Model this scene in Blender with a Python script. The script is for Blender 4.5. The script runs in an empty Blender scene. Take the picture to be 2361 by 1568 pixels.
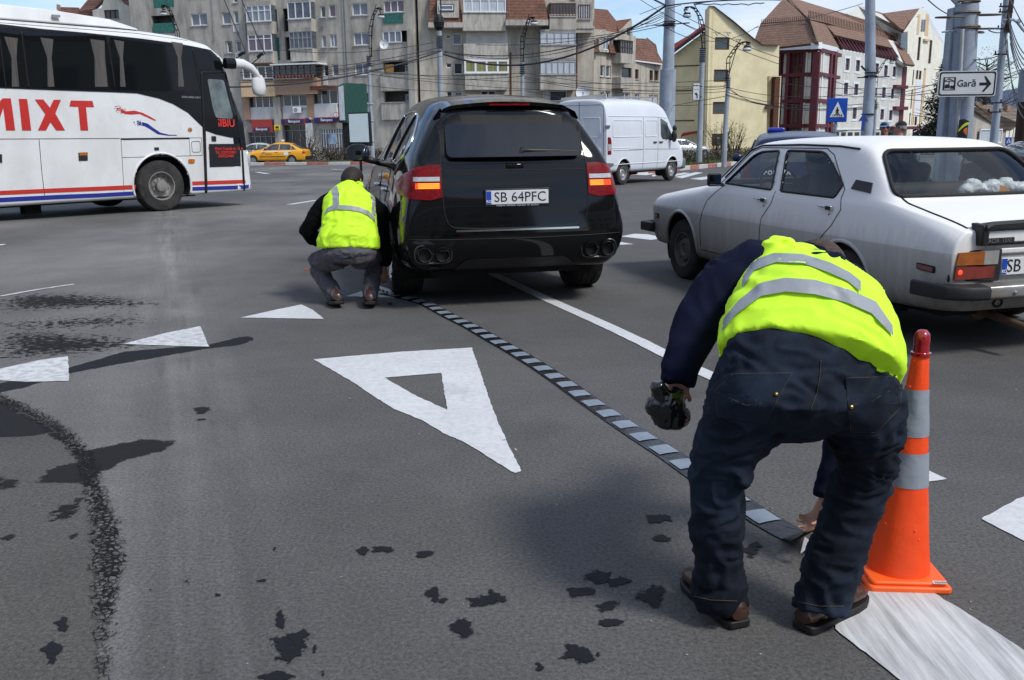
import bpy, bmesh, math, random
from math import sin, cos, tan, pi, radians as R, sqrt, atan2
from mathutils import Vector, Matrix, geometry, noise
from mathutils.bvhtree import BVHTree
random.seed(7)
scn = bpy.context.scene
COL = scn.collection
# ------------------------------------------------------------------ camera, sky, sun, exposure
FPX, TH, RO, CH = 2140.0, .2203, .0106, 1.433      # focal length in 2361-wide pixels, pitch, roll, eye height
cam_d = bpy.data.cameras.new('camera'); cam = bpy.data.objects.new('camera', cam_d); COL.objects.link(cam)
cam_d.sensor_width = 36.0; cam_d.lens = FPX/2361*36
cam_d.clip_start = .1; cam_d.clip_end = 6000
cam.matrix_world = Matrix.Translation((0, 0, CH)) @ Matrix.Rotation(pi/2-TH, 4, 'X') @ Matrix.Rotation(-RO, 4, 'Z')
scn.camera = cam
SUN_EL, SUN_AZ = R(50), R(130)       # azimuth clockwise from +Y: from the right, a little behind the camera
w = bpy.data.worlds.new('World'); scn.world = w; w.use_nodes = True
nt = w.node_tree; nt.nodes.clear()
def N(t, **k):
    n = nt.nodes.new(t)
    for a, b in k.items(): setattr(n, a, b)
    return n
out = N('ShaderNodeOutputWorld'); bg = N('ShaderNodeBackground'); sky = N('ShaderNodeTexSky')
sky.sky_type = 'NISHITA'; sky.sun_disc = False; sky.sun_elevation = SUN_EL; sky.sun_rotation = SUN_AZ
sky.air_density = 1.0; sky.dust_density = .7; sky.ozone_density = 1.5
tc = N('ShaderNodeTexCoord'); mp = N('ShaderNodeMapping'); mp.inputs['Scale'].default_value = (1.0, 1.0, 4.2)
mp.inputs['Location'].default_value = (.3, .1, .2)
nz = N('ShaderNodeTexNoise'); nz.inputs['Scale'].default_value = 2.6; nz.inputs['Detail'].default_value = 9; nz.inputs['Roughness'].default_value = .58
nz.inputs['Distortion'].default_value = .35
cr = N('ShaderNodeValToRGB'); cr.color_ramp.elements[0].position = .40; cr.color_ramp.elements[1].position = .60
nz2 = N('ShaderNodeTexNoise'); nz2.inputs['Scale'].default_value = 4.0; nz2.inputs['Detail'].default_value = 7
cc = N('ShaderNodeMixRGB'); cc.inputs[1].default_value = (3.6, 4.3, 5.6, 1); cc.inputs[2].default_value = (7.6, 7.8, 8.2, 1)
hs = N('ShaderNodeMapRange'); hs.inputs['To Min'].default_value=.05; hs.inputs['To Max'].default_value=.82
mx = N('ShaderNodeMixRGB')
L = nt.links
L.new(tc.outputs['Generated'], mp.inputs['Vector']); L.new(mp.outputs[0], nz.inputs['Vector']); L.new(mp.outputs[0], nz2.inputs['Vector'])
L.new(nz.outputs['Fac'], cr.inputs[0]); L.new(cr.outputs[0], hs.inputs['Value']); L.new(hs.outputs[0], mx.inputs[0])
L.new(nz2.outputs['Fac'], cc.inputs[0]); tn = N('ShaderNodeMixRGB'); tn.blend_type = 'MULTIPLY'; tn.inputs[0].default_value = 1; tn.inputs[2].default_value = (.80, .94, 1.10, 1); L.new(sky.outputs[0], tn.inputs[1]); L.new(tn.outputs[0], mx.inputs[1]); L.new(cc.outputs[0], mx.inputs[2])
L.new(mx.outputs[0], bg.inputs[0]); bg.inputs['Strength'].default_value = .105
L.new(bg.outputs[0], out.inputs[0])
sd = bpy.data.lights.new('sun', 'SUN'); so = bpy.data.objects.new('sun', sd); COL.objects.link(so)
sd.energy = 2.1; sd.angle = R(13); sd.color = (1, .965, .91)
so.rotation_euler = (pi/2-SUN_EL, 0, pi-SUN_AZ)
_d = Vector((sin(SUN_AZ)*cos(SUN_EL), cos(SUN_AZ)*cos(SUN_EL), sin(SUN_EL)))
so.rotation_euler = _d.to_track_quat('Z', 'Y').to_euler()
scn.view_settings.view_transform = 'Standard'; scn.view_settings.look = 'None'
scn.view_settings.exposure = .5; scn.view_settings.gamma = 1.0
scn.view_settings.use_curve_mapping = False
scn.render.engine = 'CYCLES'
scn.render.resolution_x = 1024; scn.render.resolution_y = 680

# ------------------------------------------------------------------ survey helpers (photo grid 2361 x 1568 -> place)
def ray(px, py):
    a, b = px-1180.5, py-784
    x = a*cos(RO)-b*sin(RO); y = a*sin(RO)+b*cos(RO)
    return Vector((x/FPX, cos(TH)-y/FPX*sin(TH), -sin(TH)-y/FPX*cos(TH)))
def gz(Y): return -.0107*min(max(0, Y-14), 66)
def P(px, py, Y):
    d = ray(px, py); t = Y/d.y
    return Vector((t*d.x, Y, CH+t*d.z))
def G(px, py, dz=0.0):
    d = ray(px, py); Y = 5.0
    for _ in range(30):
        t = (gz(Y)+dz-CH)/d.z; Y = .5*Y+.5*t*d.y if t > 0 else 90
    return Vector((t*d.x, t*d.y, gz(t*d.y)+dz))
def Z2(x, y): return (522.6+x/3.984, y/3.984)
def Z3(x, y): return (983.8+x/3.985, y/3.985)
def Z4(x, y): return (1475.6+x/3.985, y/3.985)
def Z5(x, y): return (1906+x/3.985, y/3.985)

# ------------------------------------------------------------------ materials
MATS = {}
def mat(name, col, rough=.6, metal=0, var=.12, vs=4, bump=0, bs=60, coat=0, emis=None, es=1, alpha=None, trans=0, ior=1.45, spec=.5, stretch=(1,1,1), dirt=None):
    if name in MATS: return MATS[name]
    m = bpy.data.materials.new(name); m.use_nodes = True; t = m.node_tree; b = t.nodes['Principled BSDF']
    b.inputs['Roughness'].default_value = rough; b.inputs['Metallic'].default_value = metal
    b.inputs['Coat Weight'].default_value = coat; b.inputs['IOR'].default_value = ior
    b.inputs['Specular IOR Level'].default_value = spec
    b.inputs['Transmission Weight'].default_value = trans
    c = t.nodes.new('ShaderNodeTexCoord'); mpn = t.nodes.new('ShaderNodeMapping'); mpn.inputs['Scale'].default_value = stretch
    t.links.new(c.outputs['Object'], mpn.inputs[0])
    n = t.nodes.new('ShaderNodeTexNoise'); n.inputs['Scale'].default_value = vs; n.inputs['Detail'].default_value = 6; n.inputs['Roughness'].default_value = .6
    t.links.new(mpn.outputs[0], n.inputs['Vector'])
    r = t.nodes.new('ShaderNodeValToRGB')
    r.color_ramp.elements[0].position = .3; r.color_ramp.elements[1].position = .7
    r.color_ramp.elements[0].color = tuple(x*(1-var) for x in col)+(1,)
    r.color_ramp.elements[1].color = tuple(min(1, x*(1+var)) for x in col)+(1,)
    t.links.new(n.outputs['Fac'], r.inputs[0]); last = r.outputs[0]
    if dirt:                       # (colour, amount, scale, stretch): blotches of dirt or wear
        dc, amt, ds, dst = dirt
        m2 = t.nodes.new('ShaderNodeMapping'); m2.inputs['Scale'].default_value = dst; t.links.new(c.outputs['Object'], m2.inputs[0])
        n2 = t.nodes.new('ShaderNodeTexNoise'); n2.inputs['Scale'].default_value = ds; n2.inputs['Detail'].default_value = 8; n2.inputs['Roughness'].default_value = .7
        t.links.new(m2.outputs[0], n2.inputs['Vector'])
        mr = t.nodes.new('ShaderNodeMapRange'); mr.inputs['From Min'].default_value = .42; mr.inputs['From Max'].default_value = .72; mr.inputs['To Max'].default_value = amt
        t.links.new(n2.outputs['Fac'], mr.inputs['Value'])
        mm = t.nodes.new('ShaderNodeMixRGB'); t.links.new(mr.outputs[0], mm.inputs[0]); t.links.new(last, mm.inputs[1]); mm.inputs[2].default_value = dc+(1,)
        last = mm.outputs[0]
    t.links.new(last, b.inputs['Base Color'])
    if bump:
        n3 = t.nodes.new('ShaderNodeTexNoise'); n3.inputs['Scale'].default_value = bs; n3.inputs['Detail'].default_value = 5
        bp = t.nodes.new('ShaderNodeBump'); bp.inputs['Strength'].default_value = bump; bp.inputs['Distance'].default_value = .3/bs
        t.links.new(mpn.outputs[0], n3.inputs['Vector']); t.links.new(n3.outputs['Fac'], bp.inputs['Height']); t.links.new(bp.outputs[0], b.inputs['Normal'])
    if emis: b.inputs['Emission Color'].default_value = emis+(1,); b.inputs['Emission Strength'].default_value = es
    if alpha is not None: b.inputs['Alpha'].default_value = alpha
    MATS[name] = m
    return m
def glass(name, tint, opacity, rough=.02):
    """thin window glass: sees through, tinted, with a mirror coat"""
    if name in MATS: return MATS[name]
    m = bpy.data.materials.new(name); m.use_nodes = True; t = m.node_tree; t.nodes.clear()
    o = t.nodes.new('ShaderNodeOutputMaterial'); tr = t.nodes.new('ShaderNodeBsdfTransparent'); gl = t.nodes.new('ShaderNodeBsdfGlossy')
    fr = t.nodes.new('ShaderNodeLayerWeight'); pw = t.nodes.new('ShaderNodeMath'); pw.operation = 'POWER'; pw.inputs[1].default_value = 5; ma = t.nodes.new('ShaderNodeMath'); ma.operation = 'MULTIPLY_ADD'; ma.inputs[1].default_value = .95; ma.inputs[2].default_value = .045; mxx = t.nodes.new('ShaderNodeMixShader'); df = t.nodes.new('ShaderNodeBsdfDiffuse'); m3 = t.nodes.new('ShaderNodeMixShader')
    tr.inputs[0].default_value = tint+(1,); gl.inputs['Roughness'].default_value = rough; fr.inputs[0].default_value = .5
    gl.inputs[0].default_value = (1, 1, 1, 1)
    df.inputs[0].default_value = (.03, .03, .035, 1); m3.inputs[0].default_value = opacity
    t.links.new(tr.outputs[0], m3.inputs[1]); t.links.new(df.outputs[0], m3.inputs[2])
    t.links.new(fr.outputs['Facing'], pw.inputs[0]); t.links.new(pw.outputs[0], ma.inputs[0]); t.links.new(ma.outputs[0], mxx.inputs[0]); t.links.new(m3.outputs[0], mxx.inputs[1]); t.links.new(gl.outputs[0], mxx.inputs[2])
    t.links.new(mxx.outputs[0], o.inputs[0]); MATS[name] = m
    return m

# ------------------------------------------------------------------ objects
def tag(o, label=None, cat=None, group=None, kind=None):
    if label: o['label'] = label
    if cat: o['category'] = cat
    if group: o['group'] = group
    if kind: o['kind'] = kind
    return o
def thing(name, label, cat, loc=(0, 0, 0), rz=0, group=None):
    o = bpy.data.objects.new(name, None); COL.objects.link(o); o.location = loc; o.rotation_euler = (0, 0, rz); o.empty_display_size = .2
    return tag(o, label, cat, group)
def copy_tree(o, parent=None):
    c = o.copy(); COL.objects.link(c)
    if parent: c.parent = parent
    for ch in list(o.children): copy_tree(ch, c)
    return c
def link(name, me, mats, parent=None, smooth=None):
    if not isinstance(mats, (list, tuple)): mats = [mats]
    for m in mats: me.materials.append(m)
    if smooth is not None:
        me.shade_smooth()
        if smooth < 180: me.set_sharp_from_angle(angle=R(smooth))
    o = bpy.data.objects.new(name, me); COL.objects.link(o)
    if parent: o.parent = parent
    return o
class MB:
    def __init__(s): s.v = []; s.f = []; s.m = []
    def add(s, vs, fs, mi=0):
        k = len(s.v); s.v += [tuple(v) for v in vs]; s.f += [tuple(i+k for i in f) for f in fs]; s.m += [mi]*len(fs); return s
    def box(s, c, d, rz=0, mi=0, M=None):
        x, y, z = (q/2 for q in d); vs = [Vector((a, b, e)) for a in (-x, x) for b in (-y, y) for e in (-z, z)]
        m = M if M is not None else Matrix.Rotation(rz, 4, 'Z')
        c = Vector(c); vs = [c+(m.to_3x3() @ v) for v in vs]
        return s.add(vs, [(0, 1, 3, 2), (4, 6, 7, 5), (0, 4, 5, 1), (2, 3, 7, 6), (0, 2, 6, 4), (1, 5, 7, 3)], mi)
    def rings(s, rs, cap=True, mi=0, closed=True):
        n = len(rs[0]); k = len(s.v); s.v += [tuple(p) for r in rs for p in r]
        for i in range(len(rs)-1):
            for j in range(n if closed else n-1):
                a, b = k+i*n+j, k+i*n+(j+1) % n
                s.f.append((a, b, b+n, a+n)); s.m.append(mi)
        if cap and closed:
            s.f.append(tuple(k+j for j in reversed(range(n)))); s.f.append(tuple(k+(len(rs)-1)*n+j for j in range(n))); s.m += [mi]*2
        return s
    def tube(s, pts, r, n=8, mi=0, cap=True, flat=1.0, up=None):
        pts = [Vector(p) for p in pts]
        if not isinstance(r, (list, tuple)): r = [r]*len(pts)
        rs = []; prev = None
        for i, p in enumerate(pts):
            t = (pts[min(i+1, len(pts)-1)]-pts[max(i-1, 0)])
            if t.length < 1e-9: t = Vector((0, 0, 1))
            t.normalize()
            if prev is None:
                u = Vector(up) if up else (Vector((0, 0, 1)) if abs(t.z) < .9 else Vector((1, 0, 0)))
            else: u = prev
            u = (u-t*u.dot(t)).normalized(); prev = u; w2 = t.cross(u)
            rr = r[i]; ra, rb = (rr if isinstance(rr, tuple) else (rr, rr*flat))
            rs.append([p+u*(cos(a)*rb)+w2*(sin(a)*ra) for a in (2*pi*j/n for j in range(n))])
        return s.rings(rs, cap, mi)
    def lathe(s, prof, n=24, c=(0, 0, 0), axis='Z', mi=0, cap=False):
        rs = []
        for r_, h in prof:
            ring = []
            for j in range(n):
                a = 2*pi*j/n; x, y = r_*cos(a), r_*sin(a)
                v = (x, y, h) if axis == 'Z' else ((h, x, y) if axis == 'X' else (y, h, x))
                ring.append(Vector(c)+Vector(v))
            rs.append(ring)
        return s.rings(rs, cap, mi)
    def prism(s, poly, ext, mi=0):
        n = len(poly); e = Vector(ext); a = [Vector(p) for p in poly]
        return s.rings([a, [p+e for p in a]], True, mi)
    def sphere(s, c, r, n=10, mi=0, sc=(1, 1, 1)):
        rs = []
        for i in range(1, n):
            th = pi*i/n
            rs.append([Vector(c)+Vector((sc[0]*r*sin(th)*cos(2*pi*j/(n*2)), sc[1]*r*sin(th)*sin(2*pi*j/(n*2)), -sc[2]*r*cos(th))) for j in range(n*2)])
        return s.rings(rs, True, mi)
    def mesh(s, name='m'):
        me = bpy.data.meshes.new(name); me.from_pydata(s.v, [], s.f)
        me.polygons.foreach_set('material_index', s.m); me.validate(); me.update()
        bm = bmesh.new(); bm.from_mesh(me); bmesh.ops.recalc_face_normals(bm, faces=bm.faces); bm.to_mesh(me); bm.free()
        return me
    def build(s, name, mats, parent=None, smooth=None, bevel=0, seg=2):
        o = link(name, s.mesh(name), mats, parent, smooth)
        if bevel:
            b = o.modifiers.new('bevel', 'BEVEL'); b.width = bevel; b.segments = seg; b.limit_method = 'ANGLE'; b.angle_limit = R(35)
            if smooth is None: o.data.shade_smooth(); o.data.set_sharp_from_angle(angle=R(50))
        return o
def inpoly(x, y, poly):
    c = False; j = len(poly)-1
    for i in range(len(poly)):
        xi, yi = poly[i]; xj, yj = poly[j]
        if (yi > y) != (yj > y) and x < (xj-xi)*(y-yi)/(yj-yi)+xi: c = not c
        j = i
    return c
def fill2d(outline, holes=(), pts=()):
    vs = []; es = []
    for loop in [outline]+list(holes):
        k = len(vs); vs += [Vector(p) for p in loop]; es += [(k+i, k+(i+1) % len(loop)) for i in range(len(loop))]
    vs += [Vector(p) for p in pts]
    r = geometry.delaunay_2d_cdt(vs, es, [], 0, 1e-6)
    V, Fc = r[0], []
    for f in r[2]:
        cx = sum(V[i].x for i in f)/len(f); cy = sum(V[i].y for i in f)/len(f)
        if inpoly(cx, cy, outline) and not any(inpoly(cx, cy, h) for h in holes): Fc.append(tuple(f))
    return V, Fc
def resample(poly, step, closed=True):
    out_ = []; n = len(poly)
    for i in range(n if closed else n-1):
        a = Vector(poly[i]); b = Vector(poly[(i+1) % n]); k = max(1, int((b-a).length/step+.5))
        out_ += [a.lerp(b, q/k) for q in range(k)]
    if not closed: out_.append(Vector(poly[-1]))
    return [tuple(p) for p in out_]
def rounded(poly, r, k=4):
    """round the corners of a 2d polygon"""
    res = []; n = len(poly)
    for i in range(n):
        p0, p, p1 = Vector(poly[i-1]), Vector(poly[i]), Vector(poly[(i+1) % n])
        rr = r[i] if isinstance(r, (list, tuple)) else r
        a = (p0-p); b = (p1-p); d = min(rr, a.length*.45, b.length*.45)
        A, B = p+a.normalized()*d, p+b.normalized()*d
        for q in range(k+1):
            t = q/k; res.append(tuple((1-t)**2*A+2*t*(1-t)*p+t*t*B))
    return res
def text(name, s, size, m, parent, M, ext=.002, shear=0, off=0, align='CENTER', xs=1, spacing=1):
    cu = bpy.data.curves.new('txt', 'FONT'); cu.body = s; cu.size = size; cu.extrude = ext; cu.shear = shear; cu.offset = off
    cu.align_x = align; cu.align_y = 'CENTER'; cu.resolution_u = 3; cu.space_character = spacing
    o = bpy.data.objects.new('txt', cu); COL.objects.link(o); bpy.context.view_layer.update()
    me = bpy.data.meshes.new_from_object(o.evaluated_get(bpy.context.evaluated_depsgraph_get()))
    bpy.data.objects.remove(o); me.materials.clear()
    me.transform(Matrix.Diagonal((xs, 1, 1, 1)))
    q = link(name, me, m, parent); q.matrix_local = M
    return q
def frame(o, x, y):
    """4x4 from origin, x axis, y axis"""
    x = Vector(x).normalized(); y = Vector(y).normalized(); z = x.cross(y)
    return Matrix(((x.x, y.x, z.x, o[0]), (x.y, y.y, z.y, o[1]), (x.z, y.z, z.z, o[2]), (0, 0, 0, 1)))
def evalmesh(o):
    bpy.context.view_layer.update()
    return bpy.data.meshes.new_from_object(o.evaluated_get(bpy.context.evaluated_depsgraph_get()))
def organic(name, mb, mats, parent=None, voxel=.01, smooth=6, wr=0, wscale=6, seed=0, fac=.5, zs=1):
    """unite overlapping solids into one smooth skin; wr adds cloth creases"""
    me = mb.mesh('t'); o = bpy.data.objects.new('t', me); COL.objects.link(o)
    md = o.modifiers.new('r', 'REMESH'); md.mode = 'VOXEL'; md.voxel_size = voxel
    s2 = o.modifiers.new('s', 'SMOOTH'); s2.iterations = smooth; s2.factor = fac
    ev = evalmesh(o); bpy.data.objects.remove(o)
    if wr:
        nn = [v.normal.copy() for v in ev.vertices]
        for v, n_ in zip(ev.vertices, nn):
            p = Vector((v.co.x, v.co.y, v.co.z*zs))*wscale+Vector((seed*3.1, seed, 0)); q = Vector((noise.noise(p), noise.noise(p+Vector((9, 2, 4))), noise.noise(p+Vector((3, 7, 1)))))
            d = 1-abs(noise.noise(p*1.0+q*1.6))*3.2
            v.co += n_*(wr*(d*.6+noise.noise(p*.5)*.8))
    ev.materials.clear()
    return link(name, ev, mats, parent, 180)
# ------------------------------------------------------------------ setting: ground, markings, stains
def asphalt(name, base, speck=.5, streak=True, warm=(1, 1, 1)):
    m = bpy.data.materials.new(name); m.use_nodes = True; t = m.node_tree; b = t.nodes['Principled BSDF']; ln = t.links
    geo = t.nodes.new('ShaderNodeNewGeometry')
    _a, _b = G(445, 1400), G(395, 560); RA = atan2(-(_b.x-_a.x), _b.y-_a.y); XC = _a.x*cos(RA)+_a.y*sin(RA); rp = t.nodes.new('ShaderNodeMapping'); rp.inputs['Rotation'].default_value = (0, 0, -RA); ln.new(geo.outputs['Position'], rp.inputs[0])
    def noi(scale, det=6, st=(1, 1, 1), rough=.6, loc=(0, 0, 0), rot=0):
        mm = t.nodes.new('ShaderNodeMapping'); mm.inputs['Scale'].default_value = st; mm.inputs['Location'].default_value = loc; ln.new(rp.outputs[0] if rot else geo.outputs['Position'], mm.inputs[0])
        n = t.nodes.new('ShaderNodeTexNoise'); n.inputs['Scale'].default_value = scale; n.inputs['Detail'].default_value = det; n.inputs['Roughness'].default_value = rough
        ln.new(mm.outputs[0], n.inputs['Vector']); return n.outputs['Fac']
    def rng(v, a, b_, c, d):
        r = t.nodes.new('ShaderNodeMapRange'); r.inputs['From Min'].default_value = a; r.inputs['From Max'].default_value = b_; r.inputs['To Min'].default_value = c; r.inputs['To Max'].default_value = d
        ln.new(v, r.inputs['Value']); return r.outputs[0]
    def mul(a, c):
        r = t.nodes.new('ShaderNodeMath'); r.operation = 'MULTIPLY'; ln.new(a, r.inputs[0]); ln.new(c, r.inputs[1]); return r.outputs[0]
    f = rng(noi(.33, 5), .3, .7, .80, 1.22)
    f = mul(f, rng(noi(1.7, 6, loc=(4, 2, 0)), .3, .7, .90, 1.10))
    f = mul(f, rng(noi(70, 3, rough=.85), .28, .72, .42, 1.60))
    f = mul(f, rng(noi(260, 2, rough=.8), .25, .75, .65, 1.36))
    f = mul(f, rng(noi(9, 5), .3, .75, 1.05, .95))
    if streak:
        s1 = mul(rng(noi(1.0, 6, (3.2, .14, 1), loc=(.3, 0, 0), rot=1), .42, .72, 0, 1), rng(noi(1.3, 5, loc=(3, 9, 0)), .3, .6, .35, 1.3))
        sep = t.nodes.new('ShaderNodeSeparateXYZ'); ln.new(geo.outputs['Position'], sep.inputs[0])
        sp2 = t.nodes.new('ShaderNodeSeparateXYZ'); ln.new(rp.outputs[0], sp2.inputs[0])
        def band(c, wd):   # soft band around x=c
            a = t.nodes.new('ShaderNodeMath'); a.operation = 'SUBTRACT'; ln.new(sp2.outputs[0], a.inputs[0]); a.inputs[1].default_value = c
            q = t.nodes.new('ShaderNodeMath'); q.operation = 'ABSOLUTE'; ln.new(a.outputs[0], q.inputs[0])
            return rng(q.outputs[0], 0, wd, 1, 0)
        mx_ = t.nodes.new('ShaderNodeMath'); mx_.operation = 'MULTIPLY_ADD'; ln.new(mul(s1, band(XC-.05, .55)), mx_.inputs[0]); mx_.inputs[1].default_value = .75; mx_.inputs[2].default_value = 1.0
        f = mul(f, mx_.outputs[0])
        s2 = mul(rng(noi(1.0, 5, (9, .35, 1), loc=(7, 0, 0), rot=1), .5, .68, 0, 1), rng(noi(1.6, 5, loc=(1, 4, 0)), .42, .6, 0, 1))
        m2 = t.nodes.new('ShaderNodeMath'); m2.operation = 'MULTIPLY_ADD'; ln.new(mul(s2, band(XC+.02, .30)), m2.inputs[0]); m2.inputs[1].default_value = -.5; m2.inputs[2].default_value = 1.0
        f = mul(f, m2.outputs[0])
        # paler, dustier and browner away to the left
        dust = rng(noi(.22, 4, (1, .5, 1), loc=(11, 5, 0)), .42, .62, 0, 1)
        m3 = t.nodes.new('ShaderNodeMath'); m3.operation = 'MULTIPLY_ADD'; ln.new(mul(dust, rng(sep.outputs[0], -.8, -3.5, 0, 1)), m3.inputs[0]); m3.inputs[1].default_value = .8; m3.inputs[2].default_value = 1.0
        f = mul(f, m3.outputs[0])
    vo = t.nodes.new('ShaderNodeTexVoronoi'); vo.inputs['Scale'].default_value = 70; ln.new(geo.outputs['Position'], vo.inputs['Vector'])
    sp = rng(vo.outputs['Distance'], .05, .16, 1, 0)
    pick = rng(noi(33, 2), .60, .68, 0, speck)
    spk = mul(sp, pick)
    c1 = t.nodes.new('ShaderNodeMixRGB'); c1.blend_type = 'MULTIPLY'; c1.inputs[0].default_value = 1
    c1.inputs[1].default_value = (base*warm[0], base*warm[1], base*warm[2], 1); ln.new(f, c1.inputs[2])
    c2 = t.nodes.new('ShaderNodeMixRGB'); ln.new(spk, c2.inputs[0]); ln.new(c1.outputs[0], c2.inputs[1]); c2.inputs[2].default_value = (.24, .23, .21, 1)
    ln.new(c2.outputs[0], b.inputs['Base Color']); b.inputs['Roughness'].default_value = .82; b.inputs['Specular IOR Level'].default_value = .35
    bp = t.nodes.new('ShaderNodeBump'); bp.inputs['Strength'].default_value = .55; bp.inputs['Distance'].default_value = .004
    ln.new(noi(150, 4, rough=.8), bp.inputs['Height']); ln.new(bp.outputs[0], b.inputs['Normal'])
    return m
M_ROAD = asphalt('asphalt', .087, warm=(1.035, 1, .955)); M_PATCH = asphalt('old_asphalt', .080, .8, False, (1.06, 1, .91))
def stainmat(name, col, rough, lo=.45, hi=.55, ns=9, st=(1, 1, 1), amp=.9, opac=1.0, vor=0):
    m = bpy.data.materials.new(name); m.use_nodes = True; t = m.node_tree; b = t.nodes['Principled BSDF']; ln = t.links
    geo = t.nodes.new('ShaderNodeNewGeometry'); mm = t.nodes.new('ShaderNodeMapping'); mm.inputs['Scale'].default_value = st; ln.new(geo.outputs['Position'], mm.inputs[0])
    n = t.nodes.new('ShaderNodeTexNoise'); n.inputs['Scale'].default_value = ns; n.inputs['Detail'].default_value = 8; n.inputs['Roughness'].default_value = .66; ln.new(mm.outputs[0], n.inputs['Vector'])
    at = t.nodes.new('ShaderNodeAttribute'); at.attribute_name = 'fall'
    a = t.nodes.new('ShaderNodeMath'); a.operation = 'MULTIPLY_ADD'; ln.new(n.outputs['Fac'], a.inputs[0]); a.inputs[1].default_value = amp; ln.new(at.outputs['Fac'], a.inputs[2])
    if vor:      # alligator cracking: dark joints between loosened stones
        v_ = t.nodes.new('ShaderNodeTexVoronoi'); v_.feature = 'DISTANCE_TO_EDGE'; v_.inputs['Scale'].default_value = vor; ln.new(geo.outputs['Position'], v_.inputs['Vector'])
        vr_ = t.nodes.new('ShaderNodeMapRange'); vr_.inputs['From Min'].default_value = .02; vr_.inputs['From Max'].default_value = .16; vr_.inputs['To Min'].default_value = .55; vr_.inputs['To Max'].default_value = -.25; ln.new(v_.outputs['Distance'], vr_.inputs['Value'])
        ad = t.nodes.new('ShaderNodeMath'); ln.new(a.outputs[0], ad.inputs[0]); ln.new(vr_.outputs[0], ad.inputs[1]); a = ad
    r = t.nodes.new('ShaderNodeMapRange'); r.inputs['From Min'].default_value = lo+amp*.5; r.inputs['From Max'].default_value = hi+amp*.5; r.inputs['To Max'].default_value = opac
    ln.new(a.outputs[0], r.inputs['Value']); ln.new(r.outputs[0], b.inputs['Alpha'])
    b.inputs['Base Color'].default_value = col+(1,); b.inputs['Roughness'].default_value = rough
    n2 = t.nodes.new('ShaderNodeTexNoise'); n2.inputs['Scale'].default_value = 160; n2.inputs['Detail'].default_value = 3; ln.new(geo.outputs['Position'], n2.inputs['Vector'])
    bp = t.nodes.new('ShaderNodeBump'); bp.inputs['Strength'].default_value = .5; bp.inputs['Distance'].default_value = .003; ln.new(n2.outputs['Fac'], bp.inputs['Height']); ln.new(bp.outputs[0], b.inputs['Normal'])
    mc = t.nodes.new('ShaderNodeMixRGB'); mc.inputs[1].default_value = tuple(x*.6 for x in col)+(1,); mc.inputs[2].default_value = tuple(x*1.5 for x in col)+(1,); ln.new(n2.outputs['Fac'], mc.inputs[0]); ln.new(mc.outputs[0], b.inputs['Base Color'])
    b.inputs['Specular IOR Level'].default_value = .12
    return m
M_WET = stainmat('wet_asphalt', (.012, .0125, .014), .65, .36, .44, 14, amp=.8)
M_PUD = stainmat('wet_spot', (.012, .0125, .015), .6, .38, .50, 42, amp=1.9)
M_MOT = stainmat('mottled_damp', (.016, .016, .017), .8, .34, .50, 17, (1, 1.5, 1), 2.4, .92)
M_SOFT = stainmat('soft_dark', (.022, .023, .026), .8, .2, 1.5, 3, (1, 1, 1), .6, .42)
M_GRIT = stainmat('crack_grit', (.012, .012, .012), .85, .62, .74, 14, (1, 1, 1), 1.3, vor=42)
M_DAMP = stainmat('damp_asphalt', (.017, .017, .0175), .7, .22, .42, 15, (1, 1.4, 1), 1.5, .93)
def paintmat(name, wear=.2, ws=7, st=(1, 1, 1), col=(.62, .63, .63)):
    m = mat(name, col, .62, 0, .07, 2.5, .35, 90, dirt=((.17, .17, .17), wear, ws, st)); return m
M_PAINT = paintmat('road_paint', .32, 24); M_PAINT2 = paintmat('worn_road_paint', .8, 18, (1, 1, 1)); M_PAINT3 = paintmat('road_paint_scuffed', .8, 3, (9, .5, 1))

road = MB(); ys = [-700, -20, -5, 0, 4, 8, 14]+[14+6*i for i in range(1, 12)]+[120, 300, 900, 3500]
ys = sorted(set(ys)); xs = [-2500, -300, -60, -20, -8, 0, 8, 20, 60, 300, 2500]
for y in ys:
    for x in xs: road.v.append((x, y, gz(y)))
nx = len(xs)
for i in range(len(ys)-1):
    for j in range(nx-1):
        road.f.append((i*nx+j, i*nx+j+1, (i+1)*nx+j+1, (i+1)*nx+j)); road.m.append(0)
ROAD = road.build('road', M_ROAD); tag(ROAD, kind='structure')

def sheet(name, pxpoly, m, dz=.004, rag=.004, step=.035, holes=(), px=True, kind='structure', parent=None):
    g = [G(*p, dz) for p in pxpoly] if px else [Vector((p[0], p[1], 0)) for p in pxpoly]
    H = [[G(*p, dz) for p in h] for h in holes] if px else []
    def loop(q):
        l = resample([(v.x, v.y) for v in q], step)
        return [(x+rag*noise.noise((x*23, y*23, 1))+rag*.6*noise.noise((x*70, y*70, 5)), y+rag*noise.noise((x*21, y*25, 9))+rag*.6*noise.noise((x*75, y*60, 3))) for x, y in l]
    V, Fc = fill2d(loop(g), [loop(h) for h in H])
    mb = MB(); mb.add([(v.x, v.y, gz(v.y)+dz) for v in V], Fc)
    o = mb.build(name, m, parent)
    if o.data.polygons and sum(p.normal.z*p.area for p in o.data.polygons) < 0: o.data.flip_normals()
    if not parent: tag(o, kind=kind)
    return o
NST = [0]
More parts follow.
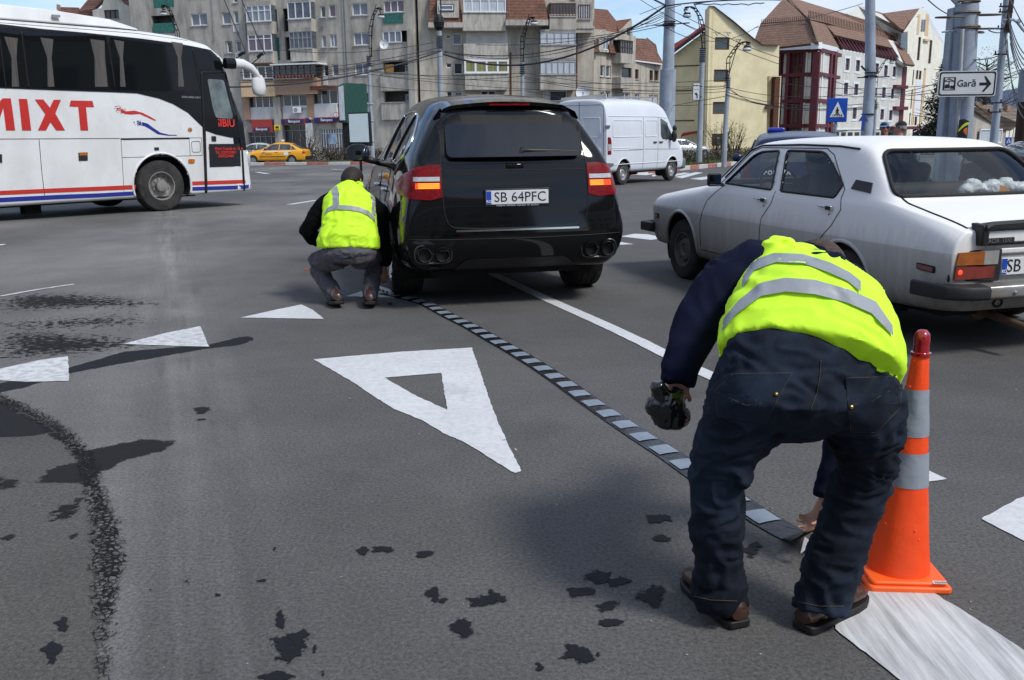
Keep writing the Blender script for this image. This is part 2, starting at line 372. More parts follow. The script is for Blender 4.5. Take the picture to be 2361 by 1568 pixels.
def stain(name, pxpoly, m, dz=.002, wd=.08, step=.05, parent=None):
    NST[0] += 1; dz = dz+NST[0]*.00005
    g = [(v.x, v.y) for v in (G(*p, dz) for p in pxpoly)]
    l = resample(g, step*1.2); xs_ = [p[0] for p in l]; ys_ = [p[1] for p in l]
    pts = []; x = min(xs_)
    while x < max(xs_):
        y = min(ys_)
        while y < max(ys_):
            q = (x+random.uniform(-.2, .2)*step, y+random.uniform(-.2, .2)*step)
            if inpoly(*q, l): pts.append(q)
            y += step
        x += step
    V, Fc = fill2d(l, pts=pts); mb = MB(); mb.add([(v.x, v.y, gz(v.y)+dz) for v in V], Fc); o = mb.build(name, m, ROAD)
    if sum(p.normal.z*p.area for p in o.data.polygons) < 0: o.data.flip_normals()
    if wd < 0: wd = -wd*.5*min(max(xs_)-min(xs_), max(ys_)-min(ys_))
    at = o.data.attributes.new('fall', 'FLOAT', 'POINT')
    segs = [(Vector(l[i]), Vector(l[(i+1) % len(l)])) for i in range(len(l))]
    for i, v in enumerate(o.data.vertices):
        p = v.co.xy; d = 9
        for a, b in segs:
            ab = b-a; t = max(0, min(1, (p-a).dot(ab)/max(1e-9, ab.length_squared))); d = min(d, (p-a-ab*t).length)
        at.data[i].value = min(1, d/wd)
    return o
# the older, rougher asphalt in the near left corner
sheet('old_asphalt_patch', [(-80, 915), (5, 912), (60, 945), (130, 985), (180, 1040), (205, 1120), (215, 1220), (225, 1330), (235, 1450), (238, 1600), (240, 1660), (-120, 1660)], M_PATCH, .001, .02, .05, parent=ROAD)
# damp and wet patches
stain('wet_patch', [(0, 880), (155, 845), (280, 808), (480, 792), (545, 775), (592, 772), (598, 783), (560, 797), (480, 806), (330, 832), (170, 862), (60, 897), (-40, 915), (-60, 895)], M_WET, .0022, .10, .06)
stain('wet_patch', [(-60, 690), (60, 672), (200, 668), (330, 680), (430, 695), (440, 708), (300, 716), (120, 722), (-60, 728)], M_MOT, .0022, .8, .16)
stain('wet_patch', [(-60, 762), (120, 752), (300, 768), (420, 790), (330, 812), (150, 830), (-60, 846)], M_MOT, .0024, .7, .12)
stain('wet_patch', [(-30, 915), (20, 928), (90, 965), (165, 1008), (195, 1035), (330, 1008), (415, 1016), (402, 1034), (300, 1062), (235, 1095), (212, 1130), (195, 1168), (150, 1182), (105, 1176), (178, 1145), (180, 1118), (60, 1116), (105, 1082), (165, 1062), (155, 1035), (100, 1004), (50, 1008), (-30, 1012)], M_DAMP, .0030, .09, .03)
stain('wet_patch', [(-20, 1090), (30, 1098), (60, 1110), (40, 1128), (-20, 1132)], M_DAMP, .003, .08, .03); stain('wet_patch', [(110, 1168), (185, 1150), (215, 1160), (190, 1190), (120, 1212), (85, 1215)], M_MOT, .003, .12, .03); stain('wet_patch', [(140, 1240), (175, 1222), (190, 1232), (160, 1252)], M_DAMP, .003, .04, .02); stain('wet_patch', [(-10, 1240), (30, 1226), (45, 1234), (10, 1256)], M_DAMP, .003, .05, .02)
stain('wet_patch', [(-60, 735), (200, 720), (330, 712), (420, 742), (300, 765), (0, 775), (-60, 790)], M_MOT, .0024, 1.0, .14)
stain('road_crack', [(-20, 895), (40, 918), (110, 950), (170, 985), (225, 1050), (255, 1130), (290, 1210), (300, 1290), (285, 1370), (262, 1450), (262, 1600), (210, 1600), (212, 1470), (200, 1380), (200, 1250), (188, 1130), (168, 1060), (125, 1008), (60, 965), (-20, 928)], M_GRIT, .0040, .075, .02)
for (x, y, a, b) in [(463, 946, 25, 11), (462, 967, 14, 4), (878, 1266, 30, 13), (835, 1270, 22, 10), (973, 1278, 27, 13), (1000, 1368, 22, 16), (1022, 1384, 14, 8), (1115, 1384, 52, 18), (1140, 1375, 28, 18), (1067, 1447, 38, 22), (1378, 1330, 40, 17), (1420, 1342, 34, 16), (1390, 1330, 26, 14), (1335, 1365, 38, 16), (1400, 1398, 34, 16), (1405, 1435, 34, 14), (1505, 1374, 46, 25), (1513, 1196, 34, 16), (1523, 1240, 26, 12), (1735, 1268, 28, 20), (645, 1425, 16, 30), (660, 1495, 52, 44), (690, 1470, 30, 20), (725, 1495, 8, 12), (1330, 1505, 52, 30), (1240, 1536, 15, 14), (118, 1505, 32, 28), (145, 1440, 26, 18), (632, 1562, 46, 18), (742, 1548, 8, 24), (500, 1370, 9, 6), (633, 1265, 6, 6), (432, 1340, 8, 5), (348, 1362, 9, 4), (600, 1338, 14, 4), (1730, 905, 10, 5), (900, 700, 9, 4)]:
    n = 20; ph = random.random()*6
    stain('wet_spot', [(x+a*cos(2*pi*i/n)*1.12*(1+.25*sin(3*2*pi*i/n+ph)), y+b*sin(2*pi*i/n)*1.12*(1+.25*sin(2*2*pi*i/n+ph))) for i in range(n)], M_PUD, .0026, -.75, .012)
for (x, y, a, b) in [(1250, 990, 120, 40), (700, 665, 90, 28), (1050, 900, 90, 30), (820, 1120, 120, 60), (1600, 905, 90, 30), (1930, 880, 80, 25), (1650, 980, 60, 20), (300, 1230, 60, 180)]:
    n = 18
    stain('soft_dark_patch', [(x+a*cos(2*pi*i/n), y+b*sin(2*pi*i/n)) for i in range(n)], M_SOFT, .0016, .45, .10)  # broad soft ellipses that darken the asphalt
# painted markings
def Z5b(l): return [(553.4+x/2.133, 645.6+y/2.133) for x, y in l]
sheet('painted_triangle', Z5b([(360, 390), (560, 372), (800, 352), (1140, 332), (1170, 420), (1220, 570), (1270, 700), (1330, 830), (1382, 940), (1350, 948), (1225, 872), (1110, 800), (1000, 752), (900, 690), (760, 635), (640, 560), (560, 505), (450, 440)]), M_PAINT, .004, .006, .03, [Z5b([(710, 480), (850, 468), (990, 457), (1005, 550), (1018, 637), (870, 572)])], parent=ROAD)
for tri in ([(555, 732), (640, 713), (695, 702), (722, 715), (747, 735)], [(283, 793), (380, 768), (462, 752), (482, 799), (400, 797)], [(-90, 872), (0, 850), (90, 830), (157, 821), (159, 878), (60, 880)], [(797, 683), (868, 661), (905, 672), (930, 687)],
            [(1430, 545), (1462, 539), (1492, 540), (1538, 549), (1500, 553)], [(1400, 553), (1425, 557), (1462, 563), (1415, 565)], [(2085, 1112), (2118, 1074), (2184, 1104), (2140, 1110)], [(2262, 1196), (2361, 1143), (2440, 1120), (2460, 1290), (2361, 1247)]):
    sheet('painted_tooth', tri, M_PAINT2 if tri[0][0] in (-90, 797, 283) else M_PAINT, .004, .006, .03, parent=ROAD)
def ribbon(name, pxs, wd, m, dz=.005, px=True):
    c = [G(*p).xy for p in pxs]; l = []; r = []
    for i, p in enumerate(c):
        t = (c[min(i+1, len(c)-1)]-c[max(0, i-1)]).normalized(); n = Vector((-t.y, t.x))*wd/2; l.append(p+n); r.append(p-n)
    return sheet(name, [(v.x, v.y) for v in l+r[::-1]], m, dz, .004, .06, px=False, parent=ROAD)
ribbon('lane_line', [(1075, 605), (1160, 643), (1245, 683), (1400, 752), (1480, 790), (1595, 848), (1700, 895), (1880, 988), (1985, 1045)], .115, M_PAINT)
ribbon('lane_dash', [(667, 472), (730, 462)], .16, M_PAINT); ribbon('lane_dash', [(765, 391), (830, 394)], .2, M_PAINT)
ribbon('lane_dash', [(-30, 566), (10, 565)], .15, M_PAINT); ribbon('lane_dash', [(2325, 694), (2400, 712)], .15, M_PAINT)
ribbon('lane_dash', [(592, 397), (618, 401)], .25, M_PAINT)
ribbon('faded_lane_line', [(0, 684), (90, 668), (170, 656)], .05, M_PAINT3)
sheet('painted_island_nose', [(1922, 1448), (1955, 1395), (1985, 1352), (2060, 1350), (2145, 1362), (2250, 1425), (2361, 1500), (2460, 1570), (2400, 1680), (2120, 1600)], M_PAINT3, .005, .008, .03, parent=ROAD)
# zebra crossing far right of the van
za, zb = G(1570, 408).xy, G(1690, 391).xy
for i in range(11):
    p = G(1530+13*i, 399+1.5*i-.2*i*i if i < 4 else 397+i*.6).xy
for quad in ([(1556, 408), (1604, 397), (1621, 398), (1573, 411)], [(1590, 412), (1653, 404), (1655, 409), (1618, 415)], [(1502, 404), (1520, 400), (1548, 401), (1505, 407)], [(1546, 403), (1578, 398), (1592, 399), (1556, 406)], [(1634, 417), (1660, 411), (1690, 414), (1650, 420)]):
    sheet('zebra_stripe', quad, M_PAINT, .006, .01, .15, parent=ROAD)
sheet('zebra_stripe', [(1470, 403), (1490, 399), (1512, 400), (1490, 404)], M_PAINT, .006, .01, .15, parent=ROAD)
# loose grit along the crack (nobody could count it)
gm = MB(); cr_ = [(20, 915), (110, 965), (175, 1020), (215, 1100), (232, 1200), (240, 1300), (246, 1400), (245, 1560)]
rg = random.Random(3)
for k in range(900):
    i = rg.randrange(len(cr_)-1); a, b = cr_[i], cr_[i+1]; t = rg.random()
    p = G(a[0]+(b[0]-a[0])*t+rg.gauss(0, 12), a[1]+(b[1]-a[1])*t+rg.gauss(0, 5), .004); s = rg.uniform(.0015, .0055)
    vs = [p+Vector((rg.uniform(-1, 1), rg.uniform(-1, 1), rg.uniform(-.3, 1)))*s for _ in range(5)]
    gm.add(vs, [(0, 1, 2), (0, 2, 3), (0, 3, 4), (1, 2, 4), (2, 3, 4), (0, 1, 4)])
o = gm.build('crack_gravel', mat('grit', (.05, .05, .048), .8, var=.5, vs=90)); tag(o, 'loose dark grit along the broken asphalt edge', 'gravel', kind='stuff')
# a few pale pebbles lying on the asphalt
pm = MB()
for k in range(420):
    X = rg.uniform(-2.6, 3.2); Y = rg.uniform(2.1, 9); s = rg.uniform(.0015, .005)*(2 if rg.random() < .04 else 1)
    vs = [Vector((X, Y, .004))+Vector((rg.uniform(-1, 1), rg.uniform(-1, 1), rg.uniform(-.3, .9)))*s for _ in range(5)]
    pm.add(vs, [(0, 1, 2), (0, 2, 3), (0, 3, 4), (1, 2, 4), (2, 3, 4), (0, 1, 4)])
o = pm.build('pebbles', mat('pale_stone', (.42, .40, .36), .8, var=.4, vs=8)); tag(o, 'tiny pale pebbles strewn on the asphalt', 'pebbles', kind='stuff')

# kerbs, pavement and green strips across the junction
M_KR = mat('kerb_red', (.42, .13, .10), .8, var=.3, vs=6, dirt=((.3, .27, .25), .6, 8, (1, 1, 1))); M_KW = mat('kerb_white', (.58, .57, .54), .8, var=.2, vs=6, dirt=((.25, .24, .22), .6, 8, (1, 1, 1)))
M_PAVE = mat('pavement', (.17, .165, .155), .9, var=.2, vs=3, bump=.3, bs=20)
def kerb(label, a, b, n, flip=0):
    a = Vector(a); b = Vector(b); t = thing('kerb', label, 'kerb', (a.x, a.y, gz(a.y))); d = (b-a); L_ = d.length/n; ang = atan2(d.y, d.x)
    me = {}
    for i in range(n):
        p = a+d*((i+.5)/n); mm = M_KR if (i//2+flip) % 2 == 0 else M_KW
        if mm.name not in me:
            o = MB().box((0, 0, .05), (L_*.985, .25, .26)).build('kerb_stone', mm, t, bevel=.02); me[mm.name] = o
        else:
            o = me[mm.name].copy(); COL.objects.link(o); o.parent = t
        o.location = (p.x-a.x, p.y-a.y, gz(p.y)-gz(a.y)+rg.uniform(-.006, .006)); o.rotation_euler = (0, 0, ang)
    return t
ka, kb = Vector((-19.0, 62.5)), Vector((-4.5, 60.0))
kerb('long red and white painted kerb in front of the bank building', ka, kb, 20)
kc = G(1560, 391, .05).xy; kd = G(1700, 378, .05).xy; ke = kd+(kd-kc)*1.2
kerb('red and white painted kerb of the island behind the white van', kc-(kd-kc)*.8, ke, 44, 1)
sheet('pavement', [(-60, 62.6), (-19, 62.7), (-4.5, 60.2), (14, 57), (20, 95), (-60, 110)], M_PAVE, .11, 0, 6, px=False)
def grassbed(label, poly, n, h, cols, dz=.12, seed=1):
    r_ = random.Random(seed); xs_ = [p[0] for p in poly]; ys_ = [p[1] for p in poly]; mb = MB(); k = 0
    V, Fc = fill2d(poly); mb.add([(v.x, v.y, gz(v.y)+dz) for v in V], Fc, 0)
    while k < n:
        x, y = r_.uniform(min(xs_), max(xs_)), r_.uniform(min(ys_), max(ys_))
        if not inpoly(x, y, poly): continue
        k += 1; a = r_.uniform(0, pi); hh = h*r_.uniform(.4, 1.2); wd = .02+.03*r_.random(); dx, dy = cos(a)*wd, sin(a)*wd; z = gz(y)+dz-.01
        mb.add([(x-dx, y-dy, z), (x+dx, y+dy, z), (x+r_.gauss(0, .05), y+r_.gauss(0, .05), z+hh)], [(0, 1, 2)], r_.choice((0, 1, 1, 2)) if len(cols) > 2 else 1)
    o = mb.build('grass', cols); tag(o, label, 'grass', kind='stuff')
M_SOIL = mat('soil', (.10, .08, .06), .95, var=.3); M_GR1 = mat('grass_green', (.07, .12, .03), .8, var=.4, vs=1); M_GR2 = mat('grass_dry', (.12, .11, .05), .8, var=.3, vs=1)
grassbed('green grass strip behind the painted kerb by the bank', [(-13.4, 61.9), (-4.6, 60.3), (1, 59.5), (1, 62), (-4, 63.2), (-12.5, 64)], 9000, .14, [M_SOIL, M_GR1, M_GR2], .13, 2)
nrm = Vector((-(kd-kc).y, (kd-kc).x)).normalized()
i0 = kc-(kd-kc)*.8+nrm*.2; i1 = ke+nrm*.2; nrm = Vector((-.12, .99))
grassbed('grass and soil of the planted island behind the van', [tuple(i0), tuple(i1), tuple(i1+nrm*9), tuple(i0+nrm*9)], 14000, .16, [M_SOIL, M_GR1, M_GR2], .10, 5)
def leaves(name, label, cat, blobs, n, size, cols, seed=0, stems=0, group=None, kind=None, parent=None, trunkm=None):
    r_ = random.Random(seed); c0 = Vector(blobs[0][0]); base = Vector((c0.x, c0.y, gz(c0.y)))
    mb = MB(); tot = sum(b[1][0]*b[1][1]*b[1][2] for b in blobs)
    for c, rr in blobs:
        for _ in range(int(n*rr[0]*rr[1]*rr[2]/tot)+1):
            v = Vector((r_.gauss(0, 1), r_.gauss(0, 1), r_.gauss(0, 1))).normalized()*(r_.random()**.4)
            p = Vector((c[0]+v.x*rr[0], c[1]+v.y*rr[1], c[2]+v.z*rr[2]))-base
            u = Vector((r_.gauss(0, 1), r_.gauss(0, 1), r_.gauss(0, 1))).normalized()*size*r_.uniform(.5, 1.3); q = u.cross(Vector((r_.gauss(0, 1), r_.gauss(0, 1), r_.gauss(0, 1)))).normalized()*size*r_.uniform(.3, .8)
            mb.add([p-u, p+q, p+u, p-q], [(0, 1, 2, 3)], r_.randrange(len(cols)))
    o = mb.build('foliage' if stems else name, cols)
    if not stems: o.location = base; return tag(o, label, cat, group, kind)
    t = thing(name, label, cat, base, 0, group); o.parent = t; sm = MB()
    for i in range(stems):
        c, rr = blobs[i % len(blobs)]; p0 = Vector((r_.gauss(0, .15)+c[0]-base.x, r_.gauss(0, .1)+c[1]-base.y, -.1))
        a = r_.uniform(0, 2*pi); top = Vector((c[0]+cos(a)*rr[0]*.85, c[1]+sin(a)*rr[1]*.85, c[2]+rr[2]*r_.uniform(.2, 1)))-base
        mid = p0.lerp(top, .5)+Vector((r_.gauss(0, .1), r_.gauss(0, .1), .2)); sm.tube([p0, mid, top], [.03, .018, .006], 4)
        for _ in range(3):
            e = top.lerp(p0, r_.random()*.6); sm.tube([e, e+Vector((r_.gauss(0, .3), r_.gauss(0, .3), r_.uniform(.1, .5)))], [.008, .003], 3)
    sm.build('stem', trunkm or mat('bark', (.07, .055, .045), .9, var=.3), t); return t
M_HB = mat('hedge_brown', (.075, .055, .040), .9, var=.4, vs=2); M_HG = mat('hedge_green', (.05, .065, .03), .9, var=.4, vs=2); M_TW = mat('twig', (.11, .08, .06), .9, var=.3)
leaves('hedge', 'long low brown clipped hedge in front of the bank', 'hedge', [((-18+1.2*i, 66.5-.22*i, gz(66)+.55), (1.0, .6, .62)) for i in range(17)], 15000, .06, [M_HB, M_HB, M_HG], 4)
hb = [tuple((i0+(i1-i0)*(k/13)+nrm*(4.5+1.5*sin(k*2)))) for k in range(14)]
leaves('hedge', 'scrubby low hedge on the island behind the van', 'hedge', [((x, y, gz(y)+.38), (1.1, 1.2, .45)) for x, y in hb], 12000, .055, [M_HB, M_HG, M_TW], 5)
def shrub(label, px, py, Y, h, wd, seed, cols):
    b = P(px, py, Y); z = gz(Y)
    leaves('bare_shrub', label, 'shrub', [((b.x, Y, z+h*.55), (wd, wd, h*.5))], 260, .05, cols, seed, 26, 'bare shrubs on the verges')
shrub('bare twiggy shrub behind the rear of the taxi', 708, 360, 66, 2.3, 1.2, 1, [M_TW]); shrub('bare bush with few yellow buds left of the second pole by yellow house', 1655, 350, 60, 2.4, 1.1, 2, [M_TW, mat('bud', (.45, .36, .05), .8)])
shrub('yellow budding bush right of the second pole by yellow house', 1690, 350, 60, 2.3, .9, 3, [MATS['bud'], M_TW]); shrub('bare shrub right under the blank poster stand', 770, 365, 66, 1.4, 1, 4, [M_TW])
# far hills
hm = MB(); r1 = []; r0 = []
for i in range(60):
    a = R(-75+150*i/59); h = 50+ 45*noise.noise((i*.17, 3, 0))+22*noise.noise((i*.5, 8, 0))+ (25 if i > 40 else 0); d = 1500
    r1.append((d*sin(a), d*cos(a), max(12, h))); r0.append((d*.7*sin(a), d*.7*cos(a), -2))
hm.rings([r0, r1], False, closed=False)
tag(hm.build('hills', mat('hill', (.05, .075, .12), .95, var=.15, vs=.01), smooth=180), kind='structure')
# ------------------------------------------------------------------ buildings
def plaster(n, col, d=(.12, .105, .09), amt=.78, sc=.55): return mat(n, col, .92, 0, .10, 1.1, .25, 14, dirt=(d, amt, sc, (2.2, 2.2, .45)))
M_CON = plaster('grey_render', (.44, .405, .35)); M_CON2 = plaster('roughcast_render', (.46, .43, .375), sc=1.6); M_CON3 = plaster('beige_render', (.46, .415, .345)); M_WREN = plaster('pale_render', (.62, .62, .60), amt=.2)
M_YEL = plaster('yellow_render', (.80, .69, .43), (.5, .40, .2), .25, .3); M_YEL2 = plaster('yellow_render_left', (.72, .62, .38), (.5, .40, .2), .25, .3)
M_CREAM = plaster('cream_render', (.78, .75, .63), (.5, .48, .4), .3, .3); M_LG = plaster('light_grey_render', (.60, .59, .54), (.36, .36, .33), .5, .6); M_PEACH = plaster('peach_render', (.66, .46, .28), amt=.1)
M_MAR = mat('maroon_paint', (.115, .018, .024), .55, var=.15); M_BRW = mat('brown_timber', (.10, .035, .018), .6, var=.2)
M_WHF = mat('white_upvc', (.74, .75, .76), .4, var=.04); M_MET = mat('grey_metal', (.30, .31, .32), .5, .3); M_DKM = mat('dark_metal', (.04, .04, .04), .5, .4)
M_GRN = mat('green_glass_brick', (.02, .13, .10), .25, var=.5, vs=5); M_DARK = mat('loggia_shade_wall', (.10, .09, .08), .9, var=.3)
M_BRK = None
def brickmat():
    m = bpy.data.materials.new('brickwork'); m.use_nodes = True; t = m.node_tree; b = t.nodes['Principled BSDF']
    c = t.nodes.new('ShaderNodeTexCoord'); br = t.nodes.new('ShaderNodeTexBrick'); mp_ = t.nodes.new('ShaderNodeMapping'); mp_.inputs['Rotation'].default_value = (pi/2, 0, 0)
    t.links.new(c.outputs['Object'], mp_.inputs[0]); t.links.new(mp_.outputs[0], br.inputs['Vector'])
    br.inputs['Color1'].default_value = (.42, .23, .13, 1); br.inputs['Color2'].default_value = (.30, .15, .09, 1); br.inputs['Mortar'].default_value = (.40, .33, .26, 1)
    br.inputs['Scale'].default_value = 4; br.inputs['Mortar Size'].default_value = .03
    t.links.new(br.outputs['Color'], b.inputs['Base Color']); b.inputs['Roughness'].default_value = .9; return m
M_BRK = brickmat()
def tilemat(name, c1, c2, moss=.3):
    m = bpy.data.materials.new(name); m.use_nodes = True; t = m.node_tree; b = t.nodes['Principled BSDF']; ln = t.links
    c = t.nodes.new('ShaderNodeTexCoord'); wv = t.nodes.new('ShaderNodeTexWave'); wv.wave_type = 'BANDS'; wv.bands_direction = 'Z'; wv.inputs['Scale'].default_value = 1.15; wv.inputs['Distortion'].default_value = .6; wv.inputs['Detail'].default_value = 2
    wv.wave_profile = 'SAW'; ln.new(c.outputs['Object'], wv.inputs['Vector'])
    vo = t.nodes.new('ShaderNodeTexVoronoi'); vo.inputs['Scale'].default_value = 4.2; ln.new(c.outputs['Object'], vo.inputs['Vector'])
    n = t.nodes.new('ShaderNodeTexNoise'); n.inputs['Scale'].default_value = .9; n.inputs['Detail'].default_value = 8; n.inputs['Roughness'].default_value = .7; ln.new(c.outputs['Object'], n.inputs['Vector'])
    a = t.nodes.new('ShaderNodeMixRGB'); a.inputs[1].default_value = c1+(1,); a.inputs[2].default_value = c2+(1,); ln.new(vo.outputs['Color'], a.inputs[0])
    r = t.nodes.new('ShaderNodeMapRange'); r.inputs['From Min'].default_value = .48; r.inputs['From Max'].default_value = .68; r.inputs['To Max'].default_value = moss; ln.new(n.outputs['Fac'], r.inputs['Value'])
    d = t.nodes.new('ShaderNodeMixRGB'); ln.new(r.outputs[0], d.inputs[0]); ln.new(a.outputs[0], d.inputs[1]); d.inputs[2].default_value = (.03, .028, .02, 1)
    e = t.nodes.new('ShaderNodeMixRGB'); e.blend_type = 'MULTIPLY'; e.inputs[0].default_value = .55; ln.new(d.outputs[0], e.inputs[1]); ln.new(wv.outputs['Color'], e.inputs[2])
    ln.new(e.outputs[0], b.inputs['Base Color']); b.inputs['Roughness'].default_value = .88
    bp = t.nodes.new('ShaderNodeBump'); bp.inputs['Distance'].default_value = .06; bp.inputs['Strength'].default_value = .8; ln.new(wv.outputs['Fac'], bp.inputs['Height']); ln.new(bp.outputs[0], b.inputs['Normal'])
    return m
M_TILE = tilemat('old_roof_tile', (.27, .12, .078), (.16, .075, .05), .55); M_TILE2 = tilemat('brown_roof_tile', (.33, .20, .14), (.23, .13, .09), .2); M_TILE3 = tilemat('red_roof_tile', (.36, .05, .035), (.26, .035, .028), .1)
M_TILE4 = tilemat('weathered_tile', (.23, .17, .12), (.16, .12, .09), .4)
def paneM(n, col, st=(1, 1, 1), var=.5, vs=3, r=.08): return mat(n, col, r, 0, var, vs, stretch=st, spec=.8)
PANES = [paneM('pane_dark', (.035, .04, .045)), paneM('pane_blue', (.07, .085, .11)), paneM('pane_lace', (.22, .25, .29), (7, 7, .2), .35, 4, .25), paneM('pane_curtain', (.15, .17, .21), (6, 6, .2), .4, 4, .2)]
P_PUR = paneM('pane_purple', (.13, .085, .12), (8, 8, .2), .3, 3); P_YB = paneM('pane_blinds', (.22, .22, .10), (12, 12, .1), .9, 4); P_WH = paneM('pane_white', (.45, .48, .52), (3, 3, .3), .25, 4, .3); P_BRN = paneM('pane_brown', (.05, .03, .02))
rb = random.Random(11)
class Facade:
    def __init__(s, root, A, B):
        s.root = root; s.O = Vector(root.location); s.A = Vector(A).xy.copy(); s.B = Vector(B).xy.copy()
        s.u = (s.B-s.A).normalized(); s.n = Vector((s.u.y, -s.u.x)); s.len = (s.B-s.A).length
    def px(s, p, off=0):
        d = ray(*p); o = s.A+s.n*off; dn = d.x*s.n.x+d.y*s.n.y; t = (o.x*s.n.x+o.y*s.n.y)/dn
        q = Vector((d.x*t, d.y*t)); return ((q-o).dot(s.u), CH+d.z*t)
    def rect(s, r, Z, off=0):
        ym = (r[1]+r[3])/2; xm = (r[0]+r[2])/2; a = (s.px(Z(r[0], ym), off)[0], s.px(Z(xm, r[1]), off)[1]); b = (s.px(Z(r[2], ym), off)[0], s.px(Z(xm, r[3]), off)[1])
        return (a[0], min(a[1], b[1]), b[0], max(a[1], b[1]))
    def pt(s, u, z, off=0): return Vector((s.A.x+s.u.x*u+s.n.x*off, s.A.y+s.u.y*u+s.n.y*off, z))-s.O
    def bx(s, mb, u0, z0, u1, z1, o0, o1, mi=0):
        vs = [s.pt(u, z, o) for u in (u0, u1) for o in (o0, o1) for z in (z0, z1)]
        mb.add(vs, [(0, 1, 3, 2), (4, 6, 7, 5), (0, 4, 5, 1), (2, 3, 7, 6), (0, 2, 6, 4), (1, 5, 7, 3)], mi)
    def wall(s, outline, holes, m, depth=.28, name='wall', off=0, back=None):
        V, Fc = fill2d(outline, [[(a, b), (c, b), (c, d), (a, d)] for a, b, c, d in holes]); mb = MB()
        mb.add([s.pt(v.x, v.y, off) for v in V], Fc)
        for a, b, c, d in holes:
            q = [(a, b), (c, b), (c, d), (a, d)]
            for i in range(4):
                p0, p1 = q[i], q[(i+1) % 4]; mb.add([s.pt(*p0, off), s.pt(*p1, off), s.pt(*p1, off-depth), s.pt(*p0, off-depth)], [(0, 1, 2, 3)])
        n = len(outline)
        for i in range(n):
            p0, p1 = outline[i], outline[(i+1) % n]; mb.add([s.pt(*p0, off), s.pt(*p1, off), s.pt(*p1, off-depth-.3), s.pt(*p0, off-depth-.3)], [(0, 1, 2, 3)])
        return mb.build(name, m, s.root)
    def win(s, r, cols=2, rows=(), fm=None, pm=None, off=0, ins=.14, sill=True, fr=.075, side=None):
        a, b, c, d = r; fm = fm or M_WHF; mb = MB(); f = fr; o0, o1 = off-ins-.06, off-ins+.02
        s.bx(mb, a, b, a+f, d, o0, o1); s.bx(mb, c-f, b, c, d, o0, o1); s.bx(mb, a+f, b, c-f, b+f, o0, o1); s.bx(mb, a+f, d-f, c-f, d, o0, o1)
        for i in range(1, cols):
            u = a+(c-a)*i/cols; s.bx(mb, u-f*.6, b+f, u+f*.6, d-f, o0, o1-.004)
        for h in rows: z = b+(d-b)*h; s.bx(mb, a+f, z-f*.4, c-f, z+f*.4, o0+.004, o1-.008)
        w_ = mb.build('window', fm, s.root)
        pb = MB(); s.bx(pb, a+f*.5, b+f*.5, c-f*.5, d-f*.5, o0-.02, o0+.012); pb.build('pane', pm or rb.choice(PANES), w_)
        if sill:
            sb = MB(); s.bx(sb, a-.08, b-.09, c+.08, b-.01, off-ins, off+.09); sb.build('sill', M_CON2, w_)
        return w_
    def box(s, name, r, o0, o1, m, parent=None): 
        mb = MB(); s.bx(mb, *r, o0, o1); return mb.build(name, m, parent or s.root)
def slab(name, pts, th, m, root, n=None):
    O = Vector(root.location); v = [P(*p)-O for p in pts]
    nn = (v[1]-v[0]).cross(v[2]-v[0]).normalized()
    if nn.dot(Vector((0, -1, .3))) < 0: nn = -nn
    mb = MB(); mb.prism(v, -nn*th); return mb.build(name, m, root)
# ---- main grey apartment block, left wing
A = P(326, 311, 96); B = P(963, 308, 87)
blk = thing('apartment_block', 'long grey concrete apartment block with white framed windows and a bank at street level', 'building', (A.x, A.y, gz(90)))
F = Facade(blk, A, B); top = 25; base = gz(90)
def Z4b(x, y): return (307.4+x/6.375, y/6.375)
ID = lambda x, y: (x, y)
holes = []; todo = []
def hw(F, r, Z, lst, **k):
    q = F.rect(r, Z); lst.append((q, k)); return q
for r, Z, k in [((845, 200, 1085, 375), Z4b, {}), ((1305, 175, 1430, 357), Z4b, dict(cols=1)), ((1472, 165, 1545, 345), Z4b, dict(cols=1, pm=PANES[3])), ((1350, 608, 1457, 782), Z4b, dict(cols=1)), ((1505, 598, 1582, 765), Z4b, dict(cols=1)),
                ((1460, -60, 1530, 38), Z4b, dict(cols=1)), ((830, -200, 1075, -60), Z4b, {}),
                ((0, 378, 45, 485), Z2, dict(cols=1)), ((860, 55, 905, 160), Z2, dict(cols=1)), ((937, 42, 998, 155), Z2, dict(cols=1, pm=P_PUR)), ((1150, 28, 1293, 140), Z2, {}),
                ((872, 325, 914, 435), Z2, dict(cols=1)), ((948, 316, 1012, 432), Z2, dict(cols=2, pm=PANES[2])), ((1165, 300, 1305, 415), Z2, dict(pm=PANES[3])),
                ((888, 598, 935, 700), Z2, dict(cols=1, pm=PANES[0])), ((968, 588, 1027, 700), Z2, dict(cols=1)), ((1176, 580, 1315, 687), Z2, dict(cols=2, pm=PANES[3])), ((1188, 848, 1325, 952), Z2, dict(cols=2, pm=PANES[0])),
                ((1440, 3, 1628, 112), Z2, dict(cols=3, pm=P_PUR)), ((1150, -240, 1290, -130), Z2, {}), ((850, -230, 900, -120), Z2, dict(cols=1))]:
    q = F.rect(r, Z); holes.append(q); todo.append((q, k))
logg = []   # loggias: dark recesses with back wall and window
for r, Z in [((270, 225, 610, 475), Z4b), ((1430, 283, 1690, 395), Z2), ((1438, 565, 1695, 672), Z2), ((1445, 838, 1700, 942), Z2), ((408, 85, 466, 292), Z2), ((520, 78, 562, 290), Z2), ((430, 345, 487, 555), Z2), ((540, 340, 583, 552), Z2), ((285, -120, 592, 115), Z4b)]:
    q = F.rect(r, Z); holes.append(q); logg.append(q)
r5 = [F.rect(r, Z2) for r in [(205, 1215, 455, 1420), (525, 1145, 742, 1420), (858, 1180, 1072, 1420)]]
r5 = [(a, max(b, base+.35), c, d) for a, b, c, d in r5]
r4 = [F.rect(r, Z2) for r in [(205, 875, 455, 992), (520, 868, 740, 978), (795, 825, 1022, 958)]]
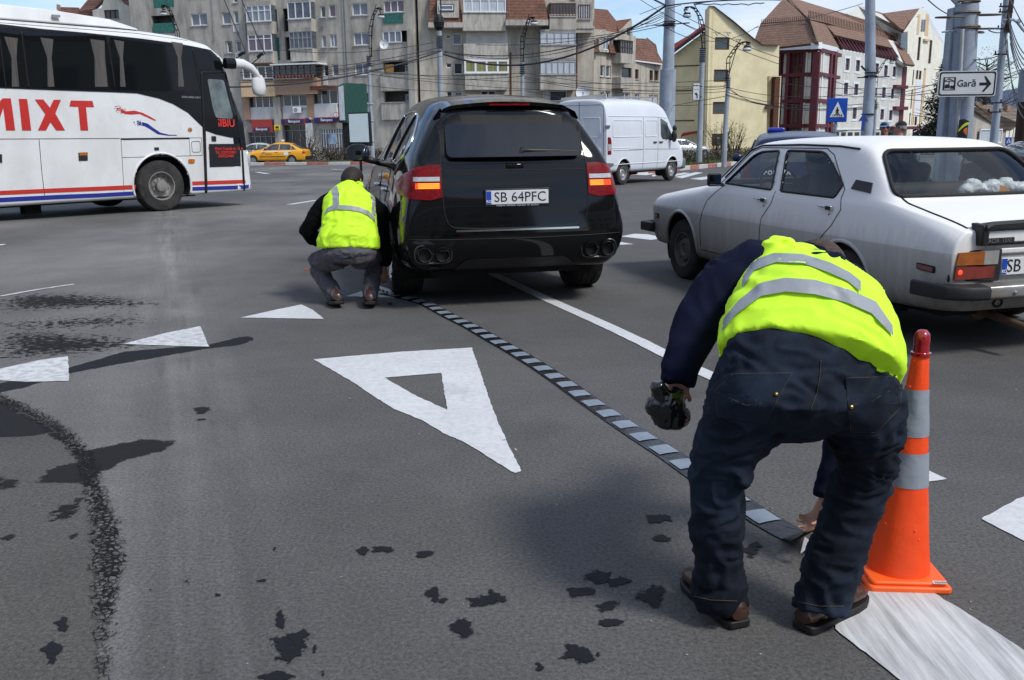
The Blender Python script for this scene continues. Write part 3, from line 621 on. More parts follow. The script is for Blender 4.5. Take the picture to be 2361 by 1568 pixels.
holes += r5+r4
F.wall([(0, base), (F.len, base), (F.len, top), (0, top)], holes, M_CON)
for q, k in todo: F.win(q, **k)
for i, q in enumerate(logg):
    a, b, c, d = q; mb = MB(); F.bx(mb, a-.1, b-.1, c+.1, d+.1, -1.5, -1.2); F.bx(mb, a-.1, b-.15, c+.1, b-.001, -1.2, -.285); F.bx(mb, a-.1, d+.001, c+.1, d+.1, -1.2, -.285); F.bx(mb, a-.15, b, a-.002, d, -1.2, -.285); F.bx(mb, c+.002, b, c+.15, d, -1.2, -.285)
    mb.build('loggia', M_DARK, blk)
    if i in (0, 2, 3): F.win((c-(c-a)*.38, b+.1, c-.1, d-.25), cols=2, off=-.98, ins=.05, sill=False)
    if i == 1: F.win((a+.02, b+.05, c-.9, d), cols=3, ins=.05, pm=PANES[3], sill=False)
for i in (4, 6, 8): a, b, c, d = logg[i]; F.box('glass_brick_screen', (a, b, c if i != 8 else c, d), -.16, -.06, M_GRN)
a, b, c, d = logg[0]; F.box('glass_brick_screen', (a+.15, b-.05, c, b+.85), .0, .06, M_GRN)
a, b, c, d = logg[2]; F.box('hanging_cloth', (a+.05, b, a+.9, d-.2), -.35, -.31, mat('orange_cloth', (.62, .33, .09), .9))
F.box('glass_brick_panel', F.rect((1440, 118, 1622, 214), Z2), .01, .06, M_GRN)
def rail(q, n=6, m=M_WHF, off=.12):
    a, b, c, d = q; mb = MB(); F.bx(mb, a, d-.05, c, d, off-.03, off+.03); F.bx(mb, a, b, c, b+.05, off-.03, off+.03)
    for i in range(n+1): u = a+(c-a-.03)*i/n; F.bx(mb, u, b+.05, u+.03, d-.05, off-.015, off+.015)
    mb.build('railing', m, blk)
F.box('door_panel', F.rect((1485, 350, 1560, 470), Z4b), -.02, .05, M_WHF); rail(F.rect((1508, 780, 1580, 868), Z4b)); rail(F.rect((858, 165, 908, 247), Z2), m=M_MET); rail(F.rect((868, 440, 918, 518), Z2), m=M_MET); rail(F.rect((893, 705, 936, 780), Z2)); F.box('door_panel', F.rect((60, 220, 118, 294), Z2), -.02, .05, M_WHF)
# glazed bays
for r, par, fm, cols, rows, pm, dz in [((178, 48, 405, 198), (195, 200, 418, 312), M_WHF, 4, (.66,), PANES[2], .9), ((560, 16, 770, 172), (568, 175, 782, 290), M_WHF, 3, (), PANES[1], .9), ((197, 316, 415, 470), (206, 470, 432, 585), M_WHF, 3, (.74,), P_PUR, .9), ((578, 290, 780, 446), (585, 455, 798, 560), M_MET, 5, (.62,), PANES[1], .9)]:
    q = F.rect(r, Z2, dz); p = F.rect(par, Z2, dz); p = (q[0], p[1], q[2], q[1])
    F.box('bay_parapet', p, 0.003, dz, M_CON2); F.box('bay_ceiling', (q[0], q[3], q[2], q[3]+.35), .003, dz+.05, M_CON)
    F.box('bay_back', (q[0]+.02, q[1], q[2]-.02, q[3]), .004, .05, M_DARK)
    F.win(q, cols, rows, fm, pm, off=dz, ins=0, sill=True)
    for u in (q[0], q[2]-.06): F.box('bay_side_glass', (u, q[1], u+.06, q[3]), .05, dz-.07, PANES[1])
# loggia parapets right column
for r in [(1425, 398, 1690, 555), (1432, 675, 1700, 833), (1440, 944, 1705, 1100)]:
    q = F.rect(r, Z2); F.box('parapet', (q[0]-.1, q[1], q[2], q[3]), .004, .22, M_CON2); F.box('parapet_cap', (q[0]-.15, q[3], q[2]+.05, q[3]+.07), .0, .28, M_CON)
q = F.rect((1688, 270, 1745, 1100), Z2); F.box('pillar', (q[0], base, q[2], q[3]), .004, .5, M_CON)
# first floor: peach and brick parapets, windows
q = F.rect((132, 742, 440, 888), Z2, .8); F.box('peach_parapet', q, .004, .8, M_PEACH)
q = F.rect((440, 722, 832, 866), Z2, .8); F.box('brick_parapet', q, .004, .8, M_BRK)
q2 = F.rect((740, 860, 800, 1100), Z2, .3); F.box('brick_pier', q2, .003, .3, M_BRK); q2 = F.rect((148, 890, 205, 1100), Z2, .3); F.box('brick_pier', q2, .003, .3, M_BRK)
for q, n in zip(r4, (4, 3, 3)): F.win(q, n, (), M_WHF, PANES[0], ins=.05)
q = F.rect((148, 610, 428, 722), Z2, .8); F.box('bay_back', q, .004, .06, M_DARK); F.win(q, 4, (), M_WHF, PANES[0], off=.8, ins=0)
F.box('tile_canopy', F.rect((150, 580, 430, 606), Z2, .8), .01, .95, M_TILE); F.box('tile_canopy', F.rect((785, 790, 1020, 822), Z2, .5), .01, .9, M_TILE)
q = F.rect((430, 597, 822, 716), Z2, 1.2); F.box('bay_back', q, .004, .06, M_DARK); F.win(q, 7, (.72,), M_DKM, PANES[0], off=1.2, ins=0, fr=.05); F.box('canopy_sheet', (q[0]-.1, q[3], q[2]+.5, q[3]+.12), .004, 1.6, M_WHF)
for k in range(12):
    u = q[0]+.3+k*(q[2]-q[0]-.6)/11; o = MB().lathe([(.09, 0), (.13, .2), (.0, .2)], 8).build('flower_pot', mat('terracotta', (.35, .10, .05), .8), blk); o.location = F.pt(u, q[1]+.03, 1.3); 
F.box('panel_wall', F.rect((205, 992, 465, 1098), Z2), .004, .10, M_WREN); F.box('panel_wall', F.rect((520, 978, 748, 1098), Z2), .004, .10, M_WREN); F.box('panel_wall', F.rect((803, 957, 1022, 1080), Z2), .004, .25, M_WREN)
F.box('column', (F.rect((458, 890, 520, 1400), Z2)[0], base, F.rect((458, 890, 520, 1400), Z2)[2], F.rect((458, 890, 520, 1400), Z2)[3]), .004, .4, M_CON2)
F.box('column', (F.rect((745, 1130, 805, 1400), Z2)[0], base, F.rect((745, 1130, 805, 1400), Z2)[2], F.rect((745, 1130, 805, 1400), Z2)[3]), .004, .35, M_WREN)
for q, n in zip(r5, (5, 3, 9)): F.win(q, n, (.8,), M_MET if n < 9 else M_WHF, PANES[0] if n < 9 else mat('vertical_blinds', (.16, .16, .15), .3, 0, .8, 3, stretch=(9, 9, .1)), ins=.2, sill=False, fr=.06)
F.box('window_poster', F.rect((930, 1230, 1008, 1325), Z2), -.08, -.06, mat('poster_blue', (.30, .40, .50), .5, var=.6, vs=2))
# drain pipes
for x, Z in ((1062, Z2), (1085, Z2), (1175, Z4b), (1645, Z4b)):
    u = F.px(Z(x, 0))[0]; 
    if Z is Z4b: u = F.px(Z(x, 300))[0]
    mb = MB(); mb.tube([F.pt(u, F.px(Z(x, 760 if Z is Z2 else 600))[1], .06), F.pt(u, top, .06)], .05, 6); mb.build('drainpipe', M_MET, blk)
# ---- block centre: recess, balcony stacks, mansards
A2 = B+Vector((.35, .1, 0)); B2 = P(1368, 306, 88.5)
F2 = Facade(blk, A2, B2); hs2 = []; td2 = []
for r, k in [((176, 313, 221, 360), dict(cols=1, sill=False)), ((238, 306, 322, 410), dict(cols=1, pm=PANES[1])), ((178, 578, 231, 624), dict(cols=1, sill=False)), ((250, 575, 330, 682), dict(cols=1, pm=PANES[0])), ((183, 838, 237, 892), dict(cols=1, sill=False)), ((256, 842, 330, 930), dict(cols=1, pm=PANES[3])),
             ((492, 296, 634, 398), dict(cols=2, pm=PANES[2], sill=False)), ((498, 835, 634, 930), dict(cols=2, pm=PANES[0], sill=False)), ((1376, 333, 1400, 446), dict(cols=1, pm=P_WH, sill=False)), ((1068, 832, 1122, 930), dict(cols=1, rows=(.2, .4, .6, .8), pm=P_WH, sill=False)), ((1130, 832, 1290, 930), dict(cols=1, pm=PANES[0], sill=False))]:
    q = F2.rect(r, Z3); hs2.append(q); td2.append((q, k))
F2.wall([(0, base), (F2.len, base), (F2.len, top-4), (0, top-4)], hs2, M_CON3)
for q, k in td2: F2.win(q, **k)
D1 = 1.4
for r in [(330, 112, 728, 282), (342, 400, 747, 570), (354, 672, 744, 824)]: F2.box('balcony_parapet', F2.rect(r, Z3, D1), .003, D1, M_CON2)
F2.box('white_wall_panel', F2.rect((360, 282, 742, 398), Z3), .003, .02, M_WREN)
q = F2.rect((338, -5, 728, 110), Z3, D1); F2.win(q, 5, (), M_WHF, P_WH, off=D1, ins=0); q = F2.rect((346, 550, 755, 672), Z3, D1); F2.win(q, 4, (), M_WHF, P_YB, off=D1, ins=0, fr=.14); F2.box('balcony_top', (q[0], q[3], q[2], q[3]+.1), .003, D1, M_WHF)
F2.box('side_glass', (q[0], q[1], q[0]+.05, q[3]), .01, D1-.08, P_WH)
for r in [(1130, 130, 1372, 302), (1045, 405, 1371, 572), (1045, 676, 1373, 828)]: F2.box('balcony_parapet', F2.rect(r, Z3, D1), .003, D1, M_CON)
for r, fm, pm, n in [((1045, 284, 1371, 408), M_MET, P_WH, 5), ((1045, 548, 1371, 680), M_MET, P_WH, 6), ((1138, 28, 1370, 148), M_BRW, PANES[0], 8)]:
    q = F2.rect(r, Z3, D1); F2.win(q, n, (), fm, pm, off=D1, ins=0, fr=.06); F2.box('balcony_top', (q[0], q[3], q[2], q[3]+.12), .003, D1, M_CON)
q = F2.rect((1380, 55, 1485, 182), Z3); F2.box('dormer_wall', (q[0]-.3, q[1]-1.2, q[2]+.3, q[3]+1.0), .003, .9, M_CON2); F2.win(q, 5, (), M_BRW, P_WH, off=.95, ins=0, fr=.05)
def mans(F, r, m=M_TILE, o0=.1, o1=1.3, back=-.8):      # steep tiled mansard slope between two offsets
    a, b, c, d = F.rect(r, Z3, o1); mb = MB(); mb.rings([[F.pt(a, b, o1), F.pt(a+.35, d, o0), F.pt(a+.35, d, back), F.pt(a, b, back)], [F.pt(c, b, o1), F.pt(c-.35, d, o0), F.pt(c-.35, d, back), F.pt(c, b, back)]]); return mb.build('mansard_roof', m, F.root)
mans(F2, (10, -160, 332, 208)); mans(F2, (728, -160, 1115, 182), o1=1.6); mans(F2, (1375, -160, 1540, 235), o1=.8)
for r, o in [((14, 206, 332, 252), 1.5), ((726, 180, 1118, 232), 1.8), ((1372, 238, 1545, 262), 1.0)]: F2.box('eaves_ledge', F2.rect(r, Z3, o), .0, o, M_CON2)
q = F2.rect((95, 5, 295, 162), Z3, 1.4); F2.box('dormer_wall', q, .2, 1.38, M_CON2); F2.box('dormer_opening', (q[0]+.4, q[1]+.5, q[2]-.4, q[3]-.3), 1.381, 1.42, M_DARK); F2.win((q[2]-1.7, q[1]+.6, q[2]-.5, q[3]-.4), 1, (), M_WHF, PANES[3], off=1.5, ins=.02, sill=False)
for x, y0 in ((772, 480), (1378, 300)): 
    u = F2.px(Z3(x, 600))[0]; MB().tube([F2.pt(u, base, .08), F2.pt(u, F2.px(Z3(x, y0))[1], .08)], .06, 6).build('drainpipe', M_BRW, blk)
# corner wing between left wing and centre, roofs above frame
mb = MB(); F.bx(mb, 0, top, F.len, top+.3, -9, .3); F.bx(mb, .3, base, F.len-.3, top, -9, -1.6); mb.build('roof', M_CON, blk)
F2.box('roof', (0, top-4, F2.len, top-3.8), -9, .1, M_TILE); F2.box('rear_body', (0, base, F2.len-.3, top-4), -9, -.6, M_DARK)
# ---- stepped older wings to the right
def wing(label, xa, Ya, xb, Yb, ytop, wins, m, extra=None):
    a = P(*Z3(xa, 1240), Ya); b = P(*Z3(xb, 1240), Yb); root = thing('house_wing', label, 'building', (a.x, a.y, gz(90)))
    f = Facade(root, a, b); q = [(f.rect(r, Z3), k) for r, k in wins]
    za, zb = f.px(Z3(xa, ytop[0]))[1], f.px(Z3(xb, ytop[1]))[1]
    f.wall([(0, base), (f.len, base), (f.len, zb), (0, za)], [x[0] for x in q], m)
    for x, k in q: f.win(x, **k)
    f.box('rear_body', (.2, base, f.len-.2, min(za, zb)-.2), -9, -.6, M_DARK)
    return f
fC = wing('beige rendered house with tiled mansard, white dormer and rusty glazed balcony box', 1525, 90, 1905, 96, (262, 330),
          [((1600, 352, 1687, 462), dict(cols=3, pm=PANES[2], off=.32, sill=False)), ((1595, 598, 1634, 702), dict(cols=1)), ((1647, 603, 1690, 706), dict(cols=1)), ((1596, 843, 1632, 920), dict(cols=1)), ((1643, 843, 1687, 920), dict(cols=1)), ((1793, 852, 1864, 940), dict(cols=2, sill=False)), ((1793, 622, 1882, 712), dict(cols=1, fm=M_DKM, pm=PANES[0], sill=False))], M_CON3)
mans(fC, (1502, 303, 1598, 478), o1=.5, o0=-.2, back=-.25); mans(fC, (1690, 296, 1786, 492), o1=.5, o0=-.2, back=-.25)
q = fC.rect((1582, 320, 1702, 480), Z3, .3); fC.wall([(q[0], q[1]), (q[2], q[1]), (q[2], q[3]-.4), ((q[0]+q[2])/2, q[3]+.5), (q[0], q[3]-.4)], [fC.rect((1600, 352, 1687, 462), Z3)], M_CON2, .25, 'dormer_wall', .3)
for r in [(1783, 490, 1896, 582), (1783, 712, 1884, 812)]: fC.box('balcony_parapet', fC.rect(r, Z3, 1.0), .003, 1.0, M_CON2)
q = fC.rect((1780, 380, 1893, 490), Z3, 1.0); fC.win(q, 5, (.5,), mat('rusty_frame', (.08, .07, .06), .7), paneM('sooty_glass', (.08, .085, .085)), off=1.0, ins=0, sill=False, fr=.07); fC.box('glass_box_roof', (q[0], q[3], q[2], q[3]+.1), 0, 1.05, M_DKM)
slab('upper_roof', [(*Z3(1490, 75), 94), (*Z3(1660, 88), 97), (*Z3(1742, 190), 98), (*Z3(1752, 302), 95), (*Z3(1500, 262), 91)], .3, M_TILE, fC.root)
slab('gable_wall', [(*Z3(1752, 300), 96), (*Z3(1882, 172), 97), (*Z3(1897, 385), 96.2), (*Z3(1770, 385), 96)], .4, M_CON3, fC.root)
slab('side_roof', [(*Z3(1738, 190), 98), (*Z3(1878, 170), 98.5), (*Z3(1765, 300), 96.5)], .3, M_TILE, fC.root)
fC.box('gable_window', fC.rect((1845, 258, 1868, 320), Z3), -.05, .06, PANES[0])
fD = wing('low beige rendered house with weathered red tile roof and small brown windows', 1898, 100, 2290, 108, (552, 600),
          [((1898, 636, 1946, 724), dict(cols=2, fm=M_BRW, pm=P_BRN)), ((2047, 646, 2079, 738), dict(cols=1, fm=M_BRW, pm=P_BRN)), ((2091, 649, 2131, 740), dict(cols=1, fm=M_BRW, pm=P_BRN)), ((1898, 862, 1947, 940), dict(cols=1)), ((2040, 870, 2076, 955), dict(cols=1, pm=P_WH)), ((2089, 872, 2123, 962), dict(cols=1, pm=P_WH))], M_CON3)
slab('roof', [(*Z3(1885, 350), 104), (*Z3(2032, 356), 107), (*Z3(2100, 440), 108), (*Z3(2180, 590), 104), (*Z3(1895, 556), 99.7)], .3, M_TILE, fD.root)
slab('roof_slope', [(*Z3(2030, 350), 107), (*Z3(2108, 410), 109), (*Z3(2125, 492), 110), (*Z3(2100, 500), 108)], .2, M_TILE, fD.root)
slab('gutter', [(*Z3(1893, 548), 99.5), (*Z3(2180, 588), 104), (*Z3(2180, 598), 104), (*Z3(1893, 560), 99.5)], .15, M_WHF, fD.root)
# ---- old cream house at the far left, behind the coach
a = P(205, 318, 100); b = P(331, 314, 98.5); oh = thing('old_house', 'old cream house with steep red tile roof and arched gable window behind the coach', 'building', (a.x, a.y, base)); f = Facade(oh, a, b)
Z1 = lambda x, y: (x/3, y/3)
q1 = f.rect((720, 68, 822, 130), Z1); q2 = f.rect((928, 150, 996, 240), Z1)
gable = [f.px(Z1(*p)) for p in [(640, 600), (640, 70), (700, 55), (718, 0), (735, -25), (800, -25), (835, 20), (905, 55), (905, 130), (992, 118), (992, 600)]]
gable[0] = (gable[0][0], base); gable[-1] = (gable[-1][0], base); f.wall(gable, [q1, q2], plaster('old_cream', (.60, .57, .48), amt=.3)); f.win(q1, 3, (), M_BRW, PANES[0]); f.win(q2, 2, (), M_WHF, PANES[1])
slab('roof', [(*Z1(540, 78), 100.5), (*Z1(630, -30), 104), (*Z1(740, -70), 105), (*Z1(735, -20), 101), (*Z1(645, 62), 100.2), (*Z1(645, 200), 100.2), (*Z1(540, 200), 100.2)], .3, M_TILE, oh); slab('roof', [(*Z1(835, -70), 105), (*Z1(992, -70), 105), (*Z1(992, 120), 99.4), (*Z1(908, 128), 99.4), (*Z1(905, 50), 100), (*Z1(838, 15), 101)], .3, M_TILE, oh); slab('low_roof', [(*Z1(405, 48), 102), (*Z1(545, 52), 102), (*Z1(545, 200), 100.6), (*Z1(405, 200), 100.6)], .3, M_TILE, oh)
slab('chimney', [(*Z1(390, 30), 100), (*Z1(402, 30), 100), (*Z1(404, 70), 100), (*Z1(392, 70), 100)], .5, M_BRK, oh)
f.box('rear_body', (-8, base, f.len-.3, base+9), -8, -1.2, plaster('old_cream', (.6, .57, .48)))
# ---- yellow house
yl = P(*Z4(283, 1240), 84); ym = P(*Z4(600, 1240), 83); yb = thing('yellow_house', 'tall yellow rendered house with sweeping gable and four square dark windows', 'building', (ym.x, ym.y, base)); f = Facade(yb, yl, ym)
f.wall([(0, base), (f.len, base), (f.len, f.px(Z4(598, 262))[1]), (0, f.px(Z4(278, 508))[1])], [], M_YEL2)
for y in (605, 832, 1108): f.box('brown_band', f.rect((300, y-5, 560, y+5), Z4), -.01, .06, M_BRW)
for y0, y1 in ((655, 760), (940, 1060)): f.box('side_window', f.rect((586, y0, 597, y1), Z4), -.01, .05, PANES[0])
slab('red_roof', [(*Z4(275, 425), 88), (*Z4(350, 425), 90), (*Z4(600, 235), 90), (*Z4(600, 268), 83), (*Z4(278, 498), 83.6)], .2, M_TILE3, yb)
slab('eave', [(*Z4(272, 492), 83), (*Z4(598, 258), 82.6), (*Z4(598, 274), 82.6), (*Z4(276, 512), 83)], .5, M_DKM, yb)
slab('awning', [(*Z4(375, 1250), 83.2), (*Z4(392, 1222), 83.2), (*Z4(590, 1190), 82), (*Z4(590, 1204), 81)], .12, mat('red_awning', (.35, .02, .02), .7), yb)
f.box('awning_post', f.rect((378, 1255, 384, 1400), Z4, .5), .4, .5, M_MAR); f.box('drainpipe', f.rect((297, 600, 305, 1400), Z4, .1), .03, .13, M_MET)
f.box('meter_box', f.rect((586, 1200, 607, 1250), Z4, .3), .02, .3, M_LG)
a = P(*Z4(622, 1240), 80); b = P(*Z4(1278, 1240), 81); f = Facade(yb, a, b)
ol = [f.px(Z4(*p)) for p in [(608, 1440), (640, 58), (682, 60), (760, 118), (860, 195), (960, 280), (1040, 350), (1085, 390), (1128, 411), (1280, 416), (1272, 705), (1170, 703), (1160, 1440)]]
ol[0] = (ol[0][0], base); ol[-1] = (ol[-1][0], base)
wr = [f.rect(r, Z4) for r in [(688, 342, 822, 458), (679, 639, 812, 753), (669, 936, 800, 1048), (659, 1228, 790, 1342)]]
f.wall(ol, wr, M_YEL)
for q in wr: f.win(q, 1, (), M_BRW, PANES[0], ins=.1, sill=False, fr=.10)
q = f.rect((608, 60, 640, 1440), Z4); fin = [P(*Z4(598, 92), 83), P(*Z4(640, 56), 80), P(*Z4(606, 1440), 80), P(*Z4(578, 1440), 83)]; mb = MB(); fin[2].z = fin[3].z = base; mb.prism([p-Vector(yb.location) for p in fin], (.35, 0, 0)); mb.build('corner_fin', M_YEL2, yb)
slab('coping', [(*Z4(636, 54), 79.9), (*Z4(684, 55), 79.9), (*Z4(860, 190), 80), (*Z4(1040, 345), 80.3), (*Z4(1130, 406), 80.4), (*Z4(1282, 411), 80.6), (*Z4(1282, 418), 80.6), (*Z4(1128, 414), 80.4), (*Z4(1040, 354), 80.3), (*Z4(860, 200), 80), (*Z4(682, 64), 79.9), (*Z4(638, 62), 79.9)], .5, M_BRW, yb)
f.box('recess_wall', f.rect((1160, 700, 1280, 1440), Z4, -1.0), -1.3, -1.0, M_YEL); q = f.rect((1225, 705, 1272, 1440), Z4, -.3); f.box('brown_pilaster', (q[0], base, q[2], q[3]), -.98, -.3, M_BRW)
q = f.rect((1155, 972, 1225, 1000), Z4, .2); f.box('brown_corbel', q, -1, .2, M_BRW); q = f.rect((650, 1405, 1150, 1416), Z4, .1); f.box('yellow_gas_pipe', q, .01, .1, mat('yellow_pipe', (.7, .5, .04), .5))
f.box('rear_body', (0, base, f.len-.6, base+7.5), -9, -1.4, M_YEL2)
# ---- maroon framed corner building with tile roofs
a = P(*Z4(1235, 1215), 108.5); b = P(*Z4(1612, 1215), 105); c = P(*Z4(1800, 1215), 113.5)
mr = thing('corner_building', 'big white corner building with maroon frame grid, brown tile mansard and slatted eaves', 'building', (b.x, b.y, base)); f = Facade(mr, a, b)
zt = f.px(Z4(1600, 455))[1]; f.box('back_wall', (0, base, f.len-.3, zt), -1.6, -1.4, M_CREAM)
lv = [462, 680, 920, 1148, 1390]
for y in lv: q = f.rect((1260, y-8 if y > 500 else y-16, 1612, y+24), Z4); f.box('beam', (0, q[1], f.len, q[3]), -.35, .1, M_MAR)
for x0, x1 in ((1262, 1276), (1330, 1360), (1478, 1502), (1566, 1614)): q = f.rect((x0, 470, x1, 1440), Z4); f.box('column', (q[0], base, q[2], q[3]), -.6, .15, M_MAR)
for i in range(4):
    q = f.rect((1362, lv[i]+25, 1478, lv[i+1]-10), Z4); f.win(q, 3, (.35, .7), M_MAR, P_BRN, off=-.25, ins=0, sill=False, fr=.12)
    q = f.rect((1502, lv[i]+25, 1566, lv[i+1]-8), Z4); f.box('white_panel', q, -.2, -.1, M_CREAM)
    q = f.rect((1276, lv[i]+25, 1330, lv[i+1]-8), Z4); f.box('white_panel', q, -1.0, -.9, M_CREAM)
g = Facade(mr, b, c)
for i, y in enumerate(lv): q = g.rect((1612, y-8 if y > 500 else y-10, 1790, y+24), Z4); g.box('beam', (0, q[1], g.len, q[3]), -.35, .12, M_MAR)
for x0, x1 in ((1612, 1622), (1722, 1735), (1755, 1772)): q = g.rect((x0, 470, x1, 1440), Z4); g.box('column', (q[0], base, q[2], q[3]), -.6, .16, M_MAR)
q = g.rect((1622, 470, 1722, 1440), Z4); g.box('white_panel_wall', (q[0], base, q[2], q[3]), -.25, -.08, M_WREN)
g.box('back_wall', (.3, base, g.len, zt), -1.6, -1.4, M_CREAM); g.box('dark_glazing', (q[2], base, g.len, zt-.5), -.9, -.7, PANES[0])
slab('cornice', [(*Z4(1283, 428), 107.5), (*Z4(1640, 388), 104), (*Z4(1640, 448), 104), (*Z4(1283, 462), 107.5)], .8, M_WHF, mr); slab('cornice', [(*Z4(1640, 388), 104), (*Z4(1818, 432), 112), (*Z4(1816, 474), 112), (*Z4(1640, 448), 104)], .8, M_WHF, mr)
slab('mansard_roof', [(*Z4(1048, 378), 110), (*Z4(1105, 222), 112), (*Z4(1560, 186), 108), (*Z4(1638, 388), 103.8), (*Z4(1283, 430), 107.3), (*Z4(1125, 415), 108.5)], .4, M_TILE2, mr)
slab('mansard_roof', [(*Z4(1560, 186), 108), (*Z4(1705, 222), 114), (*Z4(1830, 436), 112.5), (*Z4(1638, 388), 103.8)], .4, M_TILE2, mr)
slab('hip_roof', [(*Z4(1108, 214), 112), (*Z4(1310, -6), 120), (*Z4(1365, -10), 120), (*Z4(1552, 182), 108)], .4, M_TILE2, mr)
slab('long_roof', [(1818, -8, 120), (1906, 19, 126), (1998, 46, 133), (2078, 93, 140), (2071, 97, 138), (1906, 53, 114), (1865, 44, 108.5)], .4, M_TILE2, mr)
slab('lower_roof', [(*Z5(-20, 212), 114.5), (*Z5(560, 360), 128), (*Z5(612, 442), 127), (*Z5(78, 322), 114)], .3, M_TILE2, mr)
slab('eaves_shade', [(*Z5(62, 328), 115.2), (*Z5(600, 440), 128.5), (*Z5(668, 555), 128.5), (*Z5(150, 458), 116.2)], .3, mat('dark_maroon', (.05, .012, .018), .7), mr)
for i in range(17):
    t0 = i/16; x0 = 78+t0*520; y0 = 330+t0*112; x1 = x0+80+t0*-10; y1 = y0+122-t0*12; Y_ = 114.3+t0*13
    slab('slat', [(*Z5(x0, y0), Y_), (*Z5(x0+9, y0+2), Y_), (*Z5(x1+9, y1), Y_+.8), (*Z5(x1, y1-2), Y_+.8)], .3, M_MAR, mr)
gd = MB()
for i in range(60):
    t0 = i/59; p = P(1862+t0*212, 40+t0*52, 108+t0*30)-Vector(mr.location)+Vector((0, -.4, 0)); gd.box(p+Vector((0, 0, .3)), (.07, .07, .8))
for i in range(26): t0 = i/25; p = P(*Z4(1110+t0*440, 212-t0*36), 112-t0*4)-Vector(mr.location)+Vector((0, -.4, 0)); gd.box(p+Vector((0, 0, .15)), (.06, .06, .45))
tag(gd.build('snow_guard', M_BRW, mr), kind='stuff')
slab('ridge_strip', [(*Z4(1355, -8), 119.5), (*Z4(1368, -10), 119.5), (*Z4(1560, 180), 107.6), (*Z4(1640, 384), 103.4), (*Z4(1626, 384), 103.4), (*Z4(1546, 182), 107.6)], .15, M_TILE4, mr)
# right wing wall with framed windows
a = P(*Z5(60, 1200), 114); b = P(*Z5(668, 1190), 130.5); f = Facade(mr, a, b); wl = []
for r in [(170, 537, 208, 645), (265, 552, 303, 655), (443, 582, 476, 682), (524, 600, 558, 700), (604, 612, 634, 706), (155, 760, 194, 866), (250, 772, 288, 874), (425, 808, 455, 888), (505, 802, 540, 900), (588, 815, 617, 907), (235, 988, 273, 1092), (490, 1003, 524, 1100), (570, 1012, 602, 1104)]: wl.append(f.rect(r, Z5))
zl, zr = f.px(Z5(100, 455))[1], f.px(Z5(668, 570))[1]
f.wall([(0, base), (f.len, base), (f.len, zr), (0, zl)], wl, M_LG)
for q in wl:
    f.win(q, 1, (.45,), M_MAR, PANES[1], ins=.12, sill=False, fr=.1); a_, b_, c_, d_ = q; mb = MB(); t_ = .28
    for rr in ((a_-t_, b_-t_, a_, d_+t_), (c_, b_-t_, c_+t_, d_+t_), (a_, d_, c_, d_+t_), (a_, b_-t_, c_, b_)): f.bx(mb, *rr, .003, .05)
    mb.build('window_surround', M_WHF, mr)
q = f.rect((60, 1182, 640, 1190), Z5); f.box('plinth_band', (0, q[1], f.len, q[3]), .003, .12, M_WHF)
for k in range(9): q = f.rect((70+k*62, 1215, 110+k*62, 1250), Z5); f.box('shop_window', q, .01, .06, PANES[0])
slab('gutter', [(*Z5(148, 452), 115.4), (*Z5(670, 553), 129.8), (*Z5(670, 562), 129.8), (*Z5(148, 465), 115.4)], .3, M_WHF, mr)
f.box('rear_body', (.5, base, f.len, base+9), -10, -1, M_LG)
slab('side_roof', [(*Z5(612, 380), 131), (*Z5(702, 396), 134), (*Z5(812, 600), 130), (*Z5(728, 588), 127)], .3, M_TILE2, mr); slab('grey_gable', [(*Z5(558, 362), 130), (*Z5(614, 376), 131), (*Z5(730, 596), 127.5), (*Z5(668, 556), 127.5)], .4, M_LG, mr)
# ---- white tower with pointed gable
a = P(*Z5(662, 1190), 131); b = P(*Z5(1062, 1176), 142); wt = thing('gabled_building', 'tall cream building with pointed gable, slit windows and brown roof beyond the corner building', 'building', (a.x, a.y, base)); f = Facade(wt, a, b)
sl = [f.rect(r, Z5) for r in [(836, 340, 860, 556), (940, 368, 964, 586), (822, 645, 842, 728), (848, 650, 870, 732), (803, 858, 822, 940), (830, 862, 850, 942), (778, 1068, 800, 1150), (808, 1070, 830, 1152), (888, 628, 906, 800), (868, 830, 888, 1010), (850, 1040, 868, 1200), (790, 640, 800, 784), (775, 820, 786, 1000), (758, 1035, 768, 1150)]]
ol = [f.px(Z5(*p)) for p in [(662, 1300), (690, 600), (740, 590), (745, 290), (895, 72), (995, 338), (1060, 382), (1060, 1300)]]
ol[0] = (0, base); ol[-1] = (f.len, base); f.wall(ol, sl, M_CREAM)
for i, q in enumerate(sl): f.win(q, 1, (.5,), M_BRW, P_BRN if i < 8 else PANES[1], ins=.1, sill=False, fr=.08)
for r in ((868, 180, 882, 290), (888, 180, 902, 290)): q = f.rect(r, Z5); f.box('lancet_window', q, .01, .05, PANES[1])
for r in ((832, 130, 852, 318), (905, 130, 935, 330), (873, 640, 893, 1150), (790, 800, 803, 1150)): f.box('peach_strip', f.rect(r, Z5), .012, .03, M_PEACH)
f.box('white_panel', f.rect((812, 735, 866, 1060), Z5), .008, .02, M_WHF); q = f.rect((884, 360, 930, 380), Z5); f.box('ledge', q, .01, .3, M_PEACH)
slab('roof', [(*Z5(518, 122), 140), (*Z5(897, 70), 141), (*Z5(740, 280), 133.5), (*Z5(680, 262), 133)], .3, M_TILE2, wt); slab('front_gable_verge', [(*Z5(736, 282), 133), (*Z5(896, 66), 137), (*Z5(905, 85), 137), (*Z5(748, 296), 133)], .3, M_WHF, wt); slab('right_verge', [(*Z5(896, 66), 137), (*Z5(1070, 382), 141.5), (*Z5(1062, 396), 141.5), (*Z5(990, 350), 140), (*Z5(900, 92), 137)], .3, M_WHF, wt)
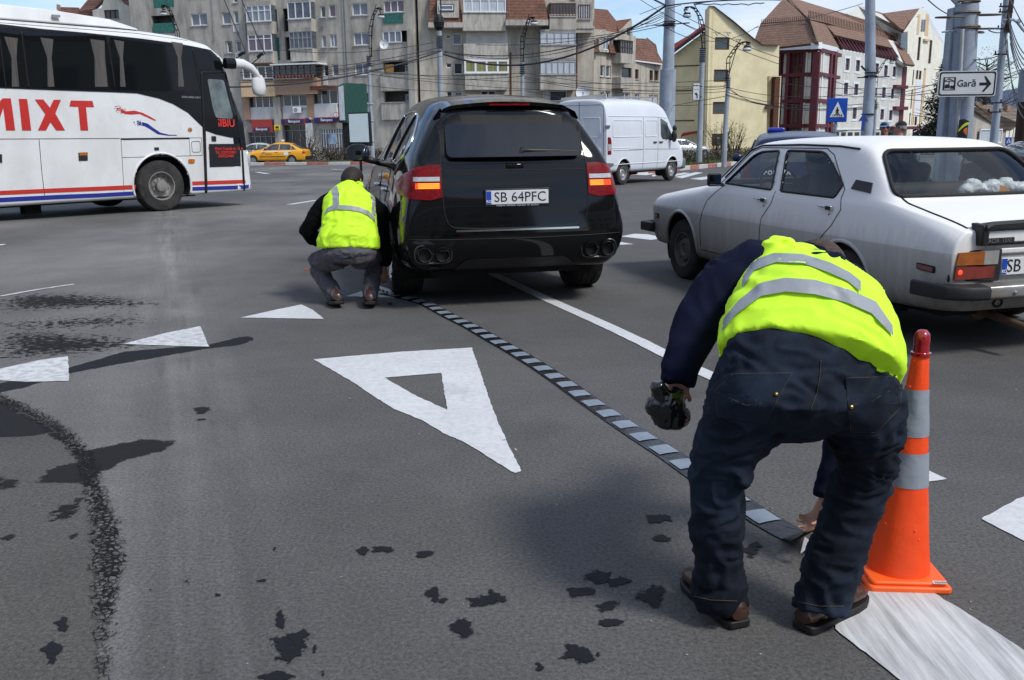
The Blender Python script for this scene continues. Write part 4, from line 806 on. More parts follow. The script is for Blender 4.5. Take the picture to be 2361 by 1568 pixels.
slab('grey_gable_wall', [(*Z5(178, 124), 138), (*Z5(286, 54), 140), (*Z5(520, 140), 140), (*Z5(740, 292), 135), (*Z5(742, 440), 135), (*Z5(690, 385), 136), (*Z5(600, 330), 139), (*Z5(420, 214), 139)], .5, M_LG, wt)
slab('roof', [(*Z5(284, 52), 142), (*Z5(520, 122), 143), (*Z5(740, 290), 134.8), (*Z5(700, 275), 134.5)], .3, M_TILE2, wt); f.box('glazing', f.rect((680, 305, 736, 440), Z5), .01, .05, PANES[1])
q = f.rect((655, 610, 690, 1240), Z5); f.box('maroon_column', (q[0], base, q[2], q[3]), .0, .4, M_MAR)
for y in (782, 978): q = f.rect((640, y, 750, y+32), Z5, 1); f.box('maroon_beam', q, .0, 1, M_MAR)
q = f.rect((728, 1160, 940, 1188), Z5, 3); f.box('entrance_canopy', q, .0, 3, M_MAR)
for x in (815, 890): q = f.rect((x, 1188, x+30, 1260), Z5, 2.8); f.box('canopy_post', (q[0], base, q[2], q[3]), 2.4, 2.8, M_MAR)
q = f.rect((985, 850, 996, 1280), Z5); f.box('corner_strip', (f.len-.9, base, f.len, f.px(Z5(1040, 850))[1]), .0, .3, M_MAR); f.box('drainpipe', (f.len-.2, base, f.len-.05, f.px(Z5(1056, 390))[1]), .1, .25, M_WHF)
f.box('rear_body', (0, base, f.len, base+12), -10, -1, M_CREAM)
# ---- small house far right
a = P(*Z5(1285, 1170), 62); b = P(*Z5(1622, 1170), 66); sh = thing('small_house', 'low beige house with weathered tile roof and a blank white window screen', 'building', (a.x, a.y, gz(62))); f = Facade(sh, a, b); zb_ = gz(62)
ol = [f.px(Z5(*p)) for p in [(1290, 1340), (1290, 1015), (1378, 975), (1622, 1148), (1622, 1340)]]; ol[0] = (ol[0][0], zb_); ol[-1] = (ol[-1][0], zb_)
f.wall(ol, [], M_CON3); q = f.rect((1380, 1185, 1582, 1318), Z5); f.win(q, 2, (), M_WHF, P_WH, off=.2, ins=0)
slab('roof', [(*Z5(1370, 968), 62), (*Z5(1500, 962), 70), (*Z5(1830, 1000), 76), (*Z5(1840, 1160), 68), (*Z5(1625, 1158), 65.8)], .3, M_TILE4, sh)
slab('verge', [(*Z5(1368, 966), 62), (*Z5(1380, 966), 62), (*Z5(1632, 1144), 65.8), (*Z5(1626, 1160), 65.8)], .3, M_TILE2, sh)
for x, y0, y1 in ((1440, 972, 1030), (1662, 968, 1010)): slab('chimney', [(*Z5(x, y0), 70), (*Z5(x+34, y0), 70), (*Z5(x+34, y1), 70), (*Z5(x, y1), 70)], .6, M_BRK, sh)
a2 = P(*Z5(1618, 1170), 66.2); b2 = P(*Z5(1860, 1170), 68); f = Facade(sh, a2, b2); f.wall([(0, zb_), (f.len, zb_), (f.len, f.px(Z5(1860, 1158))[1]), (0, f.px(Z5(1620, 1158))[1])], [], M_CON3)
for k in range(4): f.box('shutter', f.rect((1640+k*36, 1170, 1668+k*36, 1262), Z5), .01, .06, M_CREAM)
f.box('rear_body', (2.0, zb_, f.len, zb_+2.5), -3, -.5, M_CON3)

# ---- unseen buildings added around the viewer to darken reflections in paint and glass
for lab, (x0, y0), (x1, y1), hh, m_ in (('unseen long beige apartment block added behind the viewer for its reflection', (-30, -26), (22, -34), 14, M_CON3), ('unseen pale house row added on the right for its reflection', (26, -30), (34, 12), 11, M_CREAM), ('unseen grey house row added on the left for its reflection', (-34, 14), (-32, -26), 12, M_CON)):
    t = thing('reflection_block', lab, 'building', (x0, y0, 0)); a_, b_ = Vector((x0, y0)), Vector((x1, y1)); u_ = (b_-a_).normalized(); n_ = Vector((-u_.y, u_.x)) if (Vector((-u_.y, u_.x)).dot(-a_) > 0) else Vector((u_.y, -u_.x)); ln = (b_-a_).length
    def q_(u, o, z): return (u_.x*u+n_.x*o, u_.y*u+n_.y*o, z)
    mb = MB(); mb.prism([q_(0, 0, 0), q_(ln, 0, 0), q_(ln, 0, hh), q_(0, 0, hh)], (-n_.x*9, -n_.y*9, 0)); mb.build('wall', m_, t)
    mb = MB(); mb.prism([q_(-.4, .5, hh), q_(ln+.4, .5, hh), q_(ln, -4, hh+4), q_(0, -4, hh+4)], (0, 0, .25)); mb.build('roof', M_TILE, t)
    proto = None; k = int(ln/3.2)
    for i in range(k):
        for j in range(int(hh/3)):
            c_ = q_(1.6+i*3.2, .03, 1.9+j*3.0)
            if proto is None:
                mb = MB(); mb.box((0, 0, 0), (1.4, .08, 1.5)); proto = mb.build('window', PANES[0], t); proto.location = c_; proto.rotation_euler = (0, 0, atan2(u_.y, u_.x))
            else: w2 = proto.copy(); COL.objects.link(w2); w2.parent = t; w2.location = c_
# ------------------------------------------------------------------ poles, lamps, wires, signs
M_POLE = mat('painted_concrete', (.34, .38, .42), .8, 0, .12, 2, .3, 30, dirt=((.12, .12, .12), .5, 1.5, (3, 3, .5))); M_IRON = mat('black_iron', (.02, .02, .022), .5, .5); M_WOODP = mat('creosoted_wood', (.055, .032, .020), .85, var=.4, vs=3, stretch=(3, 3, .3)); M_LENS = mat('lamp_cover', (.55, .56, .58), .3)
M_GPOLE = mat('grey_pole_paint', (.33, .38, .45), .6, 0, .15, 2, .2, 20, dirt=((.10, .10, .11), .6, 1.2, (2, 2, .6)))
def pole(label, px, pyb, Y, pyt, r0, r1, m=M_POLE, name='utility_pole', cat='pole', lean=0, group=None):
    b = P(px, pyb, Y); b.z = gz(Y); tp = P(px+lean, pyt, Y)
    t = thing(name, label, cat, b, 0, group); mb = MB(); h = tp.z-b.z
    mb.tube([(0, 0, -.2), (0, 0, h*.5), (tp.x-b.x if lean else 0, 0, h)], [r0, (r0+r1)/2, r1], 14); mb.build('post', m, t, smooth=40); return t, b, h
def collar(t, h, r, n=3, m=M_IRON):
    mb = MB()
    for i in range(n): mb.lathe([(r, h+i*.1-.02), (r+.05, h+i*.1), (r, h+i*.1+.02)], 12)
    mb.build('bracket_ring', m, t)
# lattice lamp arms drawn in the plane facing the viewer: list of photo points of the arm, lamp position
def lamp_arm(t, b, Y, pts, lampp, s=1.0, ext=None):
    q = [P(x, y, Y)-b for x, y in pts]; q.insert(0, Vector((q[0].x, 0, h-.15))); mb = MB(); o = Vector((.075*s, .0, .0))
    mb.tube([p-o for p in q], .022*s, 5); mb.tube([p+o for p in q[:-1]]+[q[-1]-o], .022*s, 5)
    for i in range(len(q)-1):
        for k in (.25, .75):
            c = q[i].lerp(q[i+1], k); mb.lathe([(.10*s, -.02), (.13*s, 0), (.10*s, .02)], 8, c)
    if ext: mb.tube([q[0]]+[P(x, y, Y)-b for x, y in ext], .02*s, 4)
    mb.build('arm', M_IRON, t)
    L_ = P(*lampp, Y)-b; hd = MB(); hd.sphere(L_, .20*s, 6, 0, (1.15, .6, .55)); o_ = hd.build('lamp_head', M_LENS, t, smooth=60); hd = MB(); hd.box(L_+Vector((0, 0, .10*s)), (.32*s, .2*s, .10*s)); hd.build('lamp_housing', M_IRON, o_, bevel=.03)
    hd = MB(); hd.tube([q[-1]-o, L_+Vector((0, 0, .12*s))], .025*s, 5); hd.build('lamp_bracket', M_IRON, t)
GL = 'street lamps on concrete poles'
t, b, h = pole('street lamp left of the satellite dish, black lattice arm curving right', 860, 372, 58, 126, .13, .10, name='street_lamp', cat='street lamp', group=GL)
collar(t, h-.6, .13, 6); lamp_arm(t, b, 58, [Z2(1322, 500), Z2(1318, 270), Z2(1345, 150), Z2(1375, 85), Z2(1405, 68), Z2(1418, 95)], Z2(1416, 155), ext=[Z2(1350, 130), Z2(1374, 38)])
mb = MB()
for zz in (1.4, 2.6, 3.6): mb.lathe([(.15, zz), (.17, zz+.05), (.15, zz+.1)], 10)
mb.build('strap', M_GPOLE, t)
t, b, h = pole('tall concrete pole with black cage top directly behind the SUV roof', 1021, 395, 52, 70, .17, .13); collar(t, h-.9, .16, 7); 
mb = MB(); mb.tube([(-.1, 0, h), (-.13, 0, h+3)], .04, 5); mb.tube([(.1, 0, h), (.14, 0, h+3)], .04, 5); mb.sphere((0, 0, h+.4), .3, 6, 0, (1, 1, 1.6)); mb.build('cage', M_IRON, t)
t, b, h = pole('street lamp rising behind the rear spoiler of the SUV, arm bent right', 1206, 395, 52, 143, .12, .10, name='street_lamp', cat='street lamp', group=GL)
collar(t, h-.6, .13, 6); lamp_arm(t, b, 52, [Z3(878, 480), Z3(876, 350), Z3(900, 290), Z3(935, 185), Z3(970, 155), Z3(985, 170)], Z3(985, 215), ext=[Z3(920, 210), Z3(940, 130)])
t, b, h = pole('stout grey tram wire pole at the left edge of the yellow house', 1536, 340, 46, -60, .36, .22, M_GPOLE); 
mb = MB(); zs = P(*Z4(240, 640), 46).z-b.z; mb.lathe([(.40, -.2), (.38, zs), (.30, zs+.02)], 16); mb.build('sleeve', M_GPOLE, t, smooth=40); collar(t, P(*Z4(240, 240), 46).z-b.z, .28, 3)
mb = MB(); zc = P(*Z4(240, 240), 46).z-b.z; mb.tube([(-.7, -.3, zc), (.9, -.3, zc+.1)], .03, 5); mb.build('cross_bar', M_IRON, t)
t, b, h = pole('street lamp carrying a furniture shop sign at the corner of the yellow house', 1612, 360, 48, 112, .16, .12, name='street_lamp', cat='street lamp', lean=8, group=GL)
collar(t, h-.6, .14, 7); lamp_arm(t, b, 48, [Z4(582, 440), Z4(582, 250), Z4(555, 160), Z4(510, 85), Z4(470, 62), Z4(430, 65), Z4(418, 100)], Z4(432, 145), ext=[Z4(520, 80), Z4(490, 20)])
t, b, h = pole('street lamp in front of the yellow gable wall, arm curving right', 1670, 362, 46, 176, .13, .10, name='street_lamp', cat='street lamp', lean=10, group=GL)
collar(t, h-.5, .12, 5); lamp_arm(t, b, 46, [Z4(805, 700), Z4(812, 540), Z4(858, 470), Z4(905, 410), Z4(960, 382), Z4(998, 390), Z4(990, 420)], Z4(984, 452), ext=[Z4(900, 400), Z4(930, 360)])
t, b, h = pole('slim grey tram wire pole behind the sedan roof, right of the blue crossing sign', 1990, 420, 30, -60, .19, .14, M_GPOLE, lean=16); collar(t, P(*Z5(365, 700), 30).z-b.z, .17, 2); collar(t, P(*Z5(350, 1050), 30).z-b.z, .18, 1)
mb = MB(); zc = P(*Z5(365, 715), 30).z-b.z; mb.tube([(-.45, -.1, zc), (.55, -.1, zc+.02)], .02, 5); mb.tube([(-.35, -.1, zc+.35), (-.2, -.1, zc+.2)], .03, 5); mb.build('cross_bar', M_IRON, t)
# painted blue arrow
mb = MB(); a = P(*Z5(335, 1125), 29.8)-b; mb.add([a+Vector(v) for v in ((-.05, 0, -.25), (.05, 0, -.25), (.05, 0, .05), (.16, 0, .02), (0, 0, .3), (-.16, 0, .02), (-.05, 0, .05))], [(0, 1, 2, 3, 4, 5, 6)]); mb.build('painted_arrow', mat('blue_paint', (.02, .05, .25), .6), t)
t, b, h = pole('distant street lamp in front of the framed wall with windows', 2012, 360, 60, 230, .10, .08, name='street_lamp', cat='street lamp', lean=8, group=GL)
collar(t, h-.5, .12, 4); lamp_arm(t, b, 60, [Z5(452, 900), Z5(455, 780), Z5(465, 680), Z5(510, 600), Z5(560, 535)], Z5(600, 575), .8)
t, b, h = pole('street lamp seen over the coach roof against the grey block, arm curving left', 432, 420, 60, 118, .12, .1, name='street_lamp', cat='street lamp', group=GL)
lamp_arm(t, b, 60, [Z4b(660, 480), Z4b(600, 320), Z4b(545, 170), Z4b(500, 100), Z4b(440, 68), Z4b(428, 100), Z4b(450, 150)], Z4b(445, 205), ext=[Z4b(530, 150), Z4b(498, 35)])
# very large double pole carrying the station sign
YB = 19.5; b = P(2200, 420, YB); b.z = gz(YB)
bp_ = thing('utility_pole', 'thick twin grey concrete pole behind the rear window of the white sedan', 'pole', b)
def zz(x, y, Y=YB): return P(*Z5(x, y), Y)-b
mb = MB(); mb.tube([(zz(1255, 1330).x-.02, .05, -.2), (zz(1255, 900).x, .05, zz(1255, 900).z), (zz(1300, 40).x, .05, zz(1300, 40).z)], [.245, .235, .225], 20); mb.build('post', M_GPOLE, bp_, smooth=40)
mb = MB(); c0, c1 = zz(1120, 1300), zz(1195, 60); mb.prism([(c0.x-.11, .1, -.2), (c0.x+.14, .1, -.2), (c1.x+.12, .1, c1.z), (c1.x-.02, .1, c1.z)], (0, .28, 0)); mb.build('rear_post', M_GPOLE, bp_, bevel=.02)
mb = MB(); mb.tube([zz(1145, 1300)+Vector((0, -.25, 0)), zz(1165, 900)+Vector((0, -.25, 0)), zz(1195, 280)+Vector((0, -.25, 0))], .035, 8); mb.build('conduit', mat('pale_conduit', (.45, .46, .46), .6), bp_, smooth=60)
for k, (x, y, w_) in enumerate([(1125, 160, .26), (1465, 138, .27), (1450, 265, .25), (1400, 297, .08)]):
    mb = MB(); c = zz(x, y); n = 18; mb.tube([c+Vector((w_*cos(2*pi*i/n), -.02+w_*sin(2*pi*i/n), .02*sin(2*pi*i/n))) for i in range(n+1)], .016, 6, cap=False); mb.build('wire_ring', mat('rusty_ring', (.16, .13, .10), .7, .4), bp_, smooth=60)
for y in (15, 120, 250, 262): c = zz(1300, y); mb = MB(); mb.lathe([(.235, -.02), (.26, 0), (.235, .03)], 18, c+Vector((0, .05, 0))); mb.build('strap', MATS['rusty_ring'], bp_)
mb = MB(); mb.tube([zz(1060, 296), zz(1190, 282)], .02, 5); mb.tube([zz(1160, -20), zz(1215, 40)], .06, 5); mb.build('cross_bar', M_GPOLE, bp_)
# wooden poles right
t, b2, h2 = pole('dark weathered pole with wires at its top, right of the station sign', 2284, 395, 26, -30, .115, .085, M_GPOLE, lean=40)
for y in (110, 60, 265, 500, 945, 1030): c = P(*Z5(1520+ (1200-y)*.115, y), 25.8)-b2; mb = MB(); mb.box(c, (.36, .06, .035)); mb.tube([c+Vector((-.15, 0, 0)), c+Vector((-.15, 0, .09))], .022, 6); mb.tube([c+Vector((.15, 0, 0)), c+Vector((.15, 0, .09))], .022, 6); mb.build('insulator_arm', M_IRON, t)
mb = MB(); mb.tube([(.62, -.05, P(*Z5(1630, 300), 26).z-b2.z), (P(2318+8, -30, 26).x-b2.x, -.03, h2)], [.24, .2], 12); 
mb = MB(); q0 = P(*Z5(1640, 300), 26)-b2; q1 = P(*Z5(1685, -10), 26)-b2; mb.tube([q0, q1], [.115, .105], 14); mb.build('tarred_top', M_WOODP, t, smooth=40)
mb = MB(); q = [P(*Z5(x, y), 25.8)-b2 for x, y in [(1680, 182), (1715, 180), (1750, 205), (1800, 270), (1860, 330)]]; mb.tube(q, .035, 6); mb.tube([P(*Z5(1750, 205), 25.8)-b2, P(*Z5(1776, 186), 25.8)-b2], .06, 6); mb.tube([P(*Z5(1660, 180), 25.8)-b2, P(*Z5(1620, 182), 25.8)-b2, P(*Z5(1606, 205), 25.8)-b2, P(*Z5(1625, 232), 25.8)-b2], .02, 5); mb.build('lamp_bracket', M_GPOLE, t)
t, b3, h3 = pole('brown wooden pole cut by the right edge of the photo', 2350, 420, 22, 230, .22, .17, M_WOODP, lean=16)
mb = MB(); mb.tube([P(2366, 235, 22)-b3, P(2372, 160, 22)-b3], [.2, .19], 10); mb.build('upper_pole', M_GPOLE, t)
# ---- wires
M_WIRE = mat('wire', (.03, .03, .035), .6)
WL = ['thin overhead wire crossing in front of the buildings', 'overhead wires strung across the junction']
WG = [0]
WGL = ['cable of the bundle rising from the coach mirror to the pole over the SUV', 'cable of the fan between the pole over the SUV and the stout grey pole', 'thin wire in front of the lower floors of the grey block', 'thin wire in front of the yellow and maroon buildings', 'thin wire slanting across the sky around the stout grey pole', 'short tie wire at the twin concrete pole', 'drooping wire hanging from the top of the dark pole at the right edge']
def wire(p, q, r=.012, sag=.3, lab=None):
    a = P(*p) if len(p) == 3 else p; c = P(*q) if len(q) == 3 else q; n = 14; pts = []
    for i in range(n+1): s = i/n; v = a.lerp(c, s); v.z -= sag*4*s*(1-s); pts.append(v-a)
    mb = MB(); mb.tube(pts, r, 5, cap=False); o = mb.build('overhead_wire', M_WIRE, smooth=180); o.location = a; tag(o, lab or WGL[WG[0]], 'wire', None if lab else 'wires: '+WGL[WG[0]]); return o
thick = wire((*Z2(-200, 800), 40), (1016, 118, 50), .04, .5, 'thick black cable sagging from behind the coach mirror to the pole over the SUV'); thick2 = wire((1022, 125, 50), (1534, 14, 45), .05, 1.4, 'thickest black cable rising from the pole over the SUV to the grey pole top')
wire((1534, 14, 45), (1800, 0, 40), .03, -.1); wire((1534, 12, 45), (1470, -20, 40), .04, 0)
WG[0] = 0
for y0, y1, s in ((690, 115, .35), (665, 108, .3), (760, 129, .25)): wire((*Z2(120, y0), 48), (1020, y1, 51), .018, s)
WG[0] = 1
for (xa, ya), (xb, yb), s in [((1024, 118), (1534, 26), .9), ((1024, 120), (1534, 30), 1.0), ((1024, 121), (1534, 35), .8), ((984, 120), (1022, 118), 0), ((1204, 88), (1534, 50), .3), ((1100, 103), (1534, 58), .3)]: wire((xa, ya, 50), (xb, yb, 46), .016, s)
WG[0] = 2
for (xa, ya), (xb, yb), s in [((830, 160), (1670, 185), .4), ((830, 163), (1205, 168), .2), ((830, 168), (1670, 200), .5), ((855, 172), (1205, 176), .2), ((1205, 176), (1672, 204), .4), ((1205, 180), (1672, 211), .4), ((1205, 167), (1672, 198), .3), ((590, 170), (862, 150), .2), ((590, 176), (862, 152), .2), ((595, 160), (862, 146), .2), ((640, 115), (1000, 98), .3), ((830, 195), (1205, 208), .2), ((1205, 208), (1672, 238), .4), ((560, 185), (700, 190), .05)]: wire((xa, ya, 52), (xb, yb, 48), .014, s)
WG[0] = 3
for (xa, ya), (xb, yb), s in [((1672, 200), (1990, 214), .3), ((1672, 211), (1990, 240), .3), ((1672, 219), (1990, 252), .3), ((1672, 217), (1990, 247), .3), ((1680, 201), (1778, 243), .2), ((1680, 205), (1778, 243), .15), ((1778, 243), (1990, 250), .1), ((1550, 244), (1672, 222), 0), ((1800, 192), (2165, 195), .2), ((1906, 214), (2165, 212), .2), ((1906, 180), (2165, 236), .2), ((2160, 195), (2361, 158), .2), ((2160, 206), (2361, 165), .2), ((1990, 214), (2165, 190), .2), ((1990, 222), (2160, 205), .1)]: wire((xa, ya, 46), (xb, yb, 36), .013, s)
WG[0] = 4
for (xa, ya), (xb, yb), s in [((1545, 22), (1615, 56), 0), ((1626, 59), (1797, 133), .1), ((1545, 40), (1797, 148), .1), ((1470, -5), (1626, 75), .1), ((1530, 40), (1475, 55), .1), ((1540, 20), (1570, 12), 0), ((1748, 60), (1530, 60), .6), ((1990, 8), (1740, 64), .1), ((1475, 33), (1535, 10), 0), ((1490, 60), (1545, 55), 0)]: wire((xa, ya, 42), (xb, yb, 38), .013, s)
WG[0] = 5
for (xa, ya), (xb, yb), s in [((2135, -5), (2200, 38), .05), ((2280, 70), (2312, 74), .03), ((2245, 138), (2310, 126), .03), ((2165, 155), (2190, 150), 0), ((2361, 60), (2325, -10), .02)]: wire((xa, ya, 19), (xb, yb, 24), .012, s)
WG[0] = 6
for k in range(6): wire((2322+k*1.5, 20+k*16, 26), (2420, 130+k*14, 18), .013, .5)
for k in range(2): wire((2316+k*6, 60+k*30, 26), (2450, 180+k*22, 15), .013, 1.2)
wire((*Z1(1552, 0), 30), (*Z1(1700, 362), 30), .016, .0, 'left trolley wire slanting down beside the coach front'); wire((*Z1(1672, 0), 30), (*Z1(1835, 378), 30), .016, .0, 'right trolley wire slanting down above the coach mirror')
def clampw(px, py, px2, py2, lab):
    a, b_ = P(px, py, 29.9), P(px2, py2, 29.9); mb = MB(); mb.tube([Vector((0, 0, 0)), (b_-a)*.6+Vector((0, 0, .03)), b_-a], .05, 6); mb.tube([(b_-a), (b_-a)*-2.2+Vector((0, 0, -.1))], .015, 4); o = mb.build('wire_clamp', M_IRON); o.location = a; tag(o, lab, 'clamp')
clampw(*Z1(1650, 385), *Z1(1695, 366), 'black clamp at the foot of the left trolley wire'); clampw(*Z1(1780, 400), *Z1(1820, 372), 'black clamp at the foot of the right trolley wire')
# looped suspension strand
pts = [P(1600+i*9, 12-abs(sin(i*.9))*3-(i>14)*(i-14)*.9, 38) for i in range(19)]; mb = MB(); mb.tube([p-pts[0] for p in pts], .02, 5); mb.tube([P(1600, 9, 38)-pts[0], P(1772, -14, 38)-pts[0]], .014, 4)
o = mb.build('overhead_wire', M_WIRE); o.location = pts[0]; tag(o, 'looped suspension strand against the sky above the yellow gable', 'wire')
for x, y, l in ((700, 300, 'left'), (805, 300, 'middle'), (890, 362, 'right')):
    c = P(*Z4(x, y), 41); mb = MB(); mb.tube([(-.5, 0, .05), (.5, 0, .02)], .03, 5); mb.tube([(-.1, 0, 0), (.15, 0, -.35)], .05, 5); mb.tube([(.1, 0, .02), (.35, 0, -.15)], .05, 5); o = mb.build('wire_insulator', mat('insulator', (.25, .26, .26), .5)); o.location = c; o.scale = (.38,)*3; tag(o, l+' insulator clamp hanging over the yellow gable', 'insulator')
# ---- signs
M_SBLUE = mat('sign_blue', (.01, .07, .42), .35, var=.05); M_SWH = mat('sign_white', (.70, .72, .73), .35, var=.04); M_SBK = mat('sign_black', (.012, .012, .014), .4)
def xsign(label, cx, cy, wpx, Y, grp=None, yaw=0, post=True):
    c = P(cx, cy, Y); w_ = wpx*Y/2140; b = Vector((c.x, Y, gz(Y))); t = thing('crossing_sign', label, 'road sign', b, yaw, grp); h = c.z-b.z
    mb = MB(); mb.box((0, 0, h), (w_, .03, w_*1.18)); mb.build('sign_plate', M_SBLUE, t, bevel=.01)
    s = w_*.36; mb = MB(); mb.prism([(-s, -.02, h-s*.95), (s, -.02, h-s*.95), (0, -.02, h+s*1.15)], (0, -.006, 0)); mb.build('white_triangle', M_SWH, t)
    mb = MB(); k = s*.9; z0 = h-s*.2; yy = -.032
    def lm(p, q, r): mb.tube([(p[0]*k, yy, z0+p[1]*k), (q[0]*k, yy, z0+q[1]*k)], r*k, 6)
    mb.sphere((0, yy, z0+.62*k), .09*k, 5); lm((0, .48), (0, .05), .12); lm((0, .42), (-.22, .12), .06); lm((0, .42), (.22, .14), .06); lm((0, .08), (-.22, -.5), .08); lm((0, .08), (.24, -.5), .08)
    for x in (-.72, -.45, .0, .45, .72): mb.add([(x*k*1.05-.05*k-(x*.1*k), yy, z0-.72*k), (x*k*1.05+.06*k, yy, z0-.72*k), (x*.85*k+.05*k, yy, z0-.42*k), (x*.85*k-.05*k, yy, z0-.42*k)], [(0, 1, 2, 3)])
    mb.build('walking_figure', M_SBK, t)
    if post: mb = MB(); mb.tube([(0, .05, -.2), (0, .05, h+.1)], .035, 10); mb.build('post', M_GPOLE, t, smooth=40)
    return t
xsign('blue and white pedestrian crossing sign standing over the roof of the white sedan', 1930, 254, 44.5, 21, yaw=-.05)
xsign('small faraway crossing sign beside the wooden pole at the far right', 2325, 325, 14, 40)
# station direction sign
c = P(2230, 193, 19.0); t = thing('station_sign', 'white rectangular direction sign lettered Gară with right arrow on the twin pole', 'road sign', c, -.03)
def sp(x, y): q = P(*Z5(x, y), 19.0)-c; return q
W2, H2 = (sp(1562, 770).x-sp(1035, 770).x)/2, (sp(1300, 652).z-sp(1300, 888).z)/2
plate = rounded([(-W2, -H2), (W2, -H2), (W2, H2), (-W2, H2)], .05)
mb = MB(); mb.prism([(x, 0, z) for x, z in plate], (0, .03, 0)); mb.build('sign_plate', mat('sign_face', (.58, .60, .61), .4, var=.05), t)
def ring2(o1, o2, m, name, y):
    a = rounded([(-W2+o1, -H2+o1), (W2-o1, -H2+o1), (W2-o1, H2-o1), (-W2+o1, H2-o1)], .05); d = rounded([(-W2+o2, -H2+o2), (W2-o2, -H2+o2), (W2-o2, H2-o2), (-W2+o2, H2-o2)], .045)
    V, Fc = fill2d(a, [d]); mb = MB(); mb.add([(v.x, y, v.y) for v in V], Fc); mb.build(name, m, t)
ring2(.018, .045, M_SBK, 'border', -.003)
text('lettering', 'Gară', .18, M_SBK, t, frame((sp(1285, 775).x, -.004, sp(1285, 768).z), (1, 0, 0), (0, 0, 1)), .002, off=.001, xs=1.0)
ar = [(1402, 758), (1468, 758), (1446, 700), (1462, 700), (1510, 770), (1442, 843), (1422, 843), (1468, 784), (1402, 784)]
V, Fc = fill2d([(sp(x, y).x, sp(x, y).z) for x, y in ar]); mb = MB(); mb.add([(v.x, -.004, v.y) for v in V], Fc); mb.build('arrow', M_SBK, t)
mb = MB()
def sr(x0, y0, x1, y1): a, d = sp(x0, y0), sp(x1, y1); mb.box(((a.x+d.x)/2, -.004, (a.z+d.z)/2), (abs(d.x-a.x), .004, abs(d.z-a.z)))
for r_ in ((1078, 710, 1180, 713), (1078, 823, 1180, 827), (1078, 710, 1081, 827), (1177, 710, 1180, 827), (1089, 782, 1132, 808), (1140, 786, 1168, 814), (1090, 745, 1160, 748), (1125, 748, 1129, 778), (1095, 775, 1128, 778)): sr(*r_)
mb.tube([sp(1082, 748)+Vector((0, -.004, 0)), sp(1128, 722)+Vector((0, -.004, 0)), sp(1178, 748)+Vector((0, -.004, 0))], .008, 4); mb.build('tram_symbol', M_SBK, t)
for x in (-.3, .3): mb = MB(); mb.box((x, .20, 0), (.05, .35, .05)); mb.build('clamp', M_GPOLE, t)
# poster on the twin pole
c = P(*Z5(1250, 1195), 19.18); t = thing('torn_poster', 'torn dark concert poster with yellow swirl pasted round the twin pole', 'poster', c)
ed = [(1210, 1100), (1240, 1095), (1262, 1092), (1312, 1112), (1300, 1150), (1296, 1230), (1290, 1300), (1230, 1298), (1176, 1288), (1185, 1240), (1205, 1180)]
def pp(x, y): q = P(*Z5(x, y), 19.18)-c; r_ = q.x/.30; return Vector((.27*sin(max(-1.2, min(1.2, r_*1.05))), .27*(1-cos(r_))-.03, q.z))
def pposter(name, poly, m, dy):
    g = [(x, y) for x in range(1150, 1330, 14) for y in range(1080, 1310, 20) if inpoly(x, y, poly)]; V, Fc = fill2d(poly, pts=g); mb = MB(); mb.add([pp(v.x, v.y)+Vector((0, dy, 0)) for v in V], Fc); return mb.build(name, m, t, smooth=60)
pposter('paper', ed, mat('poster_black', (.012, .012, .018), .45), -.002); pposter('paper_margin', [(1180, 1272), (1292, 1282), (1290, 1300), (1230, 1298), (1176, 1288)], M_SWH, -.005); pposter('yellow_swirl', [(1308, 1122), (1306, 1142), (1262, 1160), (1225, 1190), (1200, 1215), (1205, 1190), (1240, 1150), (1270, 1130)], mat('poster_yellow', (.50, .60, .03), .5), -.005); pposter('warm_figure', [(1262, 1180), (1288, 1172), (1290, 1245), (1278, 1240), (1255, 1225), (1248, 1200)], mat('poster_orange', (.5, .12, .03), .5, var=.6, vs=12), -.006); pposter('text_strip', [(1190, 1240), (1282, 1246), (1282, 1258), (1186, 1254)], mat('poster_green', (.12, .22, .06), .5, var=.6, vs=30), -.006)
pposter('torn_sheet', [(1150, 1300), (1232, 1304), (1285, 1308), (1285, 1335), (1150, 1330)], M_SWH, -.004)
# furniture sign on the lamp pole
c = P(*Z4(517, 842), 47.6); t = thing('shop_sign', 'small white furniture direction board with black bent arrow on a lamp pole', 'sign', c); w_ = 62/3.985*47.6/2140; h_ = 150/3.985*47.6/2140
mb = MB(); mb.box((0, 0, 0), (w_, .04, h_)); mb.build('board', mat('board_frame', (.10, .10, .11), .6), t); mb = MB(); mb.box((0, -.022, 0), (w_*.9, .01, h_*.94)); mb.build('board_face', M_SWH, t)
text('lettering', 'MOBILA', .085, M_SBK, t, frame((0, -.03, h_*.34), (1, 0, 0), (0, 0, 1)), .002, off=.003); text('lettering', 'Casa Rusu', .06, M_SBK, t, frame((0, -.03, h_*.14), (1, 0, 0), (0, 0, 1)), .002, shear=.3)
mb = MB(); mb.prism([(-.09, -.03, -.10), (.0, -.03, -.02), (.0, -.03, -.07), (.06, -.03, -.10), (.07, -.03, -.32), (.02, -.03, -.32), (.01, -.03, -.15), (.0, -.03, -.14), (.0, -.03, -.18)], (0, -.004, 0)); o = mb.build('arrow', M_SBK, t); mb = MB(); mb.box((w_*.6, .1, h_*.3), (w_*.6, .04, .04)); mb.box((w_*.6, .1, -h_*.3), (w_*.6, .04, .04)); mb.build('bracket', M_IRON, t)
